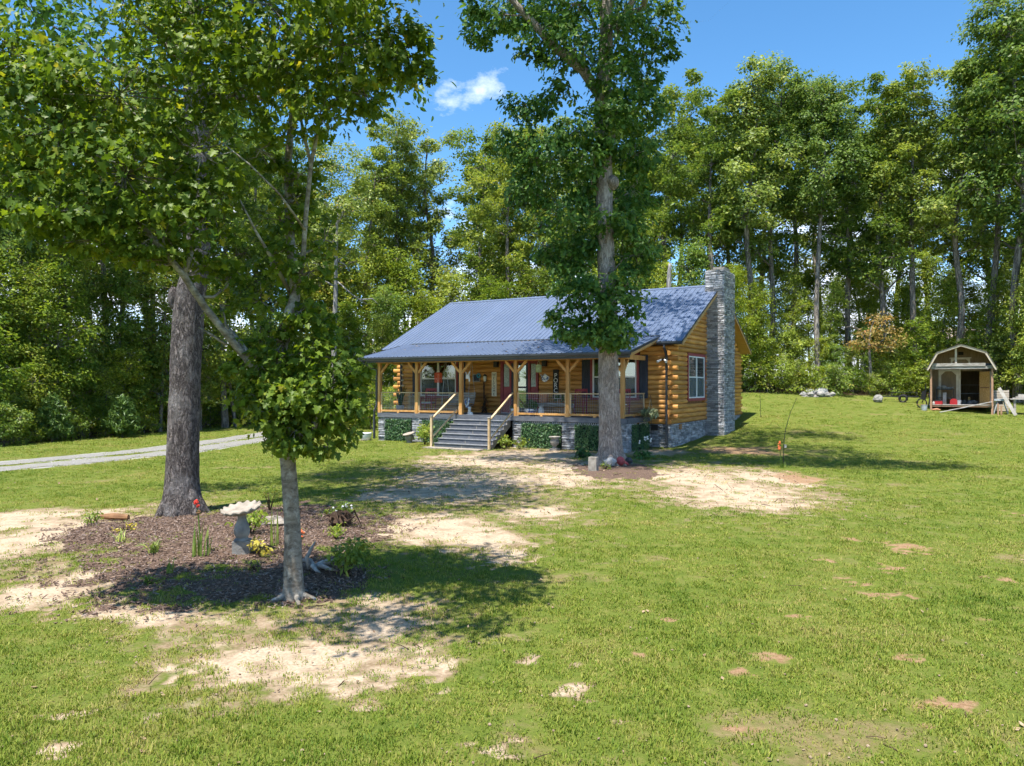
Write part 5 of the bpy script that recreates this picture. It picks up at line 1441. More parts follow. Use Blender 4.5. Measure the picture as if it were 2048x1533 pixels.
for u, s in ((PO[0], 1), (PO[5], -1)):
    MB().bar((u + PW / 2, 0.03 + PW, 3.14), (u + PW / 2, 0.62, 3.60), 0.085, 0.10).build('brace', M['post'], cabin)
MB().box(-12.62, -0.03, 0.035, 0.17, 3.611, 3.86).build('beam', M['post'], cabin)
for u in (-12.50, -0.29):
    MB().box(u + 0.005, u + PW - 0.005, 0.172, D - 0.06, 3.611, 3.80).build('beam', M['post'], cabin)
for i in range(20):
    u = -12.9 + i * 0.69
    MB().prism([(u, PV0 + 0.08, PZ0 - 0.235), (u, D - 0.05, 4.29), (u, D - 0.05, 4.43), (u, PV0 + 0.08, PZ0 - 0.10)], (0.04, 0, 0)).build('rafter', M['post'], cabin)
MB().box(PU0 + 0.06, PU1 - 0.06, PV0 + 0.02, PV0 + 0.05, PZ0 - 0.24, PZ0 - 0.04).build('fascia', M['gutter'], cabin)
def railing(p, q):
    "frame of two rails and two studs filled with wire mesh, between floor points p and q"
    p, q = Vector((*p, 0)), Vector((*q, 0))
    d_ = (q - p).normalized()
    L_ = (q - p).length
    Z = lambda z_: Vector((0, 0, z_))
    r0 = MB().bar(p + Z(2.245), q + Z(2.245), 0.10, 0.045).build('railing', M['rail'], cabin)
    MB().bar(p + Z(1.40), q + Z(1.40), 0.045, 0.085).build('bottom_rail', M['post'], r0)
    for c_ in (p + d_ * 0.022, q - d_ * 0.022):
        MB().bar(c_ + Z(1.31), c_ + Z(2.22), 0.044, 0.085, up=tuple(d_)).build('stud', M['rail'], r0)
    MB().bar((p + q) / 2 - d_ * 0.06 + Z(1.33), (p + q) / 2 + d_ * 0.06 + Z(1.33), 0.045, 0.055).build('block', M['post'], r0)
    wm = MB()
    k_ = int(L_ / 0.10)
    for i in range(1, k_):
        c_ = p + d_ * (L_ * i / k_)
        wm.bar(c_ + Z(1.44), c_ + Z(2.22), 0.004, 0.004, up=tuple(d_))
    for zz in np.arange(1.54, 2.2, 0.10):
        wm.bar(p + Z(zz), q + Z(zz), 0.004, 0.004)
    wm.build('wire_mesh', M['steel'], r0)
VC = 0.03 + PW / 2
for a, b_ in ((0, 1), (1, 2), (3, 4), (4, 5)):
    railing((PO[a] + PW + 0.002, VC), (PO[b_] - 0.002, VC))
railing((PO[5] + PW / 2, 0.03 + PW + 0.002), (PO[5] + PW / 2, D - 0.09))
railing((PO[0] + PW / 2, 0.03 + PW + 0.002), (PO[0] + PW / 2, D - 0.09))
# stairs
SU0, SU1 = -7.93, -5.20
st_ = MB()
for u in (SU0, SU1 - 0.04, (SU0 + SU1) / 2):
    poly = [(u, -0.03, 1.10)]
    for i in range(1, 7):
        poly += [(u, -0.28 * (i - 1) - 0.03, 1.30 - 0.186 * i - 0.03), (u, -0.28 * i - 0.01, 1.30 - 0.186 * i - 0.03)]
    poly += [(u, -1.70, -0.02), (u, -1.45, -0.02), (u, -0.03, 0.86)]
    st_.prism(poly, (0.04, 0, 0))
st_ = st_.build('stairs', M['stringer'], cabin)
for i in range(1, 7):
    zt = 1.30 - 0.186 * i
    MB().box(SU0 - 0.02, SU1 + 0.02, -0.28 * i - 0.035, -0.28 * (i - 1) - 0.012, zt - 0.028, zt).build('tread', M['deck'], st_)
    MB().box(SU0 - 0.021, SU1 + 0.021, -0.28 * i - 0.041, -0.28 * i - 0.0355, zt - 0.027, zt + 0.001).build('nosing', M['deckedge'], st_)
    z_lo = zt - 0.186 if i < 6 else -0.02
    MB().box(SU0 - 0.01, SU1 + 0.01, -0.28 * i - 0.012, -0.28 * i + 0.006, z_lo + 0.001, zt - 0.029).build('riser', M['deck'], st_)
MB().box(SU0 - 0.01, SU1 + 0.01, -0.048, -0.029, 1.115, 1.262).build('riser', M['deck'], st_)
for u in (SU0 - 0.09, SU1 + 0.03):
    nw = MB().box(u, u + 0.09, -1.86, -1.77, -0.1, 1.28).build('newel', M['rail'], cabin)
    MB().box(u - 0.02, u + 0.11, -1.88, -1.75, 1.281, 1.312).build('newel_cap', M['greywood'], nw)
    MB().bar((u + 0.045, -1.765, 1.20), (u + 0.045, 0.028, 2.26), 0.09, 0.05).build('hand_rail', M['rail'], cabin)
    MB().bar((u + 0.045, -1.765, 0.42), (u + 0.045, 0.028, 1.50), 0.05, 0.06).build('lower_rail', M['rail'], cabin)
    wm = MB()
    for i in range(1, 14):
        t_ = i / 14
        v_ = -1.765 + t_ * 1.79
        wm.bar((u + 0.045, v_, 0.45 + t_ * 1.08), (u + 0.045, v_, 1.18 + t_ * 1.06), 0.004, 0.004)
    for k_ in range(1, 6):
        wm.bar((u + 0.045, -1.765, 0.42 + k_ * 0.13), (u + 0.045, 0.028, 1.50 + k_ * 0.127), 0.004, 0.004)
    wm.build('wire_mesh', M['steel'], cabin)
# piers and ivy screens under the deck
for a, b_ in ((-12.46, -12.06), (-10.47, -9.87), (-5.14, -4.71), (-2.82, -2.24), (-0.32, 0.0)):
    pr = MB().box(a + 0.03, b_ - 0.03, 0.06, 0.42, -0.2, 1.08).build('pier', M['mortar'], cabin)
    veneer(pr, [((a, 0.04, -0.15), 'F', b_ - a, 1.24, int(a * -37) + 5), ((b_, 0.04, -0.15), 'R', 0.38, 1.24, int(a * -17) + 9)])
MB().box(-12.4, -0.05, 0.9, 0.92, -0.2, 1.15).build('crawl_space_shade', M['dark'], cabin)  # near-black sheet put in for the shade under the deck
def ivy(a, b_, z0, z1, seed, side=None):
    rg = np.random.default_rng(seed)
    W = b_ - a
    n_ = int(W * (z1 - z0) * 1500)
    P = np.stack([rg.uniform(0, W, n_), rg.uniform(-0.07, 0.0, n_), rg.uniform(0.02, z1 - z0 - 0.05, n_)], 1)
    out = np.tile(np.array((0, -1.0, 0.1)), (n_, 1))
    Vv, Fc, A = leaf_cloud(rg, P, out, 0.062, OVAL, up=0.5, outw=0.8, rand=0.6, droop=0.6, jit=0.25)
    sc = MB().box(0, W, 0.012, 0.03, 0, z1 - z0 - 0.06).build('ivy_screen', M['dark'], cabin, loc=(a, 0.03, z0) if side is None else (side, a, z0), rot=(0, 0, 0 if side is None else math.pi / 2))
    o = link('ivy', np_mesh('ivy', Vv, Fc, L['ivy'], {'rnd': A}), sc)
    o['kind'] = 'stuff'
    tl = MB()
    k_ = int(W / 0.09)
    for i in range(k_):
        x_ = (i + 0.5) * W / k_
        tl.bar((x_ - 0.035, 0.0, z1 - z0 - 0.10), (x_, 0.0, z1 - z0), 0.014, 0.006, up=(0, 1, 0)); tl.bar((x_ + 0.035, 0.006, z1 - z0 - 0.10), (x_, 0.006, z1 - z0), 0.014, 0.006, up=(0, 1, 0))
    tl.build('trellis', M['white'], sc)
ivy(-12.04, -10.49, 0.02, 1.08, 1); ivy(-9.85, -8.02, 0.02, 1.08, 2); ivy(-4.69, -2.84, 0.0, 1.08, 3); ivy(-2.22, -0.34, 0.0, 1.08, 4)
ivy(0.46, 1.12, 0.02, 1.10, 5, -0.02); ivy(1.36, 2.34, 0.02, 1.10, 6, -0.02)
# wall fittings that belong to the house
fl = MB().box(0.55, 0.67, D - 0.14, D - 0.06, 3.60, 3.68).build('flood_light', M['blackm'], cabin)
for s in (-1, 1):
    MB().tube([(0.61 + s * 0.06, D - 0.15, 3.63), (0.61 + s * 0.14, D - 0.20, 3.58), (0.61 + s * 0.20, D - 0.27, 3.54)], [0.03, 0.04, 0.065], 10).build('lamp_head', M['white'], fl)
MB().box(-3.62, -3.44, D - 0.085, D - 0.055, 1.62, 1.76).build('outlet_cover', M['white'], cabin)
for u in (-7.48, -4.95):
    MB().box(u, u + 0.20, D - 0.24, D - 0.07, 3.42, 3.68).build('porch_speaker', M['blackm'], cabin)
mb = MB().box(UR + 0.03, UR + 0.20, 10.3, 10.75, 1.3, 2.0); mb.box(UR + 0.03, UR + 0.12, 10.45, 10.55, 0.3, 1.3)
mb.build('electric_meter', M['steel'], cabin)

# dry leaves that have settled on the porch roof
rl = random.Random(77)
lm_ = MB()
for i in range(34):
    u = rl.uniform(PU0 + 0.4, PU1 - 2.5); v_ = rl.choice((rl.uniform(PV0 + 0.3, PV1), D + rl.uniform(-0.1, 0.25)))
    zc = PZ0 + (PZ1 - PZ0) * (v_ - PV0) / (PV1 - PV0) + 0.034
    a, s_ = rl.uniform(0, 6.28), rl.uniform(0.05, 0.10)
    lm_.add([(u, v_, zc), (u + s_ * math.cos(a), v_ + s_ * math.sin(a), zc + 0.01), (u + s_ * 1.3 * math.cos(a + 0.6), v_ + s_ * 1.3 * math.sin(a + 0.6), zc + 0.03), (u + s_ * math.cos(a + 1.2), v_ + s_ * math.sin(a + 1.2), zc + 0.012)], [(0, 1, 2, 3)])
rlo = lm_.build('roof_leaves', M['dryleaf'])
rlo.location = cabin.location; rlo.rotation_euler = cabin.rotation_euler
taken(rlo, 'dry brown leaves lying scattered on the porch roof', 'leaves', kind='stuff')

# ------------------------------------------------------------------ things on the porch
def pthing(name, label, cat, u, v, z=ZD, rz=0.0, group=None):
    x_, y_ = hw(u, v)
    return thing(name, label, cat, (x_, y_, z), -TH + rz, group)
def letters(body, size, mt, parent, loc, leading=0.95, ext=0.004):
    c_ = bpy.data.curves.new('letters', 'FONT')
    c_.body, c_.size, c_.extrude, c_.align_x, c_.align_y, c_.space_line = body, size, ext, 'CENTER', 'CENTER', leading
    c_.materials.append(mt)
    o = bpy.data.objects.new('letters', c_)
    me = bpy.data.meshes.new_from_object(o)
    bpy.data.objects.remove(o)
    return link('letters', me, parent, loc, (R(90), 0, 0))
s = pthing('welcome_sign', 'tall cream board with WELCOME in dark stacked letters on the log wall', 'sign', -7.525, D - 0.09, 2.07)
MB().box(-0.125, 0.125, -0.015, 0.03, 0, 1.13).build('board', M['cream'], s)
letters('W\nE\nL\nC\nO\nM\nE', 0.175, M['black'], s, (0, -0.018, 0.545), 0.86)
s = pthing('porch_sign', 'tall black board with PORCH in white stacked letters by the door', 'sign', -4.31, D - 0.09, 2.02)
MB().box(-0.135, 0.135, -0.015, 0.03, 0, 1.26).build('board', M['black'], s)
letters('P\nO\nR\nC\nH', 0.275, M['white'], s, (0, -0.018, 0.55), 0.80)
s = pthing('framed_picture', 'square grey framed picture with an aqua ring at its corner', 'picture', -8.5, D - 0.09, 2.74)
fr_ = MB(); fr_.box(-0.21, -0.16, -0.03, 0.02, 0, 0.38); fr_.box(0.16, 0.21, -0.03, 0.02, 0, 0.38); fr_.box(-0.16, 0.16, -0.028, 0.02, 0.33, 0.379); fr_.box(-0.16, 0.16, -0.028, 0.02, 0.001, 0.05)
fr_.build('frame', M['greywood'], s)
MB().box(-0.16, 0.16, -0.01, 0.015, 0.05, 0.33).build('picture_panel', M['navy'], s)
MB().tube([(0.14 + 0.085 * math.cos(a), -0.04, 0.30 + 0.085 * math.sin(a)) for a in np.linspace(0, 2 * math.pi, 17)], 0.028, 7).build('ring', M['aqua'], s)
s = pthing('wall_plaque', 'blue and white teapot-shaped plate hung on the log wall', 'plaque', -4.85, D - 0.10, 2.90)
MB().lathe([(0.0, -0.02), (0.10, -0.018), (0.16, -0.005), (0.17, 0.01), (0.0, 0.012)], 18).build('plate', M['delft'], s, rot=(R(90), 0, 0))
mb = MB().tube([(-0.14, 0, 0.06), (-0.21, 0, 0.13), (-0.19, 0, 0.17)], 0.022, 6); mb.tube([(0.14, 0, 0.08), (0.20, 0, 0.05), (0.20, 0, -0.04), (0.14, 0, -0.06)], 0.018, 6); mb.tube([(0, 0, 0.14), (0, 0, 0.20)], [0.06, 0.03], 8)
mb.build('spout_and_handle', M['ceramic'], s)
s = pthing('wall_lantern', 'black carriage lantern with frosted glass on the wall beside WELCOME', 'lantern', -7.99, D - 0.16, 2.74)
mb = MB().box(-0.03, 0.03, 0.06, 0.11, 0.05, 0.3); mb.bar((0, 0.08, 0.30), (0, 0, 0.36), 0.02, 0.02); mb.lathe([(0.015, 0.38), (0.09, 0.29), (0.09, 0.27), (0.0, 0.27)], 10); mb.lathe([(0.0, -0.02), (0.06, 0.0), (0.06, 0.02), (0, 0.02)], 10)
mb.build('lantern_frame', M['blackm'], s)
MB().lathe([(0.05, 0.02), (0.075, 0.15), (0.075, 0.265), (0.05, 0.268)], 10).build('lantern_glass', M['lightglass'], s)
rr = random.Random(4)
s = pthing('twig_trellis', 'dark twisted vine stand leaning on the wall under the lantern', 'vine', -7.99, D - 0.22)
mb = MB()
for i in range(6):
    pts_ = [(rr.uniform(-0.14, 0.14) * (1 - j / 9) + 0.03 * math.sin(j + i), rr.uniform(-0.03, 0.03), 1.42 * j / 7) for j in range(8)]
    mb.tube(pts_, [0.024 - 0.002 * j for j in range(8)], 6)
for i in range(9):
    z_ = rr.uniform(0.05, 0.9); a = rr.choice((-1, 1))
    mb.tube([(0, 0, z_), (a * 0.12, 0.0, z_ + rr.uniform(-0.08, 0.12)), (a * rr.uniform(0.18, 0.32), 0.02, max(z_ + rr.uniform(-0.2, 0.15), 0.02))], [0.015, 0.011, 0.006], 5)
mb.build('stems', M['twig'], s)

def lantern(label, u, v, ztop, w, h, mt, n_):
    s = pthing('hanging_lantern', label, 'lantern', u, v, ztop - h)
    mb = MB()
    for k_ in range(n_):
        z_ = h * (k_ + 0.5) / n_
        mb.lathe([(w / 2, z_ - h / n_ * 0.32), (w / 2 + 0.008, z_), (w / 2, z_ + h / n_ * 0.32), (w / 2 - 0.012, z_)], 10)
    for k_ in range(10):
        a = 2 * math.pi * k_ / 10
        mb.bar((w / 2 * math.cos(a), w / 2 * math.sin(a), 0), (w / 2 * math.cos(a), w / 2 * math.sin(a), h), 0.012, 0.012)
    mb.lathe([(0, 0), (w / 2, 0.0), (w / 2, 0.015), (0, 0.015)], 10)
    mb.lathe([(0, h - 0.015), (w / 2, h - 0.015), (w / 2 * 0.6, h + 0.03), (0, h + 0.03)], 10)
    mb.build('slat_body', mt, s)
    hd = MB().tube([(-w * 0.3, 0, h), (-w * 0.12, 0, h + 0.14), (0, 0, h + 0.2), (w * 0.12, 0, h + 0.14), (w * 0.3, 0, h)], 0.008, 5)
    hd.bar((0, 0, h + 0.2), (0, 0, 3.61 - (ztop - h)), 0.008, 0.008)
    hd.build('hanger', M['rope'], s)
lantern('red slatted lantern hanging from the porch beam before the left window', -9.03, 0.10, 3.13, 0.33, 0.42, M['redlant'], 9)
lantern('green basket lantern hanging from the beam right of the door', -3.92, 0.10, 3.42, 0.22, 0.30, M['greenlant'], 5)
s = pthing('porch_ornament', 'white two-pronged ornament hanging beside the post left of the steps', 'ornament', -7.56, 0.26, 2.75)
mb = MB().box(-0.09, 0.09, -0.02, 0.02, 0.12, 0.30); mb.tube([(-0.05, 0, 0.30), (-0.10, 0, 0.42), (-0.12, 0, 0.47)], [0.03, 0.025, 0.008], 6); mb.tube([(0.05, 0, 0.30), (0.10, 0, 0.42), (0.12, 0, 0.47)], [0.03, 0.025, 0.008], 6); mb.box(0.06, 0.12, -0.015, 0.015, 0.0, 0.16)
mb.build('figure', M['white'], s)
MB().bar((0, 0, 0.30), (0, -0.15, 0.86), 0.006, 0.006).build('cord', M['rope'], s)

def chair(label, u, v, rz=0.0, cushion=None, rock=True):
    s = pthing('rocking_chair', label, 'chair', u, v, ZD, rz)
    MB().box(-0.27, 0.27, -0.25, 0.25, 0.40, 0.43).build('seat', M['redchair'], s)
    for sx in (-1, 1):
        MB().bar((sx * 0.27, -0.24, 0.05), (sx * 0.27, -0.24, 0.62), 0.045, 0.045).build('leg', M['redchair'], s)
        MB().bar((sx * 0.27, 0.24, 0.05), (sx * 0.25, 0.40, 1.10), 0.045, 0.045).build('leg', M['redchair'], s)
        MB().bar((sx * 0.29, -0.30, 0.64), (sx * 0.28, 0.30, 0.64), 0.09, 0.03).build('armrest', M['redchair'], s)
        MB().tube([(sx * 0.27, -0.42, 0.09), (sx * 0.27, -0.15, 0.025), (sx * 0.27, 0.2, 0.025), (sx * 0.27, 0.55, 0.11)], 0.025, 6).build('rocker', M['redchair'], s)
    for k_ in range(5):
        x_ = -0.18 + k_ * 0.09
        MB().bar((x_, 0.26, 0.46), (x_ * 0.95, 0.385, 1.02), 0.055, 0.014, up=(1, 0, 0)).build('slat', M['redchair'], s)
    MB().bar((-0.27, 0.405, 1.08), (0.27, 0.405, 1.08), 0.03, 0.11).build('top_rail', M['redchair'], s)
    if cushion: MB().box(-0.25, 0.25, -0.23, 0.22, 0.432, 0.50).build('cushion', cushion, s)
chair('red rocking chair with a grey cushion before the left window', -10.55, 1.35, 0.25, M['steel'])
chair('red rocking chair left of the white-topped table, half behind the oak', -2.75, 1.45, 0.15)
chair('red rocking chair right of the white-topped table by the dark shutter', -1.0, 1.75, -0.1)
s = pthing('side_table', 'red box table with a white top at the right end of the porch', 'table', -0.85, 0.75)
MB().box(-0.42, 0.42, -0.30, 0.30, 0.50, 0.54).build('table_top', M['white'], s)
MB().box(-0.34, 0.34, -0.24, 0.24, 0.02, 0.50).build('cabinet', M['redchair'], s)
s = pthing('potted_plant', 'blue-green leafy plant in a small pot on the white-topped table', 'plant', -0.85, 0.75, ZD + 0.54)
t = Tree(301)
t.clump((0, 0, 0.24), (0.20, 0.20, 0.14), 160, 10, 0.08, OVAL, spread=0.3, twigs=False)
MB().lathe([(0.06, 0), (0.08, 0.12), (0.07, 0.12), (0.0, 0.10)], 12).build('pot', M['redchair'], s)
link('foliage', t.leaf_mesh('foliage', leaf_mat('blue green leaf', (0.03, 0.16, 0.15), (0.10, 0.30, 0.28), orand=0.05)), s)
# porch swing
s = pthing('porch_swing', 'weathered grey slatted porch swing hung by chains left of the steps', 'swing', -8.75, 1.2, ZD + 0.42)
for k_ in range(5):
    MB().bar((-0.75, -0.22 + k_ * 0.10, 0.0), (0.75, -0.22 + k_ * 0.10, 0.0), 0.085, 0.02).build('seat_slat', M['greywood'], s)
for k_ in range(5):
    MB().bar((-0.75, 0.26 + k_ * 0.03, 0.09 + k_ * 0.10), (0.75, 0.26 + k_ * 0.03, 0.09 + k_ * 0.10), 0.02, 0.085).build('back_slat', M['greywood'], s)
for sx in (-1, 1):
    MB().bar((sx * 0.70, -0.26, 0.27), (sx * 0.70, 0.34, 0.27), 0.09, 0.025).build('armrest', M['greywood'], s)
    MB().bar((sx * 0.70, -0.24, -0.06), (sx * 0.70, -0.24, 0.26), 0.05, 0.05).build('arm_post', M['greywood'], s)
    MB().bar((sx * 0.70, 0.24, -0.05), (sx * 0.70, 0.40, 0.56), 0.05, 0.05).build('back_post', M['greywood'], s)
    MB().bar((sx * 0.62, -0.28, -0.04), (sx * 0.62, 0.30, -0.04), 0.05, 0.05).build('bearer', M['greywood'], s)
    MB().bar((sx * 0.72, -0.20, 0.26), (sx * 0.72, 0.05, 2.10), 0.012, 0.012).build('chain', M['steel'], s)
    MB().bar((sx * 0.72, 0.36, 0.27), (sx * 0.72, 0.07, 2.10), 0.012, 0.012).build('chain', M['steel'], s)
s = pthing('throw_blanket', 'blue and grey patterned cloth over the swing arm', 'blanket', -8.05, 1.03, ZD + 0.42)
MB().prism([(-0.10, -0.04, 0.30), (0.10, -0.04, 0.30), (0.13, -0.10, 0.10), (0.08, -0.12, -0.16), (-0.05, -0.11, -0.14), (-0.12, -0.10, 0.05)], (0, 0.012, 0)).build('cloth', M['delft'], s)

def pot_plant(name, label, u, v, prof, mt, fol, n_, sz, lm, z=ZD, seed=1, flat=0.75, base_z=0.0):
    s = pthing(name, label, 'plant pot', u, v, z)
    MB().lathe(prof, 18).build('pot', mt, s, True)
    t = Tree(seed)
    t.clump((0, 0, fol[1]), (fol[0], fol[0], fol[2]), n_, 14, sz, OVAL, spread=0.32, twigs=False)
    link('foliage', t.leaf_mesh('foliage', lm), s)
    return s
pot_plant('planter', 'wide blue and white pot of leafy green plants right of the steps', -4.52, 0.48, [(0.17, 0), (0.25, 0.08), (0.27, 0.22), (0.285, 0.30), (0.26, 0.30), (0.24, 0.26), (0.0, 0.25)], M['delft'], (0.25, 0.50, 0.17), 380, 0.10, L['pot'], seed=311)
pot_plant('planter', 'small white bucket planter on the deck at the stair top', -5.30, 0.42, [(0.09, 0), (0.14, 0.26), (0.155, 0.29), (0.13, 0.29), (0.0, 0.27)], M['ceramic'], (0.13, 0.36, 0.09), 120, 0.07, L['pot'], seed=312)
s = pthing('boot_planter', 'white boot-shaped planter beside the post left of the stairs', 'planter', -7.50, 0.32)
mb = MB().tube([(0, 0, 0.10), (0, 0, 0.22), (0, 0, 0.34)], [0.075, 0.065, 0.085], 12); mb.tube([(-0.06, 0, 0.05), (0.06, -0.02, 0.06), (0.18, -0.05, 0.05)], [0.07, 0.075, 0.045], 10); mb.box(-0.11, 0.22, -0.09, 0.06, 0.0, 0.022)
mb.build('boot', M['ceramic'], s, True)
s = pthing('bench', 'rustic driftwood bench holding plants under the PORCH sign', 'bench', -3.68, 1.0)
mb = MB().tube([(-0.78, 0, 0.45), (-0.3, 0.02, 0.47), (0.25, -0.02, 0.46), (0.80, 0.01, 0.46)], [0.075, 0.085, 0.08, 0.07], 9, rr, 0.12)
mb.tube([(-0.75, 0.2, 0.44), (0, 0.22, 0.46), (0.78, 0.2, 0.45)], [0.07, 0.08, 0.07], 9, rr, 0.12)
mb.build('seat', M['greywood'], s)
for sx in (-0.62, 0.62):
    for sy in (0.0, 0.2):
        MB().tube([(sx, sy, 0), (sx * 0.95, sy, 0.42)], [0.04, 0.045], 7).build('leg', M['brownwood'], s)
MB().box(-0.55, 0.55, 0.08, 0.11, 0.08, 0.36).build('front_panel', M['brownwood'], s)
s = pthing('potted_plant', 'trailing green plants with a small white frame on the driftwood bench', 'plant', -3.40, 1.1, ZD + 0.53)
t = Tree(313)
t.clump((0.05, 0, 0.22), (0.42, 0.16, 0.24), 520, 18, 0.08, OVAL, spread=0.3, twigs=False)
link('foliage', t.leaf_mesh('foliage', L['pot']), s)
MB().lathe([(0.10, 0), (0.13, 0.15), (0.0, 0.14)], 12).build('pot', M['terracotta'], s)
mb = MB().box(-0.2, 0.12, -0.24, -0.22, 0.18, 0.21); mb.box(-0.2, 0.12, -0.24, -0.22, 0.36, 0.39); mb.box(-0.2, -0.17, -0.238, -0.222, 0.211, 0.359); mb.box(0.09, 0.12, -0.238, -0.222, 0.211, 0.359); mb.bar((-0.04, -0.23, 0.0), (-0.04, -0.23, 0.18), 0.02, 0.02)
mb.build('small_frame', M['plankwhite'], s)
s = pthing('slat_crate', 'small orange-brown slatted crate on the left end of the bench', 'crate', -4.18, 1.08, ZD + 0.53)
for k_ in range(4):
    MB().box(-0.17, 0.17, -0.12, -0.10, 0.02 + k_ * 0.095, 0.09 + k_ * 0.095).build('slat', M['terracotta'], s)
for sx in (-0.15, 0.13):
    MB().box(sx, sx + 0.02, -0.10, 0.1, 0.0, 0.38).build('side', M['terracotta'], s)
s = pthing('milk_can', 'grey-blue metal milk can on the deck beside the bench', 'milk can', -3.98, 0.42)
MB().lathe([(0.13, 0), (0.14, 0.02), (0.14, 0.24), (0.09, 0.33), (0.08, 0.38), (0.11, 0.41), (0.11, 0.43), (0, 0.44)], 16).build('can', M['steel'], s, True)
s = pthing('wicker_cage', 'light wicker cage box at the left end of the porch', 'cage', -11.75, 2.0)
mb = MB()
for k_ in range(11):
    mb.bar((-0.35 + k_ * 0.07, -0.2, 0), (-0.35 + k_ * 0.07, -0.2, 0.75), 0.018, 0.018)
for z_ in (0.0, 0.25, 0.5, 0.75):
    mb.bar((-0.37, -0.2, z_ + 0.012), (0.37, -0.2, z_ + 0.012), 0.03, 0.03); mb.bar((-0.37, 0.2, z_ + 0.012), (0.37, 0.2, z_ + 0.012), 0.03, 0.03)
for sx in (-0.36, 0.36):
    mb.bar((sx, 0.2, 0), (sx, 0.2, 0.75), 0.03, 0.03); mb.bar((sx, -0.2, 0.74), (sx, 0.2, 0.74), 0.03, 0.03)
mb.build('cage_bars', M['rope'], s)
s = pthing('potted_cactus', 'tall spiky plant in a grey-blue pot at the porch left corner', 'plant', -12.15, 1.25)
MB().lathe([(0.15, 0), (0.20, 0.28), (0.22, 0.32), (0.19, 0.32), (0, 0.29)], 16).build('pot', M['steel'], s, True)
mb = MB()
for i in range(13):
    a, h_ = rr.uniform(0, 6.28), rr.uniform(0.5, 1.15)
    mb.tube([(0.05 * math.cos(a), 0.05 * math.sin(a), 0.28), (0.16 * math.cos(a), 0.16 * math.sin(a), 0.28 + h_ * 0.6), (0.34 * math.cos(a) * rr.uniform(0.3, 1), 0.34 * math.sin(a), 0.28 + h_)], [0.028, 0.024, 0.008], 5)
mb.build('stems', L['pot'], s)
s = pthing('wind_chime', 'string of small pale shells and wood hanging at the porch left corner', 'wind chime', -12.2, 1.5, 2.4)
mb = MB().bar((0, 0, 0), (0, 0, 1.45), 0.008, 0.008)
for k_ in range(5):
    mb.lathe([(0.0, 0.1 + k_ * 0.26), (0.07, 0.13 + k_ * 0.26), (0.06, 0.19 + k_ * 0.26), (0.0, 0.22 + k_ * 0.26)], 8)
mb.build('string', M['rope'], s)
# the hanging basket on its hook beside the porch
x, y = hw(0.36, 1.55)
s = thing('hanging_basket', 'trailing spider plant in a basket on a black hook beside the porch', 'hanging plant', (x, y, gz(x, y)), -TH)
MB().tube([(0, 0.12, -0.1), (0, 0.12, 1.95), (0, 0.10, 2.10), (0, 0.04, 2.16), (0, -0.02, 2.08), (0, 0.0, 2.0)], 0.011, 6).build('hook_pole', M['blackm'], s)
mb = MB()
for k_ in range(3):
    a = 2.1 * k_ + 0.4
    mb.bar((0, 0, 2.0), (0.16 * math.cos(a), 0.16 * math.sin(a), 1.46), 0.008, 0.008)
mb.build('chain', M['rope'], s)
MB().lathe([(0.07, 1.28), (0.14, 1.34), (0.18, 1.46), (0.16, 1.46), (0, 1.42)], 14).build('basket', M['brownwood'], s)
t = Tree(315)
t.clump((0, 0, 1.52), (0.24, 0.24, 0.14), 420, 16, 0.17, LONG, spread=0.3, twigs=False, droop=0.8)
t.clump((-0.14, -0.05, 1.15), (0.05, 0.05, 0.3), 60, 10, 0.09, LONG, spread=0.4, twigs=False, droop=1.0)
link('foliage', t.leaf_mesh('foliage', L['spider']), s)

# ------------------------------------------------------------------ things round the cabin and in the bed
def gthing(name, label, cat, px, py, rz=0.0, group=None, dz=0.0):
    x_, y_ = onground(px, py)
    return thing(name, label, cat, (x_, y_, gz(x_, y_) + dz), rz, group)
def hthing(name, label, cat, u, v, rz=0.0, dz=0.0):
    x_, y_ = hw(u, v)
    return thing(name, label, cat, (x_, y_, gz(x_, y_) + dz), rz - TH)
for k_, (u0, u1, lab) in enumerate(((-8.05, -6.68, 'pale concrete slab at the foot of the stairs, the left of two'), (-6.64, -5.30, 'pale concrete slab at the foot of the stairs, the right of two'))):
    s = hthing('paving_slab', lab, 'slab', (u0 + u1) / 2, -2.12, R(1.5 if k_ else -2))
    mb = MB().box(-(u1 - u0) / 2, (u1 - u0) / 2, -0.24, 0.24, -0.06, 0.035)
    mb.build('slab', M['concretepale'], s)
def urn(label, u, v, dish=False):
    s = hthing('garden_urn', label, 'urn', u, v)
    if dish:
        MB().lathe([(0.13, -0.02), (0.14, 0.03), (0.09, 0.06), (0.17, 0.14), (0.205, 0.24), (0.19, 0.33), (0.15, 0.36)], 18).build('body', M['concretegrey'], s, True)
        MB().lathe([(0.0, 0.0), (0.20, 0.012), (0.27, 0.035), (0.275, 0.06), (0.22, 0.05), (0.0, 0.04)], 20).build('saucer', M['concretepale'], s, True, loc=(-0.02, -0.03, 0.365), rot=(R(14), R(-6), 0))
    else:
        MB().box(-0.16, 0.16, -0.16, 0.16, -0.03, 0.06).build('plinth', M['concrete'], s)
        MB().lathe([(0.13, 0.06), (0.07, 0.11), (0.08, 0.15), (0.16, 0.22), (0.185, 0.32), (0.16, 0.42), (0.15, 0.46), (0.235, 0.50), (0.24, 0.535), (0.20, 0.54), (0.15, 0.48), (0.0, 0.45)], 20).build('bowl', M['concrete'], s, True)
urn('round stone urn capped by a tilted saucer before the ivy left of the stairs', -10.25, -0.42, True)
urn('classical brown stone urn before the pier left of the oak', -2.95, -0.35)
s = hthing('ceramic_pot', 'white glazed pot on a saucer below the left downspout', 'pot', -12.9, -0.35)
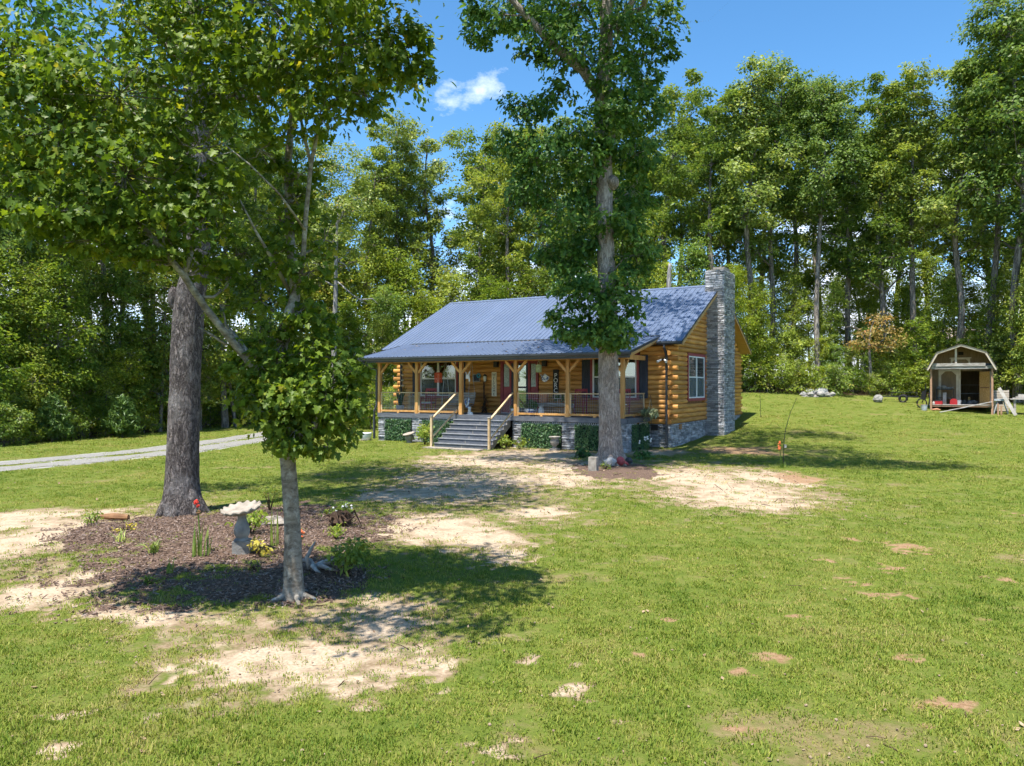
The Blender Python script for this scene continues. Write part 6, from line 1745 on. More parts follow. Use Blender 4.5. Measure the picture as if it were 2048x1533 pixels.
MB().lathe([(0.15, 0.0), (0.16, 0.02), (0.20, 0.03), (0.26, 0.18), (0.28, 0.32), (0.29, 0.36), (0.26, 0.36), (0.24, 0.32), (0.0, 0.30)], 20).build('pot', M['ceramic'], s, True)
MB().lathe([(0.25, -0.02), (0.30, 0.0), (0.31, 0.03), (0.0, 0.015)], 18).build('saucer', M['concretepale'], s)

def shrub(name, label, x_, y_, r_, h_, n_, sz, lm, seed, tmpl=OVAL, stems=5, low=0.15):
    t = Tree(seed)
    b0 = np.array((x_, y_, gz(x_, y_)))
    for i in range(stems):
        a = 2.4 * i
        t.wood.tube([b0 + np.array((0, 0, -0.04)), b0 + np.array((0.3 * r_ * math.cos(a), 0.3 * r_ * math.sin(a), h_ * 0.4)), b0 + np.array((0.6 * r_ * math.cos(a), 0.6 * r_ * math.sin(a), h_ * 0.75))], [0.012, 0.009, 0.004], 5)
    t.clump(b0 + np.array((0, 0, h_ * (0.5 + low))), (r_ * 0.85, r_ * 0.85, h_ * (0.5 - low) + 0.02), n_, max(8, n_ // 25), sz, tmpl, spread=0.28, twigs=False)
    o = thing(name, label, 'shrub', tuple(b0))
    under(o, 'stem', t.wood.mesh('stem', M['twig'], True))
    under(o, 'foliage', t.leaf_mesh('foliage', lm))
    return o
shrub('garden_shrub', 'yellow-green shrub left of the stairs beside the pier', *hw(-8.95, -1.0), 0.40, 0.95, 620, 0.085, L['bushl'], 401)
shrub('garden_shrub', 'low leafy shrub under the stair stringer, the nearer to the steps', *hw(-4.90, -1.05), 0.32, 0.50, 260, 0.08, L['shrub'], 402)
shrub('garden_shrub', 'low leafy shrub against the pier right of the stairs', *hw(-4.35, -0.75), 0.30, 0.45, 220, 0.08, L['shrub'], 403)
shrub('garden_shrub', 'dark green shrub with yellow tips beside the driftwood in the bed', *onground(693, 1152), 0.30, 0.46, 560, 0.062, L['shrub'], 404)
shrub('garden_shrub', 'bright green leafy shrub just behind the bird bath', *onground(503, 1068), 0.30, 0.40, 380, 0.06, L['bushl'], 405)
shrub('garden_shrub', 'upright bronze-tipped shrub at the back of the bed by the maple', *onground(540, 1022), 0.20, 0.52, 320, 0.05, L['shrub'], 406, LONG)
shrub('garden_shrub', 'little green shrub in front of the flowering stump', *onground(672, 1078), 0.17, 0.22, 160, 0.05, L['bushl'], 407)
shrub('garden_shrub', 'low reddish-green shrub at the left edge of the bed', *onground(183, 1048), 0.20, 0.20, 180, 0.05, L['shrub'], 408)
shrub('garden_shrub', 'tiny yellow sprig in the mulch left of the oak', *onground(250, 1062), 0.20, 0.13, 60, 0.06, L['yellow'], 409, low=0.0)
shrub('garden_shrub', 'small lime-yellow plant in front of the bird bath', *onground(522, 1112), 0.17, 0.22, 90, 0.06, L['yellow'], 410)
shrub('garden_shrub', 'small green seedling low at the front of the mulch', *onground(200 + 100, 1168), 0.08, 0.08, 40, 0.04, L['bushl'], 411)
shrub('garden_shrub', 'pale seedling in the mulch left of the maple trunk', *onground(510, 1142), 0.08, 0.10, 40, 0.045, L['shrub'], 412)
shrub('hosta', 'blue-green hosta right of the porch oak trunk', *onground(1282, 918), 0.30, 0.26, 120, 0.16, L['pot'], 413, low=0.05)
shrub('hosta', 'small green hosta left of the porch oak trunk', *onground(1165, 916), 0.30, 0.22, 120, 0.13, L['pot'], 414, low=0.05)
shrub('hosta', 'tiny yellow-green tuft in front of the oak beside the block', *onground(1212, 938), 0.14, 0.14, 60, 0.10, L['shrub'], 415, LONG)

def blades(name, label, x_, y_, n_, h_, spread, w_, lm, seed, arch=0.3, flower=None, cat='plant', pin=0.0):
    rg = random.Random(seed)
    b0 = Vector((x_, y_, gz(x_, y_)))
    o = thing(name, label, cat, tuple(b0))
    V_, F_, A_ = [], [], []
    for i in range(n_):
        a = rg.uniform(0, 6.28); hh = h_ * rg.uniform(0.6, 1.1); ar = arch * rg.uniform(0.3, 1.3)
        bx, by = rg.uniform(-1, 1) * spread, rg.uniform(-1, 1) * spread
        dx, dy = math.cos(a), math.sin(a)
        k_ = len(V_)
        for j in range(5):
            t_ = j / 4
            ww = w_ * (1 - t_ ** 2 * 0.97) / 2
            px_, py_ = bx + dx * hh * ar * t_ * t_, by + dy * hh * ar * t_ * t_
            pz_ = hh * (t_ - ar * 0.45 * t_ ** 3) - 0.02
            V_ += [(px_ - dy * ww, py_ + dx * ww, pz_), (px_ + dy * ww, py_ - dx * ww, pz_ + 0.002)]
            A_ += [rg.random()] * 2
        F_ += [(k_ + 2 * j, k_ + 2 * j + 1, k_ + 2 * j + 3, k_ + 2 * j + 2) for j in range(4)]
    link('blades', np_mesh('blades', np.array(V_), np.array(F_), lm, {'rnd': np.array(A_)}), o)
    if flower:
        for (fx, fy, fz, fr_, fm) in flower:
            mb = MB().tube([(fx * 0.3, fy * 0.3, 0), (fx * 0.7, fy * 0.7, fz * 0.6), (fx, fy, fz)], [0.008, 0.007, 0.005], 5)
            mb.build('stalk', L['blade'], o)
            mb = MB()
            for k_ in range(9):
                mb.blob((fx + rg.uniform(-1, 1) * fr_ * 0.6, fy + rg.uniform(-1, 1) * fr_ * 0.6, fz + rg.uniform(-1.2, 1.2) * fr_), (fr_ * 0.5, fr_ * 0.5, fr_ * 0.4), rg, 6, 4, 0.25)
            mb.build('flower', fm, o)
    return o
blades('gladiolus', 'tall upright sword leaves with a dark red flower spike before the oak', *onground(405, 1112), 16, 0.55, 0.11, 0.032, L['blade'], 1, 0.16, [(-0.12, 0.1, 0.74, 0.045, M['flower_red']), (-0.06, 0.0, 0.62, 0.03, M['brownwood'])])
blades('iris', 'tall thin iris leaves between the bird bath and the maple trunk', *onground(546, 1092), 7, 0.62, 0.06, 0.034, L['blade'], 2, 0.12)
blades('daylily', 'arching yellow-green daylily clump in the middle of the mulch', *onground(308, 1106), 22, 0.34, 0.06, 0.024, L['blade'], 3, 0.95)
blades('daylily', 'thin arching daylily clump at the left of the bed', *onground(240, 1084), 14, 0.32, 0.06, 0.018, L['blade'], 4, 0.95)
blades('iris', 'short broad iris fan at the front of the mulch', *onground(340, 1148), 6, 0.26, 0.03, 0.045, L['blade'], 5, 0.25)
blades('small_flower', 'low orange-red flower beside the maple trunk', *onground(603, 1078), 6, 0.08, 0.04, 0.02, L['blade'], 6, 0.6, [(0, 0, 0.09, 0.045, M['flower_orange'])])
blades('white_flowers', 'pale nodding flowers on thin stems before the ivy by the corner', *onground(1290, 907), 12, 0.22, 0.10, 0.03, L['blade'], 7, 0.6, [(-0.22, 0, 0.42, 0.05, M['flower_white']), (0.0, 0.05, 0.55, 0.055, M['flower_white']), (0.22, -0.05, 0.50, 0.055, M['flower_white']), (0.12, 0.1, 0.58, 0.05, M['flower_white'])])
x, y = onground(1567, 936)
blades('lawn_flower', 'orange-red gladiolus growing at the lawn hook right of the cabin', x - 0.05, y - 0.05, 14, 0.24, 0.12, 0.03, L['blade'], 8, 0.35, [(-0.10, 0, 0.62, 0.06, M['flower_orange']), (-0.09, 0, 0.78, 0.05, M['flower_orange'])])
s = thing('garden_hook', 'tall thin dark wire hook arching over the right lawn', 'hook', (x + 0.04, y + 0.1, gz(x, y)))
z0 = gz(x, y)
MB().tube([(0, 0, -0.15), (0.0, 0, 0.7), (0.06, 0, 1.2), (0.22, 0, 1.75), (0.42, 0, 2.2)], [0.012, 0.011, 0.010, 0.008, 0.005], 6).build('wire', M['blackm'], s)
MB().box(0.02, 0.09, -0.02, 0.02, 0.62, 0.72).build('tag', M['plankwhite'], s)
x, y = onground(1521, 836)
s = thing('garden_hook', 'straight thin dark stake on the lawn just past the chimney', 'stake', (x, y, gz(x, y)))
MB().tube([(0, 0, -0.15), (0.0, 0, 0.8), (-0.06, 0, 1.55)], [0.012, 0.01, 0.006], 6).build('rod', M['blackm'], s)

# bird bath
x, y = onground(484, 1106)
s = thing('bird_bath', 'weathered concrete bird bath with scalloped tilted bowl in the mulch bed', 'bird bath', (x, y, gz(x, y) - 0.02), R(12))
mb = MB()
mb.prism([(-0.125, -0.125, 0), (0.125, -0.125, 0), (0.125, 0.125, 0), (-0.125, 0.125, 0)], (0, 0, 0.20)); mb.prism([(-0.12, -0.12, 0.2), (0.12, -0.12, 0.2), (0.12, 0.12, 0.2), (-0.12, 0.12, 0.2)], (0, 0, 0.002))
mb.build('base', M['concretegrey'], s)
MB().lathe([(0.115, 0.20), (0.11, 0.225), (0.085, 0.235), (0.09, 0.26), (0.11, 0.30), (0.115, 0.36), (0.10, 0.43), (0.075, 0.49), (0.06, 0.54), (0.065, 0.58), (0.10, 0.61), (0.0, 0.612)], 24).build('pedestal', M['concretegrey'], s, True)
def scal(a, r_, z_, j):
    k_ = 1 + 0.045 * math.cos(14 * a) * (r_ / 0.3) ** 2
    return r_ * k_, z_ + 0.018 * math.cos(14 * a) * (r_ / 0.3) ** 3
MB().lathe([(0.0, 0.0), (0.10, 0.0), (0.19, 0.022), (0.265, 0.055), (0.29, 0.085), (0.275, 0.105), (0.24, 0.092), (0.16, 0.066), (0.0, 0.06)], 84, wave=scal).build('bowl', M['concretepale'], s, True, loc=(0, 0, 0.602), rot=(R(7), R(-8), 0))

# driftwood, stump, stones in the bed
rr = random.Random(12)
s = gthing('driftwood', 'bleached grey root with curling arms beside the maple trunk', 'driftwood', 628, 1145)
mb = MB()
for (a, L_, h_) in ((0.1, 0.42, 0.10), (0.5, 0.30, 0.05), (-0.6, 0.34, 0.02), (2.4, 0.25, 0.10), (-1.4, 0.28, 0.03)):
    mb.tube([(0, 0, 0.06), (0.4 * L_ * math.cos(a), 0.4 * L_ * math.sin(a), 0.10 + h_ * 0.4), (0.8 * L_ * math.cos(a + 0.25), 0.8 * L_ * math.sin(a + 0.25), 0.04 + h_), (L_ * math.cos(a + 0.4), L_ * math.sin(a + 0.4), 0.02 + h_)], [0.05, 0.035, 0.022, 0.008], 8, rr, 0.1)
mb.tube([(-0.05, 0, 0.05), (-0.10, 0, 0.20), (-0.04, 0, 0.32), (0.02, 0, 0.42)], [0.045, 0.03, 0.02, 0.007], 8, rr, 0.1)
mb.build('root', M['drift'], s, True)
s = gthing('root_stump', 'dark tangled stump with small flowers at the back of the bed', 'stump', 682, 1052)
mb = MB().blob((0, 0, 0.12), (0.22, 0.18, 0.16), rr, 10, 7, 0.2)
for i in range(12):
    a = rr.uniform(0, 6.28); L_ = rr.uniform(0.25, 0.42)
    mb.tube([(0.1 * math.cos(a), 0.1 * math.sin(a), 0.14), (L_ * 0.7 * math.cos(a), L_ * 0.7 * math.sin(a), rr.uniform(0.1, 0.3)), (L_ * math.cos(a + 0.3), L_ * math.sin(a + 0.3), rr.uniform(-0.02, 0.3))], [0.03, 0.02, 0.006], 6)
mb.build('roots', M['twig'], s)
t = Tree(421)
t.clump((0, 0, 0.30), (0.24, 0.2, 0.10), 260, 14, 0.05, OVAL, spread=0.3, twigs=False)
link('foliage', t.leaf_mesh('foliage', L['shrub']), s)
mb = MB()
for i in range(9): mb.blob((rr.uniform(-0.22, 0.22), rr.uniform(-0.16, 0.1), rr.uniform(0.28, 0.42)), (0.022, 0.022, 0.018), rr, 6, 4, 0.2)
mb.build('blossom', M['flower_white'], s)
s = gthing('bed_rock', 'flat pale brown rock between the bird bath and maple', 'rock', 548, 1052)
MB().blob((0, 0, 0.06), (0.26, 0.14, 0.11), rr, 9, 6, 0.22).build('rock', M['concretepale'], s)
s = gthing('bed_rock', 'reddish weathered log chunk lying left of the oak roots', 'log', 228, 1040)
MB().tube([(-0.25, 0, 0.05), (0, 0.03, 0.06), (0.28, 0.0, 0.05)], [0.05, 0.065, 0.05], 8, rr, 0.15).build('chunk', M['brownwood'], s)
# round the porch oak
s = gthing('concrete_block', 'upright grey concrete block at the foot of the porch oak', 'block', 1187, 941, R(-28))
MB().box(-0.13, 0.13, -0.10, 0.10, -0.03, 0.40).build('block', M['concrete'], s)
s = gthing('quartz_rock', 'white rough rock at the base of the porch oak', 'rock', 1220, 932)
MB().blob((0, 0, 0.11), (0.20, 0.15, 0.15), rr, 9, 7, 0.2).build('rock', M['whiterock'], s)
s = gthing('garden_ornament', 'dark red round garden ornament next to the white rock', 'ornament', 1241, 931)
mb = MB().blob((0, 0, 0.13), (0.14, 0.12, 0.15), rr, 10, 8, 0.05); mb.tube([(0.08, 0, 0.10), (0.2, -0.02, 0.05), (0.27, -0.03, 0.02)], [0.07, 0.05, 0.01], 7)
mb.build('body', M['redtrim'], s, True)
s = gthing('dark_rock', 'small dark rock right of the red garden ornament', 'rock', 1256, 927)
MB().blob((0, 0, 0.08), (0.14, 0.12, 0.11), rr, 9, 6, 0.15).build('rock', M['mortar'], s)

# ------------------------------------------------------------------ fire ring, shed and what lies about it
s = gthing('fire_ring', 'heap of white and grey stones on ashes at the wood edge', 'fire pit', 1632, 792)
MB().blob((0, 0, -0.16), (1.35, 0.6, 0.24), rr, 18, 8, 0.08).build('ash_heap', M['ash'], s)
for (dx, dy, r_, mt) in ((-0.35, 0.1, 0.36, 'whiterock'), (0.35, 0.0, 0.44, 'whiterock'), (0.1, -0.45, 0.24, 'rock'), (0.5, -0.5, 0.2, 'rock'), (-0.85, -0.1, 0.22, 'rock'), (0.3, 0.5, 0.3, 'rock'), (-0.5, -0.4, 0.2, 'rock'), (0.95, -0.2, 0.2, 'rock')):
    MB().blob((dx, dy, r_ * 0.4 + 0.02), (r_, r_ * 0.85, r_ * 0.72), rr, 9, 7, 0.14).build('stone', M[mt], s)

SX, SY = 24.9, 41.2
SZ = gz(SX, SY)
shed = thing('shed', 'open-fronted brown barn shed with gambrel roof at the lawn edge', 'shed', (SX, SY, SZ), R(-31))
HW, FZ, BZ = 1.50, 0.42, 2.42     # half width, floor height, beam underside
PD, SD = 1.3, 4.6                  # porch depth, shed depth
GAM = [(-HW - 0.17, 2.38), (-1.18, 3.33), (0, 3.76), (1.18, 3.33), (HW + 0.17, 2.38)]
for a, b_ in ((0.0, PD),):
    pass
MB().box(-HW, HW, 0.0, SD, FZ - 0.12, FZ - 0.03).build('floor_frame', M['shedpost'], shed)
for i in range(9):
    MB().box(-HW - 0.03, HW + 0.03, i * PD / 9 + 0.004 - (0.03 if i == 0 else 0), (i + 1) * PD / 9 - 0.004, FZ - 0.03, FZ).build('floor_board', M['greywood'], shed)
for sx in (-HW, HW - 0.10):
    MB().box(sx, sx + 0.10, -0.06, 0.04, -0.15, 2.42).build('post', M['shedpost'], shed)
MB().box(-HW, HW, -0.07, 0.03, 2.42, 2.58).build('beam', M['greywood'], shed)
MB().box(-HW + 0.06, HW - 0.22, -0.10, -0.072, 2.40, 2.53).build('beam_board', M['greywood'], shed)
MB().box(-HW + 0.10, HW - 0.36, -0.14, -0.102, 2.55, 2.72).build('beam_board', M['greywood'], shed)
MB().box(-HW, HW, -0.05, 0.03, 2.585, 2.70).build('beam_board', M['navy'], shed)
MB().box(-0.30, -0.20, -0.02, 0.07, 2.70, 3.60).build('king_post', M['shedtrim'], shed)
# side walls, back wall and the front wall with its doorway
for sx in (-HW, HW - 0.06):
    MB().box(sx, sx + 0.06, PD, SD, FZ, 2.42).build('side_wall', M['shedwall'], shed)
MB().box(-HW + 0.06, HW - 0.06, SD - 0.06, SD, FZ, 2.6).build('back_wall', M['shedwall'], shed)
fw = MB()
fw.box(-HW + 0.06, -0.02, PD, PD + 0.05, FZ, 2.42); fw.box(0.88, HW - 0.06, PD, PD + 0.05, FZ, 2.42); fw.box(-0.02, 0.88, PD, PD + 0.05, 2.30, 2.42)
fw.prism([(p[0] * 0.95, PD, p[1] - 0.05 if p[1] > 2.5 else 2.42) for p in GAM], (0, 0.05, 0))
fw.build('front_wall', M['shedwall'], shed)
for k_ in range(-13, 14):      # battens of the grooved siding
    x_ = k_ * 0.105
    if -0.02 < x_ < 0.88: z_b = 2.44
    else: z_b = FZ
    zt = 3.68 - abs(x_) * 0.42
    if abs(x_) < HW - 0.1: MB().box(x_ - 0.044, x_ + 0.044, PD - 0.007, PD - 0.001, z_b, min(zt, 3.62) - 0.06).build('siding_board', M['shedwall'], shed)
for sx in (-HW + 0.002, HW - 0.062):
    MB().box(sx, sx + 0.05, 0.05, PD - 0.002, FZ, 2.41).build('porch_side', M['shedwall'], shed)
# roof
rf = MB()
inner = [(p[0] * 0.975, p[1] - 0.07) for p in GAM]
ring = [(p[0], -0.30, p[1]) for p in GAM] + [(p[0], -0.30, p[1]) for p in inner[::-1]]
for i in range(4):
    rf.prism([ring[i], ring[i + 1], ring[8 - i], ring[9 - i]], (0, SD + 0.5, 0))
rf = rf.build('roof', M['shedtrim'], shed)
for i in range(4):
    a, b_ = Vector((GAM[i][0], -0.34, GAM[i][1])), Vector((GAM[i + 1][0], -0.34, GAM[i + 1][1]))
    nrm = Vector((-(b_ - a).z, 0, (b_ - a).x)).normalized()
    n_sh = 7 if i in (0, 3) else 8
    for j in range(n_sh):
        p, q = a.lerp(b_, j / n_sh), a.lerp(b_, (j + 1) / n_sh)
        if i < 2: lo_, hi_ = p, q
        else: lo_, hi_ = q, p
        MB().prism([lo_ + nrm * 0.028, hi_ + nrm * 0.010, hi_ + nrm * 0.001, lo_ + nrm * 0.001], (0, SD + 0.6, 0)).build('shingle_course', M['shingle'], rf)
    MB().prism([a + nrm * 0.0 + Vector((0, 0.03, 0)), b_ + Vector((0, 0.03, 0)), b_ - nrm * 0.10 + Vector((0, 0.03, 0)), a - nrm * 0.10 + Vector((0, 0.03, 0))], (0, 0.03, 0)).build('fascia', M['shedtrim'], rf)
def octo(x0, x1, z0, z1, c_, y_, w_):
    mb = MB()
    mb.box(x0 - w_, x0, y_ - 0.02, y_, z0, z1); mb.box(x1, x1 + w_, y_ - 0.02, y_, z0, z1); mb.box(x0, x1, y_ - 0.019, y_, z1 - w_ * 0.6, z1)
    for (sx, sz) in ((x0, z1 - w_ * 0.6), (x1, z1 - w_ * 0.6), (x0, z0), (x1, z0)):
        ux, uz = (1 if sx == x0 else -1), (-1 if sz > z0 else 1)
        mb.prism([(sx, y_ - 0.018, sz), (sx + ux * c_, y_ - 0.018, sz), (sx, y_ - 0.018, sz + uz * c_)], (0, 0.017, 0))
    return mb
octo(-0.98, -0.24, FZ + 0.02, 2.38, 0.22, PD - 0.012, 0.13).build('door_trim', M['shedtrim'], shed)
lt = octo(-0.42, 0.36, 2.60, 3.02, 0.12, PD - 0.012, 0.08); lt.box(-0.56, 0.50, PD - 0.05, PD - 0.032, 3.02, 3.08)
lt.build('loft_trim', M['shedtrim'], shed)
MB().box(-0.14, 0.12, PD - 0.03, PD - 0.01, 3.22, 3.40).build('gable_vent', M['dark'], shed)
MB().box(-0.10, -0.02, PD - 0.02, PD + 0.06, FZ, 2.40).build('jamb', M['shedtrim'], shed)
dr = MB().bar((0.90, PD - 0.02, FZ + 0.92), (1.36, PD - 0.55, FZ + 0.92), 0.03, 1.84).build('door', M['osb'], shed)
MB().bar((1.385, PD - 0.585, FZ + 0.0), (1.385, PD - 0.585, FZ + 1.86), 0.045, 0.05).build('edge_strip', M['shedtrim'], dr)
MB().bar((0.92, PD - 0.066, FZ + 0.95), (1.33, PD - 0.54, FZ + 0.95), 0.012, 0.05).build('strap', M['brownwood'], dr)
for sy, z_ in ((PD + 0.9, 1.0), (PD + 0.9, 1.5)):
    MB().box(-0.6, 1.0, sy + 0.5, sy + 0.9, z_, z_ + 0.03).build('shelf', M['greywood'], shed)

def sthing(name, label, cat, x_, y_, z_=FZ, rz=0.0):
    v_ = Matrix.Rotation(R(-31), 4, 'Z') @ Vector((x_, y_, 0))
    wx, wy = SX + v_.x, SY + v_.y
    zz = SZ + z_ if z_ is not None else gz(wx, wy)
    return thing(name, label, cat, (wx, wy, zz), R(-31) + rz)
s = sthing('metal_shelf', 'black wire shelf stand inside the shed porch at left', 'shelf', -0.78, 0.92)
mb = MB()
for sx in (-0.42, 0.42):
    for sy in (-0.17, 0.17): mb.bar((sx, sy, 0), (sx, sy, 0.86), 0.03, 0.03)
mb.build('legs', M['blackm'], s)
for z_ in (0.36, 0.82):
    MB().box(-0.46, 0.46, -0.2, 0.2, z_, z_ + 0.03).build('shelf_board', M['blackm'], s)
s = sthing('tool_heap', 'pale heap of bags and tools on the black shelf stand', 'tools', -0.78, 0.92, FZ + 0.85)
mb = MB().blob((-0.32, 0, 0.07), (0.10, 0.1, 0.09), rr, 8, 6, 0.2); mb.blob((-0.08, -0.02, 0.10), (0.15, 0.12, 0.12), rr, 9, 6, 0.15); mb.blob((0.18, 0, 0.05), (0.16, 0.12, 0.06), rr, 8, 6, 0.2); mb.tube([(0.25, 0, 0.05), (0.42, 0, 0.13)], [0.05, 0.03], 7)
mb.build('bags', M['rock'], s)
s = sthing('paper_sheet', 'white carton standing under the shelf stand', 'carton', -0.80, 0.70)
MB().box(-0.09, 0.09, -0.04, 0.04, 0.0, 0.66).build('carton', M['plankwhite'], s)
s = sthing('gas_can', 'bright red fuel can on the shed porch floor', 'fuel can', -0.36, 0.35)
mb = MB().prism([(-0.18, -0.13, 0), (0.18, -0.13, 0), (0.18, -0.13, 0.22), (0.13, -0.13, 0.31), (-0.04, -0.13, 0.33), (-0.15, -0.13, 0.26), (-0.18, -0.13, 0.14)], (0, 0.26, 0))
mb.build('can', M['redpaint'], s); MB().tube([(-0.12, 0, 0.28), (-0.19, 0, 0.34), (-0.24, 0, 0.36)], 0.02, 6).build('spout', M['black'], s)
s = sthing('tool_box', 'low red tool box on the shed porch floor at left', 'tool box', -1.08, 0.32)
MB().box(-0.2, 0.18, -0.13, 0.13, 0, 0.20).build('box', M['redpaint'], s); MB().box(-0.21, 0.19, -0.14, 0.14, 0.201, 0.26).build('lid', M['blackm'], s); MB().bar((-0.08, 0, 0.30), (0.06, 0, 0.30), 0.02, 0.02).build('handle', M['black'], s)
s = sthing('spray_jug', 'small red and white jug by the shed left post', 'jug', -1.33, 0.12)
MB().lathe([(0.06, 0), (0.065, 0.10), (0.03, 0.15), (0.025, 0.18), (0, 0.18)], 10).build('jug', M['plankwhite'], s)
s = sthing('blue_bucket', 'pale blue bucket beside the shed doorway', 'bucket', -0.12, 0.62)
MB().lathe([(0.10, 0), (0.13, 0.24), (0.135, 0.25), (0.12, 0.25), (0, 0.05)], 14).build('bucket', M['steel'], s)
s = sthing('loose_plank', 'long pale plank sloping from the grass up to the shed porch', 'plank', 0, 0, 0.0)
p0, p1 = Vector((-1.02, -0.85, 0.0)), Vector((1.42, -0.12, 0.60))
v_ = Matrix.Rotation(R(-31), 4, 'Z') @ p0
p0.z = gz(SX + v_.x, SY + v_.y) - SZ + 0.03
MB().bar(p0, p1, 0.14, 0.035).build('plank', M['plankwhite'], s)
s = sthing('floor_pile', 'grey clutter of tools just inside the shed doorway', 'clutter', 0.42, 1.75)
mb = MB()
for i in range(9): mb.blob((rr.uniform(-0.35, 0.35), rr.uniform(-0.15, 0.3), 0.09), (0.13, 0.12, 0.13), rr, 7, 5, 0.3)
mb.build('heap', M['rock'], s)
s = sthing('lamp_jar', 'small amber jar on the floor clutter inside the shed', 'jar', 0.40, 1.95, FZ + 0.22)
MB().lathe([(0.06, 0), (0.07, 0.12), (0.04, 0.18), (0, 0.18)], 10).build('jar', M['osb'], s)
s = sthing('steel_bucket', 'grey metal pail on the grass by the shed left post', 'pail', -1.78, -0.25, None)
MB().lathe([(0.14, 0), (0.17, 0.30), (0.18, 0.31), (0.16, 0.31), (0, 0.05)], 14).build('pail', M['steel'], s)
MB().box(-0.38, 0.05, -0.1, 0.1, 0.315, 0.335).build('lid_board', M['brownwood'], s)
s = sthing('red_scrap', 'orange-red scrap of pipe under the shed porch edge', 'scrap', -1.18, -0.12, None)
MB().tube([(-0.2, 0, 0.06), (0.02, 0, 0.10), (0.18, 0.02, 0.05)], [0.05, 0.06, 0.04], 8, rr, 0.15).build('pipe', M['terracotta'], s)
# bicycle-like barrow leaning at the left
s = sthing('wheelbarrow', 'black wheelbarrow tipped up against the shed left wall', 'wheelbarrow', -1.78, 0.55, None)
mb = MB().tube([(-0.15 + 0.24 * math.cos(a), 0, 0.30 + 0.26 * math.sin(a)) for a in np.linspace(0, 2 * math.pi, 17)], 0.035, 7)
mb.build('wheel', M['blackm'], s)
mb = MB().tube([(-0.15, 0.05, 0.3), (0.0, 0.05, 0.8), (0.06, 0.05, 1.45)], 0.02, 6); mb.tube([(-0.15, 0.35, 0.3), (0.0, 0.35, 0.8), (0.06, 0.35, 1.45)], 0.02, 6); mb.bar((0.06, 0.0, 1.42), (0.06, 0.42, 1.42), 0.03, 0.03)
mb.build('frame', M['blackm'], s)
MB().prism([(0.03, -0.1, 0.45), (0.07, -0.1, 1.05), (-0.15, 0.0, 0.98), (-0.20, 0.0, 0.55)], (0, 0.55, 0)).build('tray', M['blackm'], s)
s = sthing('blue_tarp_sheet', 'blue panel leaning on the shed left wall', 'panel', -1.60, 0.75, None)
MB().prism([(0.03, -0.25, 0.02), (0.03, 0.25, 0.02), (0.06, 0.25, 1.15), (0.06, -0.25, 1.15)], (0.015, 0, 0)).build('panel', M['aqua'], s)
s = sthing('trailer_frame', 'low dark trailer frame on the grass left of the shed', 'trailer', -3.1, 2.4, None)
mb = MB().bar((-1.0, 0, 0.35), (0.9, 0, 0.35), 0.06, 0.06); mb.bar((-1.0, 0.8, 0.35), (0.9, 0.8, 0.35), 0.06, 0.06); mb.bar((-0.9, 0, 0.35), (-0.9, 0.8, 0.35), 0.05, 0.05); mb.bar((0.8, 0, 0.35), (0.8, 0.8, 0.35), 0.05, 0.05); mb.bar((0.0, 0, 0.35), (0.0, 0.8, 0.35), 0.05, 0.05); mb.bar((-0.5, 0, 0.6), (0.9, 0, 0.6), 0.04, 0.04); mb.bar((-0.5, 0, 0.35), (-0.5, 0, 0.6), 0.04, 0.04); mb.bar((0.85, 0, 0.35), (0.85, 0, 0.6), 0.04, 0.04)
mb.build('frame', M['blackm'], s)
for sy in (-0.06, 0.86):
    MB().tube([(0.1 + 0.2 * math.cos(a), sy, 0.22 + 0.2 * math.sin(a)) for a in np.linspace(0, 2 * math.pi, 15)], 0.05, 7).build('wheel', M['black'], s)
s = sthing('grey_boulder', 'round pale boulder at the end of the dark trailer frame', 'rock', -4.3, 1.7, None)
MB().blob((0, 0, 0.2), (0.28, 0.25, 0.26), rr, 9, 7, 0.12).build('boulder', M['rock'], s)
# right of the shed
s = sthing('lumber_board', 'long pale board leaning beside the shed right wall', 'board', 1.95, -0.15, None)
MB().bar((0.55, -0.2, 0.02), (-0.18, 0.35, 1.48), 0.16, 0.05, up=(0, 1, 0.3)).build('board', M['plankwhite'], s)
s = sthing('saw_stand', 'grey metal saw stand with splayed legs right of the shed', 'saw stand', 1.85, 0.45, None)
mb = MB()
for (sx, sy) in ((-0.22, -0.2), (0.22, -0.2), (-0.22, 0.2), (0.22, 0.2)): mb.bar((sx * 1.5, sy * 1.4, 0), (sx * 0.6, sy * 0.6, 0.72), 0.04, 0.04)
mb.build('legs', M['steel'], s); MB().box(-0.3, 0.3, -0.25, 0.25, 0.72, 0.82).build('saw_table', M['steel'], s); MB().box(-0.16, 0.10, -0.14, 0.12, 0.52, 0.719).build('motor', M['blackm'], s)
s = sthing('work_bench', 'old grey wooden workbench at the far right of the shed', 'workbench', 2.9, 0.75, None)
for sx in (-0.45, 0.42):
    for sy in (-0.3, 0.28): MB().box(sx, sx + 0.1, sy, sy + 0.1, -0.05, 0.82).build('leg', M['greywood'], s)
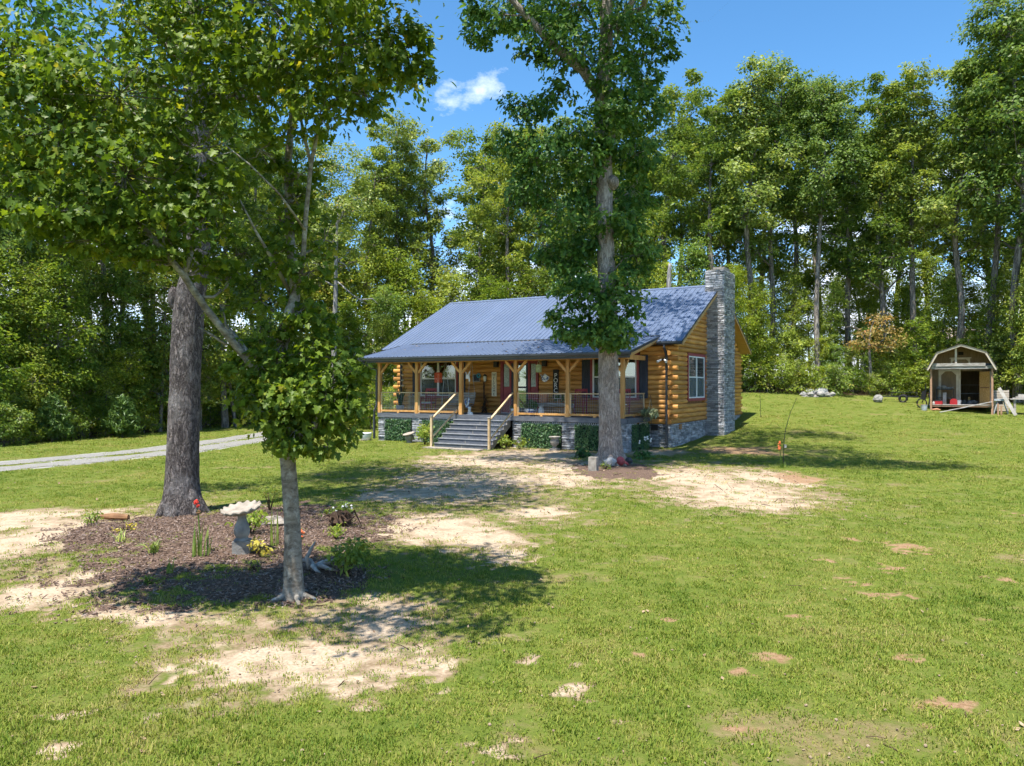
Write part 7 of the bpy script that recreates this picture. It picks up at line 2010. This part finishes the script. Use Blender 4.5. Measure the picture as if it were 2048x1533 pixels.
for k_ in range(5): MB().box(-0.62, 0.62, -0.38 + k_ * 0.155, -0.235 + k_ * 0.155, 0.82, 0.87).build('top_board', M['greywood'], s)
s = sthing('bench_scrap', 'pale lumber scraps piled on the grey workbench', 'scrap', 2.9, 0.75, None)
s.location.z += 0.87
mb = MB().box(-0.35, 0.25, -0.2, 0.2, 0, 0.12); mb.box(-0.25, 0.30, -0.1, 0.1, 0.121, 0.24); mb.bar((-0.5, -0.25, 0.03), (0.5, -0.3, 0.03), 0.08, 0.05)
mb.build('scraps', M['plankwhite'], s)
s = sthing('lattice_panel', 'tan slatted panel standing behind the saw stand', 'panel', 1.85, 1.25, None)
for k_ in range(9): MB().box(-0.42, 0.42, -0.02, 0.02, 0.05 + k_ * 0.13, 0.16 + k_ * 0.13).build('slat', M['farwall'], s)
for sx in (-0.4, 0.36): MB().box(sx, sx + 0.05, 0.021, 0.06, -0.03, 1.22).build('stile', M['farwall'], s)
s = sthing('stump_post', 'pair of short brown posts at the shed right corner', 'post', 1.70, -0.10, None)
MB().box(-0.03, 0.05, -0.04, 0.04, -0.05, 0.62).build('post', M['shedpost'], s); MB().box(0.12, 0.20, -0.02, 0.06, -0.05, 0.50).build('post', M['shedpost'], s)

# the neighbour's roof among the trees behind the shed
nx_, ny_ = (1885 - CX) / F * 66, 66
nh = thing('neighbour_house', 'low house with pale pinkish roof among the trees behind the shed', 'house', (nx_, ny_, gz(nx_, ny_)), R(-20))
MB().box(-6, 6, 0, 7, -0.3, 2.6).build('wall', M['farwall'], nh)
MB().prism([(-6.5, -0.6, 2.5), (-6.5, 3.5, 4.9), (-6.5, 7.6, 2.5)], (13, 0, 0)).build('roof', M['farroof'], nh)
for x_ in (-3.5, 0.5, 3.5):
    wnd = MB().box(x_ - 0.5, x_ + 0.5, -0.04, -0.005, 1.0, 2.1).build('window', M['white'], nh)
    MB().box(x_ - 0.42, x_ + 0.42, -0.06, -0.041, 1.08, 2.02).build('pane', M['glass'], wnd)
